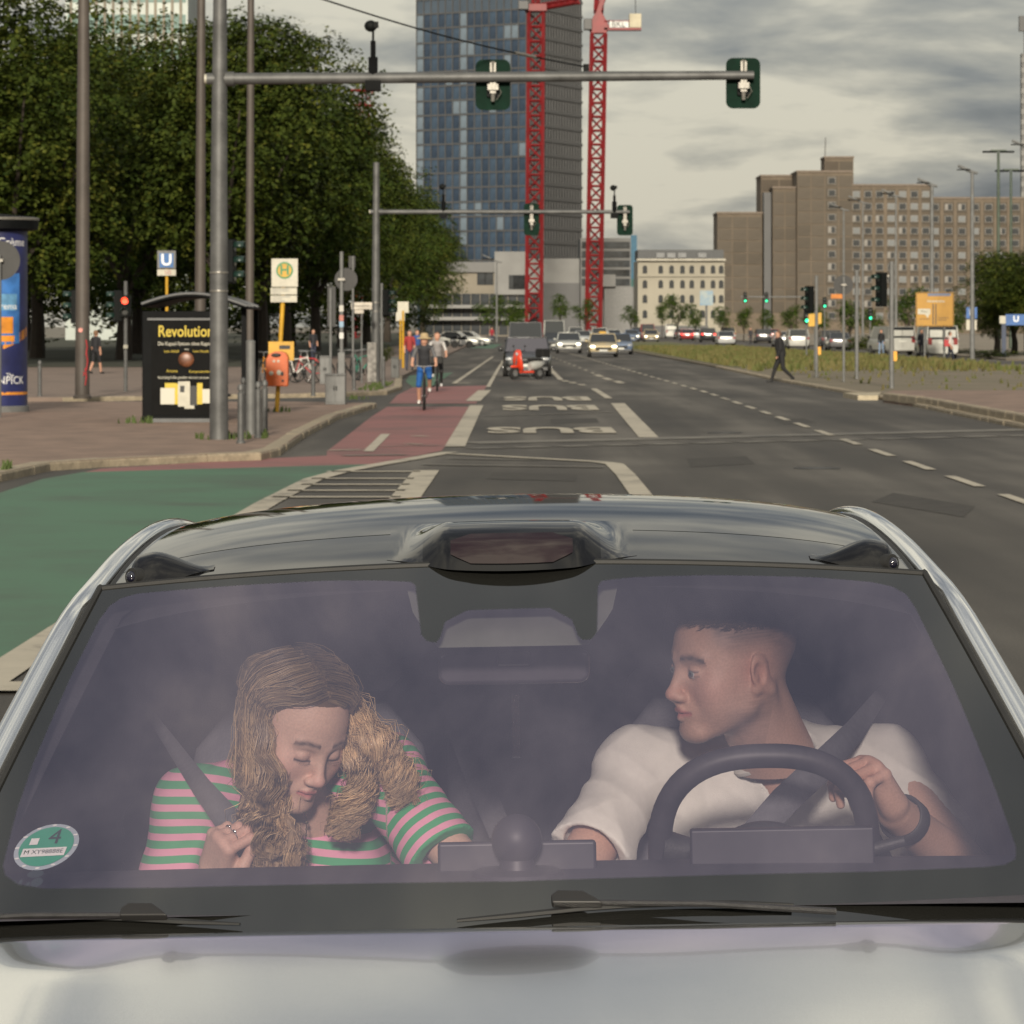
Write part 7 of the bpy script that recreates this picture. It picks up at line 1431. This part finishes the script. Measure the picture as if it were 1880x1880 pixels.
for (px, d, col, kind, H_, lab, li) in ((1301, 425, 'black', 'suv', 1.7, 'black car with red brake lights beyond the median', 'tail'), (1334, 345, 'silver', 'sedan', 1.45, 'silver saloon beyond the median next to the black car', None), (1338, 430, 'taxi', 'suv', 1.8, 'cream car partly behind the silver saloon', None), (1403, 400, 'dark', 'suv', 1.6, 'dark car beyond the median left of the running man', None), (1420, 470, 'red', 'sedan', 1.5, 'far dark red car beyond the median', None), (1467, 297, 'white', 'suv', 1.7, 'white estate car beyond the median right of the running man', None), (1440, 330, 'silver', 'sedan', 1.45, 'silver car half hidden behind the running man', None), (1527, 300, 'dark', 'suv', 1.6, 'dark car beyond the median near the round sign post', None), (1543, 285, 'grey', 'sedan', 1.45, 'grey car behind the round sign post', None), (1250, 520, 'grey', 'sedan', 1.5, 'small grey car far beyond the grass', None), (1233, 560, 'white', 'van', 2.2, 'small white van far beyond the grass', None), (1276, 500, 'silver', 'sedan', 1.5, 'small silver car far beyond the grass', None), (1262, 470, 'red', 'sedan', 1.5, 'small red car with brake lights far beyond the grass', 'tail')):
    vehicle(lab, PX(px, d), d, 4.5, 1.84, H_, kind, col, li, rear=True, group='cars beyond the median')
vehicle('left white van parked beyond the median', PX(1643, 240), 240, 5.0, 1.95, 1.95, 'van', 'white', None, rear=True, rz=R(12), name='van', cat='van', group='parked white vans'); vehicle('right white van parked under the yellow direction sign', PX(1727, 214), 214, 5.0, 1.95, 2.0, 'van', 'white', None, rear=True, rz=R(3), name='van', cat='van', group='parked white vans')
for (px, d, lab) in ((838, 330, 'white parked car near the far trees'), (862, 345, 'second white parked car near the far trees')): vehicle(lab, PX(px, d), d, 4.4, 1.8, 1.45, 'sedan', 'white', None, rz=R(80), group='cars parked by the trees')
# --- red scooter in front of the black car
D = BASE(697); sc = thing('scooter', (PX(967, D), D, 0.012), 'red motor scooter with black top box standing before the black car', 'scooter', rz=R(222)); M_sred = mat('scooter_red', (.60, .045, .015), .3, var=.05, coat=.7)
for y in (-.62, .62): mb = MB(); mb.tube([(0, 0, 0), (0, 0, 0)], 0.001) if False else None; m2 = MB(); m2.tube([(y, -.05, .24), (y, .05, .24)], .24, 20); wl_ = m2.build('wheel', M_tyre, sc, smooth=True); m2 = MB(); m2.tube([(y, -.055, .24), (y, .055, .24)], .12, 14); m2.build('rim', M_rimm, wl_, smooth=True)
mb = MB(); mb.loft([[Vector((x_, a*w_, z_)) for a in (-1, -.5, .5, 1)] for x_, z_, w_ in ((.40, .26, .16), (.44, .45, .26), (.52, .75, .25), (.48, 1.02, .18), (.44, 1.12, .09))], cap=False, close=False); o = mb.build('front_shield', M_sred, sc, smooth=True); o.modifiers.new('t', 'SOLIDIFY').thickness = .06
mb = MB(); mb.ell((.62, 0, .48), (.20, .07, .06), 14, 8); mb.build('mudguard', M_sred, sc, smooth=True); mb = MB(); mb.box(-.25, .42, -.16, .16, .24, .32); mb.build('floorboard', M_sred, sc, bevel=.02)
mb = MB(); mb.loft([[Vector((x_, w_*math.cos(a), z_ + h_*math.sin(a))) for a in (2*math.pi*k/12 for k in range(12))] for x_, z_, w_, h_ in ((-.15, .48, .12, .16), (-.35, .52, .17, .20), (-.65, .55, .15, .17), (-.85, .60, .05, .06))]); mb.build('rear_body', mat('scooter_grey', (.36, .36, .34), .4, var=.1), sc, smooth=True)
mb = MB(); mb.box(-.75, -.10, -.13, .13, .70, .79); mb.build('seat', M_tyre, sc, bevel=.04); mb = MB(); mb.box(-1.02, -.62, -.22, .22, .82, 1.15); mb.build('top_box', M_tyre, sc, bevel=.05); mb = MB(); mb.tube([(.38, -.33, 1.07), (.42, 0, 1.03), (.38, .33, 1.07)], .018, 8); hb = mb.build('handlebar', M_tyre, sc, smooth=True)
for s in (-1, 1): mb = MB(); mb.tube([(.36, s*.26, 1.06), (.38, s*.32, 1.22)], .008, 5); mb.ell((.38, s*.32, 1.25), (.01, .06, .04), 8, 6); mb.build('mirror', M_tyre, hb, smooth=True)
mb = MB(); mb.tube([(.44, 0, 1.0), (.64, 0, .24)], .03, 8); mb.build('fork', M_galv, sc, smooth=True); mb = MB(); mb.ell((.50, 0, .95), (.05, .07, .07), 12, 8); mb.build('headlight', M_hl, sc, smooth=True); mb = MB(); mb.tube([(.0, .05, .25), (-.12, .2, .03)], .012, 6); mb.build('stand', M_galv, sc, smooth=True)

# ================================================================== CYCLES
def bicycle(loc, rz, label, fm, group=None, lamp=False, bask=False):
    t = thing('bicycle', loc, label, 'bicycle', group, rz=rz); r = .345                # local x = direction of travel
    for x in (-.52, .54):
        mb = MB(); mb.tube([(x + r*math.cos(a), 0, r + .012 + r*math.sin(a)) for a in (2*math.pi*k/28 for k in range(29))], .021, 6, cap=False); w = mb.build('wheel', M_tyre, t, smooth=True)
        mb = MB(); mb.tube([(x, -.04, r), (x, .04, r)], .022, 8); mb.build('hub', M_rimm, w, smooth=True)
        mb = MB()
        for k in range(12): a = math.pi*2*k/12; mb.tube([(x, .02*(-1)**k, r), (x + r*.95*math.cos(a), 0, r + .012 + r*.95*math.sin(a))], .0028, 3, cap=False)
        q = mb.build('spokes', M_rimm, w); q['kind'] = 'stuff'
        mb = MB(); mb.tube([(x + (r+.035)*math.cos(a), 0, r + .012 + (r+.035)*math.sin(a)) for a in (R(20) + R(150)*k/12 for k in range(13))], .022, 6, flat=1); mb.build('mudguard', M_tyre, t, smooth=True)
    A, B, C, Dd = (-.08, 0, .29), (-.20, 0, .80), (.38, 0, .84), (.41, 0, .70); E = (-.52, 0, .357)
    mb = MB(); mb.tube([A, B], .018, 8); mb.tube([B, C], .017, 8); mb.tube([Dd, A], .021, 8); mb.tube([A, E], .012, 6); mb.tube([B, E], .011, 6); mb.tube([(.36, 0, .90), (.44, 0, .62), (.54, 0, .357)], .018, 8); mb.build('frame', fm, t, smooth=True)
    mb = MB(); mb.tube([B, (-.225, 0, .96)], .014, 8); mb.build('seat_post', M_rimm, t, smooth=True); mb = MB(); mb.loft([[Vector((x, w*math.cos(a), .98 + .03*math.sin(a))) for a in (2*math.pi*k/10 for k in range(10))] for x, w in ((-.36, .05), (-.33, .085), (-.22, .075), (-.10, .03), (-.07, .015))]); mb.build('saddle', M_tyre, t, smooth=True)
    mb = MB(); mb.tube([(.36, 0, .90), (.34, 0, 1.03)], .014, 8); mb.tube([(.22, -.29, 1.05), (.33, -.20, 1.06), (.36, 0, 1.04), (.33, .20, 1.06), (.22, .29, 1.05)], .013, 8); mb.build('handlebar', M_rimm, t, smooth=True)
    mb = MB(); mb.tube([(-.08, -.05, .29), (-.08, -.10, .14)], .01, 6); mb.box(-.13, -.03, -.17, -.08, .12, .145); mb.tube([(-.08, .05, .29), (-.08, .10, .44)], .01, 6); mb.box(-.13, -.03, .08, .17, .43, .455); mb.tube([(-.08, -.03, .29), (-.08, -.045, .29)], .09, 16); mb.build('crankset', M_dpost, t, smooth=True)
    if lamp: mb = MB(); mb.ell((.46, 0, .90), (.05, .045, .045), 10, 8); mb.build('front_lamp', M_hl_on, t, smooth=True)
    if bask: mb = MB(); mb.box(.42, .72, -.18, .18, .85, 1.08); mb.build('basket', M_tyre, t, bevel=.02)
    return t
FR = {'white': mat('frame_white', (.55, .54, .50), .4), 'red': mat('frame_red', (.45, .03, .03), .4), 'green': mat('frame_green', (.02, .22, .15), .4), 'black': mat('frame_black', (.015, .015, .016), .4), 'orange': mat('frame_orange', (.5, .2, .02), .4)}
for (px, base, rz, c, lab) in ((545, 711, 20, 'white', 'white bicycle parked beside the orange bin'), (570, 709, 160, 'red', 'red bicycle parked at the right of the white one'), (557, 706, 70, 'white', 'second white bicycle parked behind the red one'), (490, 712, 110, 'orange', 'parked bicycle half hidden by the orange bin'), (655, 705, 100, 'green', 'green bicycle parked before the dark shrubs'), (667, 702, 60, 'green', 'second green bicycle parked closer to the second signal mast'), (640, 704, 120, 'black', 'black bicycle parked at the left of the green ones')):
    D = BASE(base); bicycle((PX(px, D), D, kz), R(rz), lab, FR[c], 'parked bicycles')

# ================================================================== PEOPLE OUTSIDE
M_cloth = vcol_mat('clothing_and_skin', .8, noise=.15, bscale=40)
def figure(loc, rz, label, caps, hat=None, h=.020):
    t = thing('person', loc, label, 'person', None, rz=rz); P = np.array([c[0] for c in caps] + [c[1] for c in caps]); mr = max(max(c[2], c[3]) for c in caps) + .06
    s = SDF(P.min(0) - mr, P.max(0) + mr, h)
    for a, b, ra, rb, c in caps: s.cap(a, b, ra, rb, .025)
    v, q = s.mesh(); best = np.full(len(v), 1e9); col = np.zeros((len(v), 3))
    for a, b, ra, rb, c in caps:
        a = np.array(a); b = np.array(b); ab = b - a; tt = np.clip((v - a) @ ab / max(ab @ ab, 1e-9), 0, 1); d = np.linalg.norm(v - a - tt[:, None]*ab, axis=1) - (ra + tt*(rb - ra)); m = d < best - .002; best[m] = d[m]; col[m] = c
    np_mesh('body', v, q, M_cloth, t, attrs={'tint': col}); return t
SK = (.42, .23, .16)
def walker(top, trousers, hair, stride=.28, ht=1.76, arms=.12, lean=0.0, skinleg=False, shoe=(.03, .03, .03), sleeve=None):
    k = ht/1.76; z = lambda v: v*k; ln = lambda v: lean*v; sl = sleeve or top; lg = SK if skinleg else trousers
    # local y- = forward
    c = [((-.10, 0, z(.92)), (-.11, -stride*.45, z(.50)), .085, .062, trousers), ((-.11, -stride*.45, z(.50)), (-.11, -stride*.75, z(.10)), .056, .042, lg), ((-.11, -stride*.75, z(.06)), (-.11, -stride*.75 - .17, z(.045)), .045, .04, shoe),
         ((.10, 0, z(.92)), (.11, stride*.12, z(.48)), .085, .062, trousers), ((.11, stride*.12, z(.48)), (.11, stride*1.0, z(.14)), .056, .042, lg), ((.11, stride*1.0, z(.09)), (.11, stride*1.0 - .14, z(.05)), .045, .04, shoe),
         ((0, 0, z(.95)), (0, -ln(.2), z(1.15)), .135, .135, trousers if False else top), ((0, -ln(.2), z(1.15)), (0, -ln(.45), z(1.38)), .14, .13, top), ((-.15, -ln(.48), z(1.42)), (.15, -ln(.48), z(1.42)), .065, .065, top),
         ((-.18, -ln(.48), z(1.40)), (-.22, arms*.4 - ln(.3), z(1.12)), .055, .045, sl), ((-.22, arms*.4 - ln(.3), z(1.12)), (-.21, -arms*.3 - ln(.2), z(.86)), .042, .034, SK if sleeve is None and top != hair else sl), ((-.21, -arms*.3 - ln(.2), z(.84)), (-.21, -arms*.4 - ln(.2), z(.77)), .035, .03, SK),
         ((.18, -ln(.48), z(1.40)), (.22, -arms*.2 - ln(.3), z(1.12)), .055, .045, sl), ((.22, -arms*.2 - ln(.3), z(1.12)), (.21, -arms - ln(.3), z(.90)), .042, .034, SK if sleeve is None and top != hair else sl), ((.21, -arms - ln(.3), z(.88)), (.21, -arms*1.2 - ln(.3), z(.82)), .035, .03, SK),
         ((0, -ln(.5), z(1.42)), (0, -ln(.58), z(1.53)), .055, .052, SK), ((0, -ln(.62) - .02, z(1.585)), (0, -ln(.62) - .015, z(1.64)), .082, .088, SK), ((0, -ln(.60) + .025, z(1.63)), (0, -ln(.6) + .01, z(1.675)), .088, .086, hair)]
    return c
blk = (.012, .012, .013)
D = BASE(702); figure((PX(1434, D), D, 0), R(-82), 'man in black running across the road towards the median kerb', [(a, b, ra * (1.3 if c == blk else 1.05), rb * (1.3 if c == blk else 1.05), c) for a, b, ra, rb, c in walker(blk, blk, (.10, .055, .035), .42, 1.86, .14, .16, sleeve=blk)])
D = BASE(692); pp = figure((PX(176, D), D, kz), R(150), 'person in black with bare legs walking behind the thickest lamp mast', walker((.014, .014, .017), (.014, .014, .016), (.16, .09, .05), .25, 1.74, .1, skinleg=True))
D = 190; figure((PX(1744, D), D, 0.02), R(90), 'pedestrian in white and red top walking past the right van', walker((.5, .45, .43), (.015, .018, .03), (.04, .03, .02), .30, 1.7, .15)); D2_ = D
t_ = thing('handbag', (PX(1738, D), D - .12, .95), 'red shoulder bag carried by the pedestrian beside the right van', 'bag'); mb = MB(); mb.box(-.16, .16, -.07, .07, -.05, .32); mb.build('pouch', mat('bag_red', (.35, .02, .025), .6), t_, bevel=.04); mb = MB(); mb.tube([(-.12, 0, .30), (.02, .02, .52), (.12, 0, .30)], .012, 6); mb.build('strap', MATS['bag_red'], t_, smooth=True)
figure((PX(1692, 212), 212, .02), R(20), 'person in dark clothes standing left of the right van', walker((.03, .03, .04), (.02, .022, .035), (.03, .02, .02), .10, 1.78, .05, sleeve=(.03, .03, .04))); figure((PX(1618, 236), 236, .02), R(-30), 'person in jeans standing at the left van', walker(blk, (.16, .22, .32), (.03, .02, .02), .12, 1.75, .05, sleeve=blk))
figure((PX(1378, 380), 380, .02), R(10), 'far pedestrian in dark clothes beyond the grass', walker((.03, .03, .035), (.02, .02, .025), (.05, .03, .02), .2, 1.75, .1, sleeve=(.03, .03, .035)))
for (px, d, c, lab, rz) in ((752, 150, (.25, .03, .03), 'distant person in a red top on the pavement behind the first cyclist', 0), (766, 165, (.03, .08, .25), 'distant person in a blue top on the pavement behind the cyclists', 10), (903, 380, (.25, .02, .03), 'small distant person in red by the far crossing', 0), (575, 190, (.02, .02, .025), 'distant dark figure beyond the parked bicycles', 30)): figure((PX(px, d), d, kz), R(rz), lab, walker(c, (.03, .035, .06), (.05, .03, .02), .18, 1.72, .1), h=.03)
# cyclists (local y- = towards the camera)
def rider(top, shorts, leg, shoe, sleeve, hair, helmet=None, low='left'):
    a, b = ((.28, .44) if low == 'left' else (.44, .28)); zl, zr = (.135, .43) if low == 'left' else (.43, .135)
    def lg(s, zf, kz_, ky): return [((s*.09, .20, 1.00), (s*.13, ky, kz_), .090, .066, shorts), ((s*.13, ky, kz_), (s*.125, .08, zf + .10), .056, .042, leg), ((s*.125, .10, zf + .045), (s*.13, -.09, zf + .035), .045, .038, shoe)]
    return lg(-1, zl, .60 if low == 'left' else .80, -.12 if low == 'left' else -.20) + lg(1, zr, .80 if low == 'left' else .60, -.20 if low == 'left' else -.12) + [((0, .22, 1.02), (0, .10, 1.28), .14, .14, top), ((0, .10, 1.28), (0, .0, 1.47), .135, .125, top), ((-.15, -.02, 1.50), (.15, -.02, 1.50), .06, .06, top),
        ((-.19, -.03, 1.48), (-.27, -.13, 1.25), .050, .042, sleeve), ((-.27, -.13, 1.25), (-.29, -.26, 1.09), .040, .032, SK if sleeve != top or True else top), ((-.29, -.27, 1.08), (-.27, -.30, 1.065), .036, .034, SK), ((.19, -.03, 1.48), (.27, -.13, 1.25), .050, .042, sleeve), ((.27, -.13, 1.25), (.29, -.26, 1.09), .040, .032, SK), ((.29, -.27, 1.08), (.27, -.30, 1.065), .036, .034, SK),
        ((0, -.03, 1.50), (0, -.06, 1.60), .055, .052, SK), ((0, -.08, 1.65), (0, -.07, 1.71), .082, .086, SK), ((0, -.05, 1.69), (0, -.05, 1.74), .088, .084, hair)]
D = BASE(754); cx_ = PX(778, D); bicycle((cx_, D + .5, .012), R(-90), 'black bicycle ridden by the cyclist in the straw hat', FR['black'], lamp=False)
rd = figure((cx_, D + .5, .012), 0, 'cyclist in a straw hat, grey top and bright blue shorts riding towards the camera', rider((.03, .032, .037), (.010, .075, .26), SK, (.6, .6, .58), (.10, .10, .105), (.35, .25, .14)))
mb = MB(); mb.lathe((0, -.06, 1.745), [(.19, -.035), (.17, -.01), (.105, .01), (.098, .07), (.07, .105), (.005, .112)], 24); mb.build('straw_hat', mat('straw', (.33, .25, .14), .8, var=.15, scale=30), rd, smooth=True)
D = BASE(719); cx_ = PX(802, D); bicycle((cx_, D + .5, .012), R(-90), 'dark bicycle ridden by the second cyclist', FR['black'], lamp=True, bask=True)
rd = figure((cx_, D + .5, .012), 0, 'second cyclist in a pale grey jacket riding behind the one in the straw hat', rider((.26, .25, .25), blk, blk, (.55, .55, .55), (.42, .41, .40), (.14, .07, .04), low='right'))
# parked motorcycles by the far trees
for (px, d, lab) in ((848, 300, 'dark motorcycle parked at the kerb by the far trees'), (832, 312, 'second dark motorcycle parked behind the first')):
    t = thing('motorcycle', (PX(px, d), d, kz), lab, 'motorcycle', 'parked motorcycles', rz=R(25))
    for x in (-.68, .70): mb = MB(); mb.tube([(x, -.07, .31), (x, .07, .31)], .31, 18); mb.build('wheel', M_tyre, t, smooth=True)
    mb = MB(); mb.loft([[Vector((x_, w_*math.cos(a), z_ + h_*math.sin(a))) for a in (2*math.pi*k/12 for k in range(12))] for x_, z_, w_, h_ in ((.45, .78, .08, .08), (.25, .85, .17, .16), (-.05, .80, .16, .13), (-.35, .80, .13, .08), (-.75, .90, .08, .05))]); mb.build('tank_and_seat', M_dpost, t, smooth=True); mb = MB(); mb.box(-.25, .30, -.20, .20, .25, .68); mb.build('engine', M_rimm, t, bevel=.06); mb = MB(); mb.tube([(.40, 0, .98), (.70, 0, .31)], .045, 8); mb.build('fork', M_rimm, t, smooth=True); mb = MB(); mb.tube([(.30, -.38, 1.06), (.42, 0, 1.0), (.30, .38, 1.06)], .018, 8); mb.build('handlebar', M_tyre, t, smooth=True)
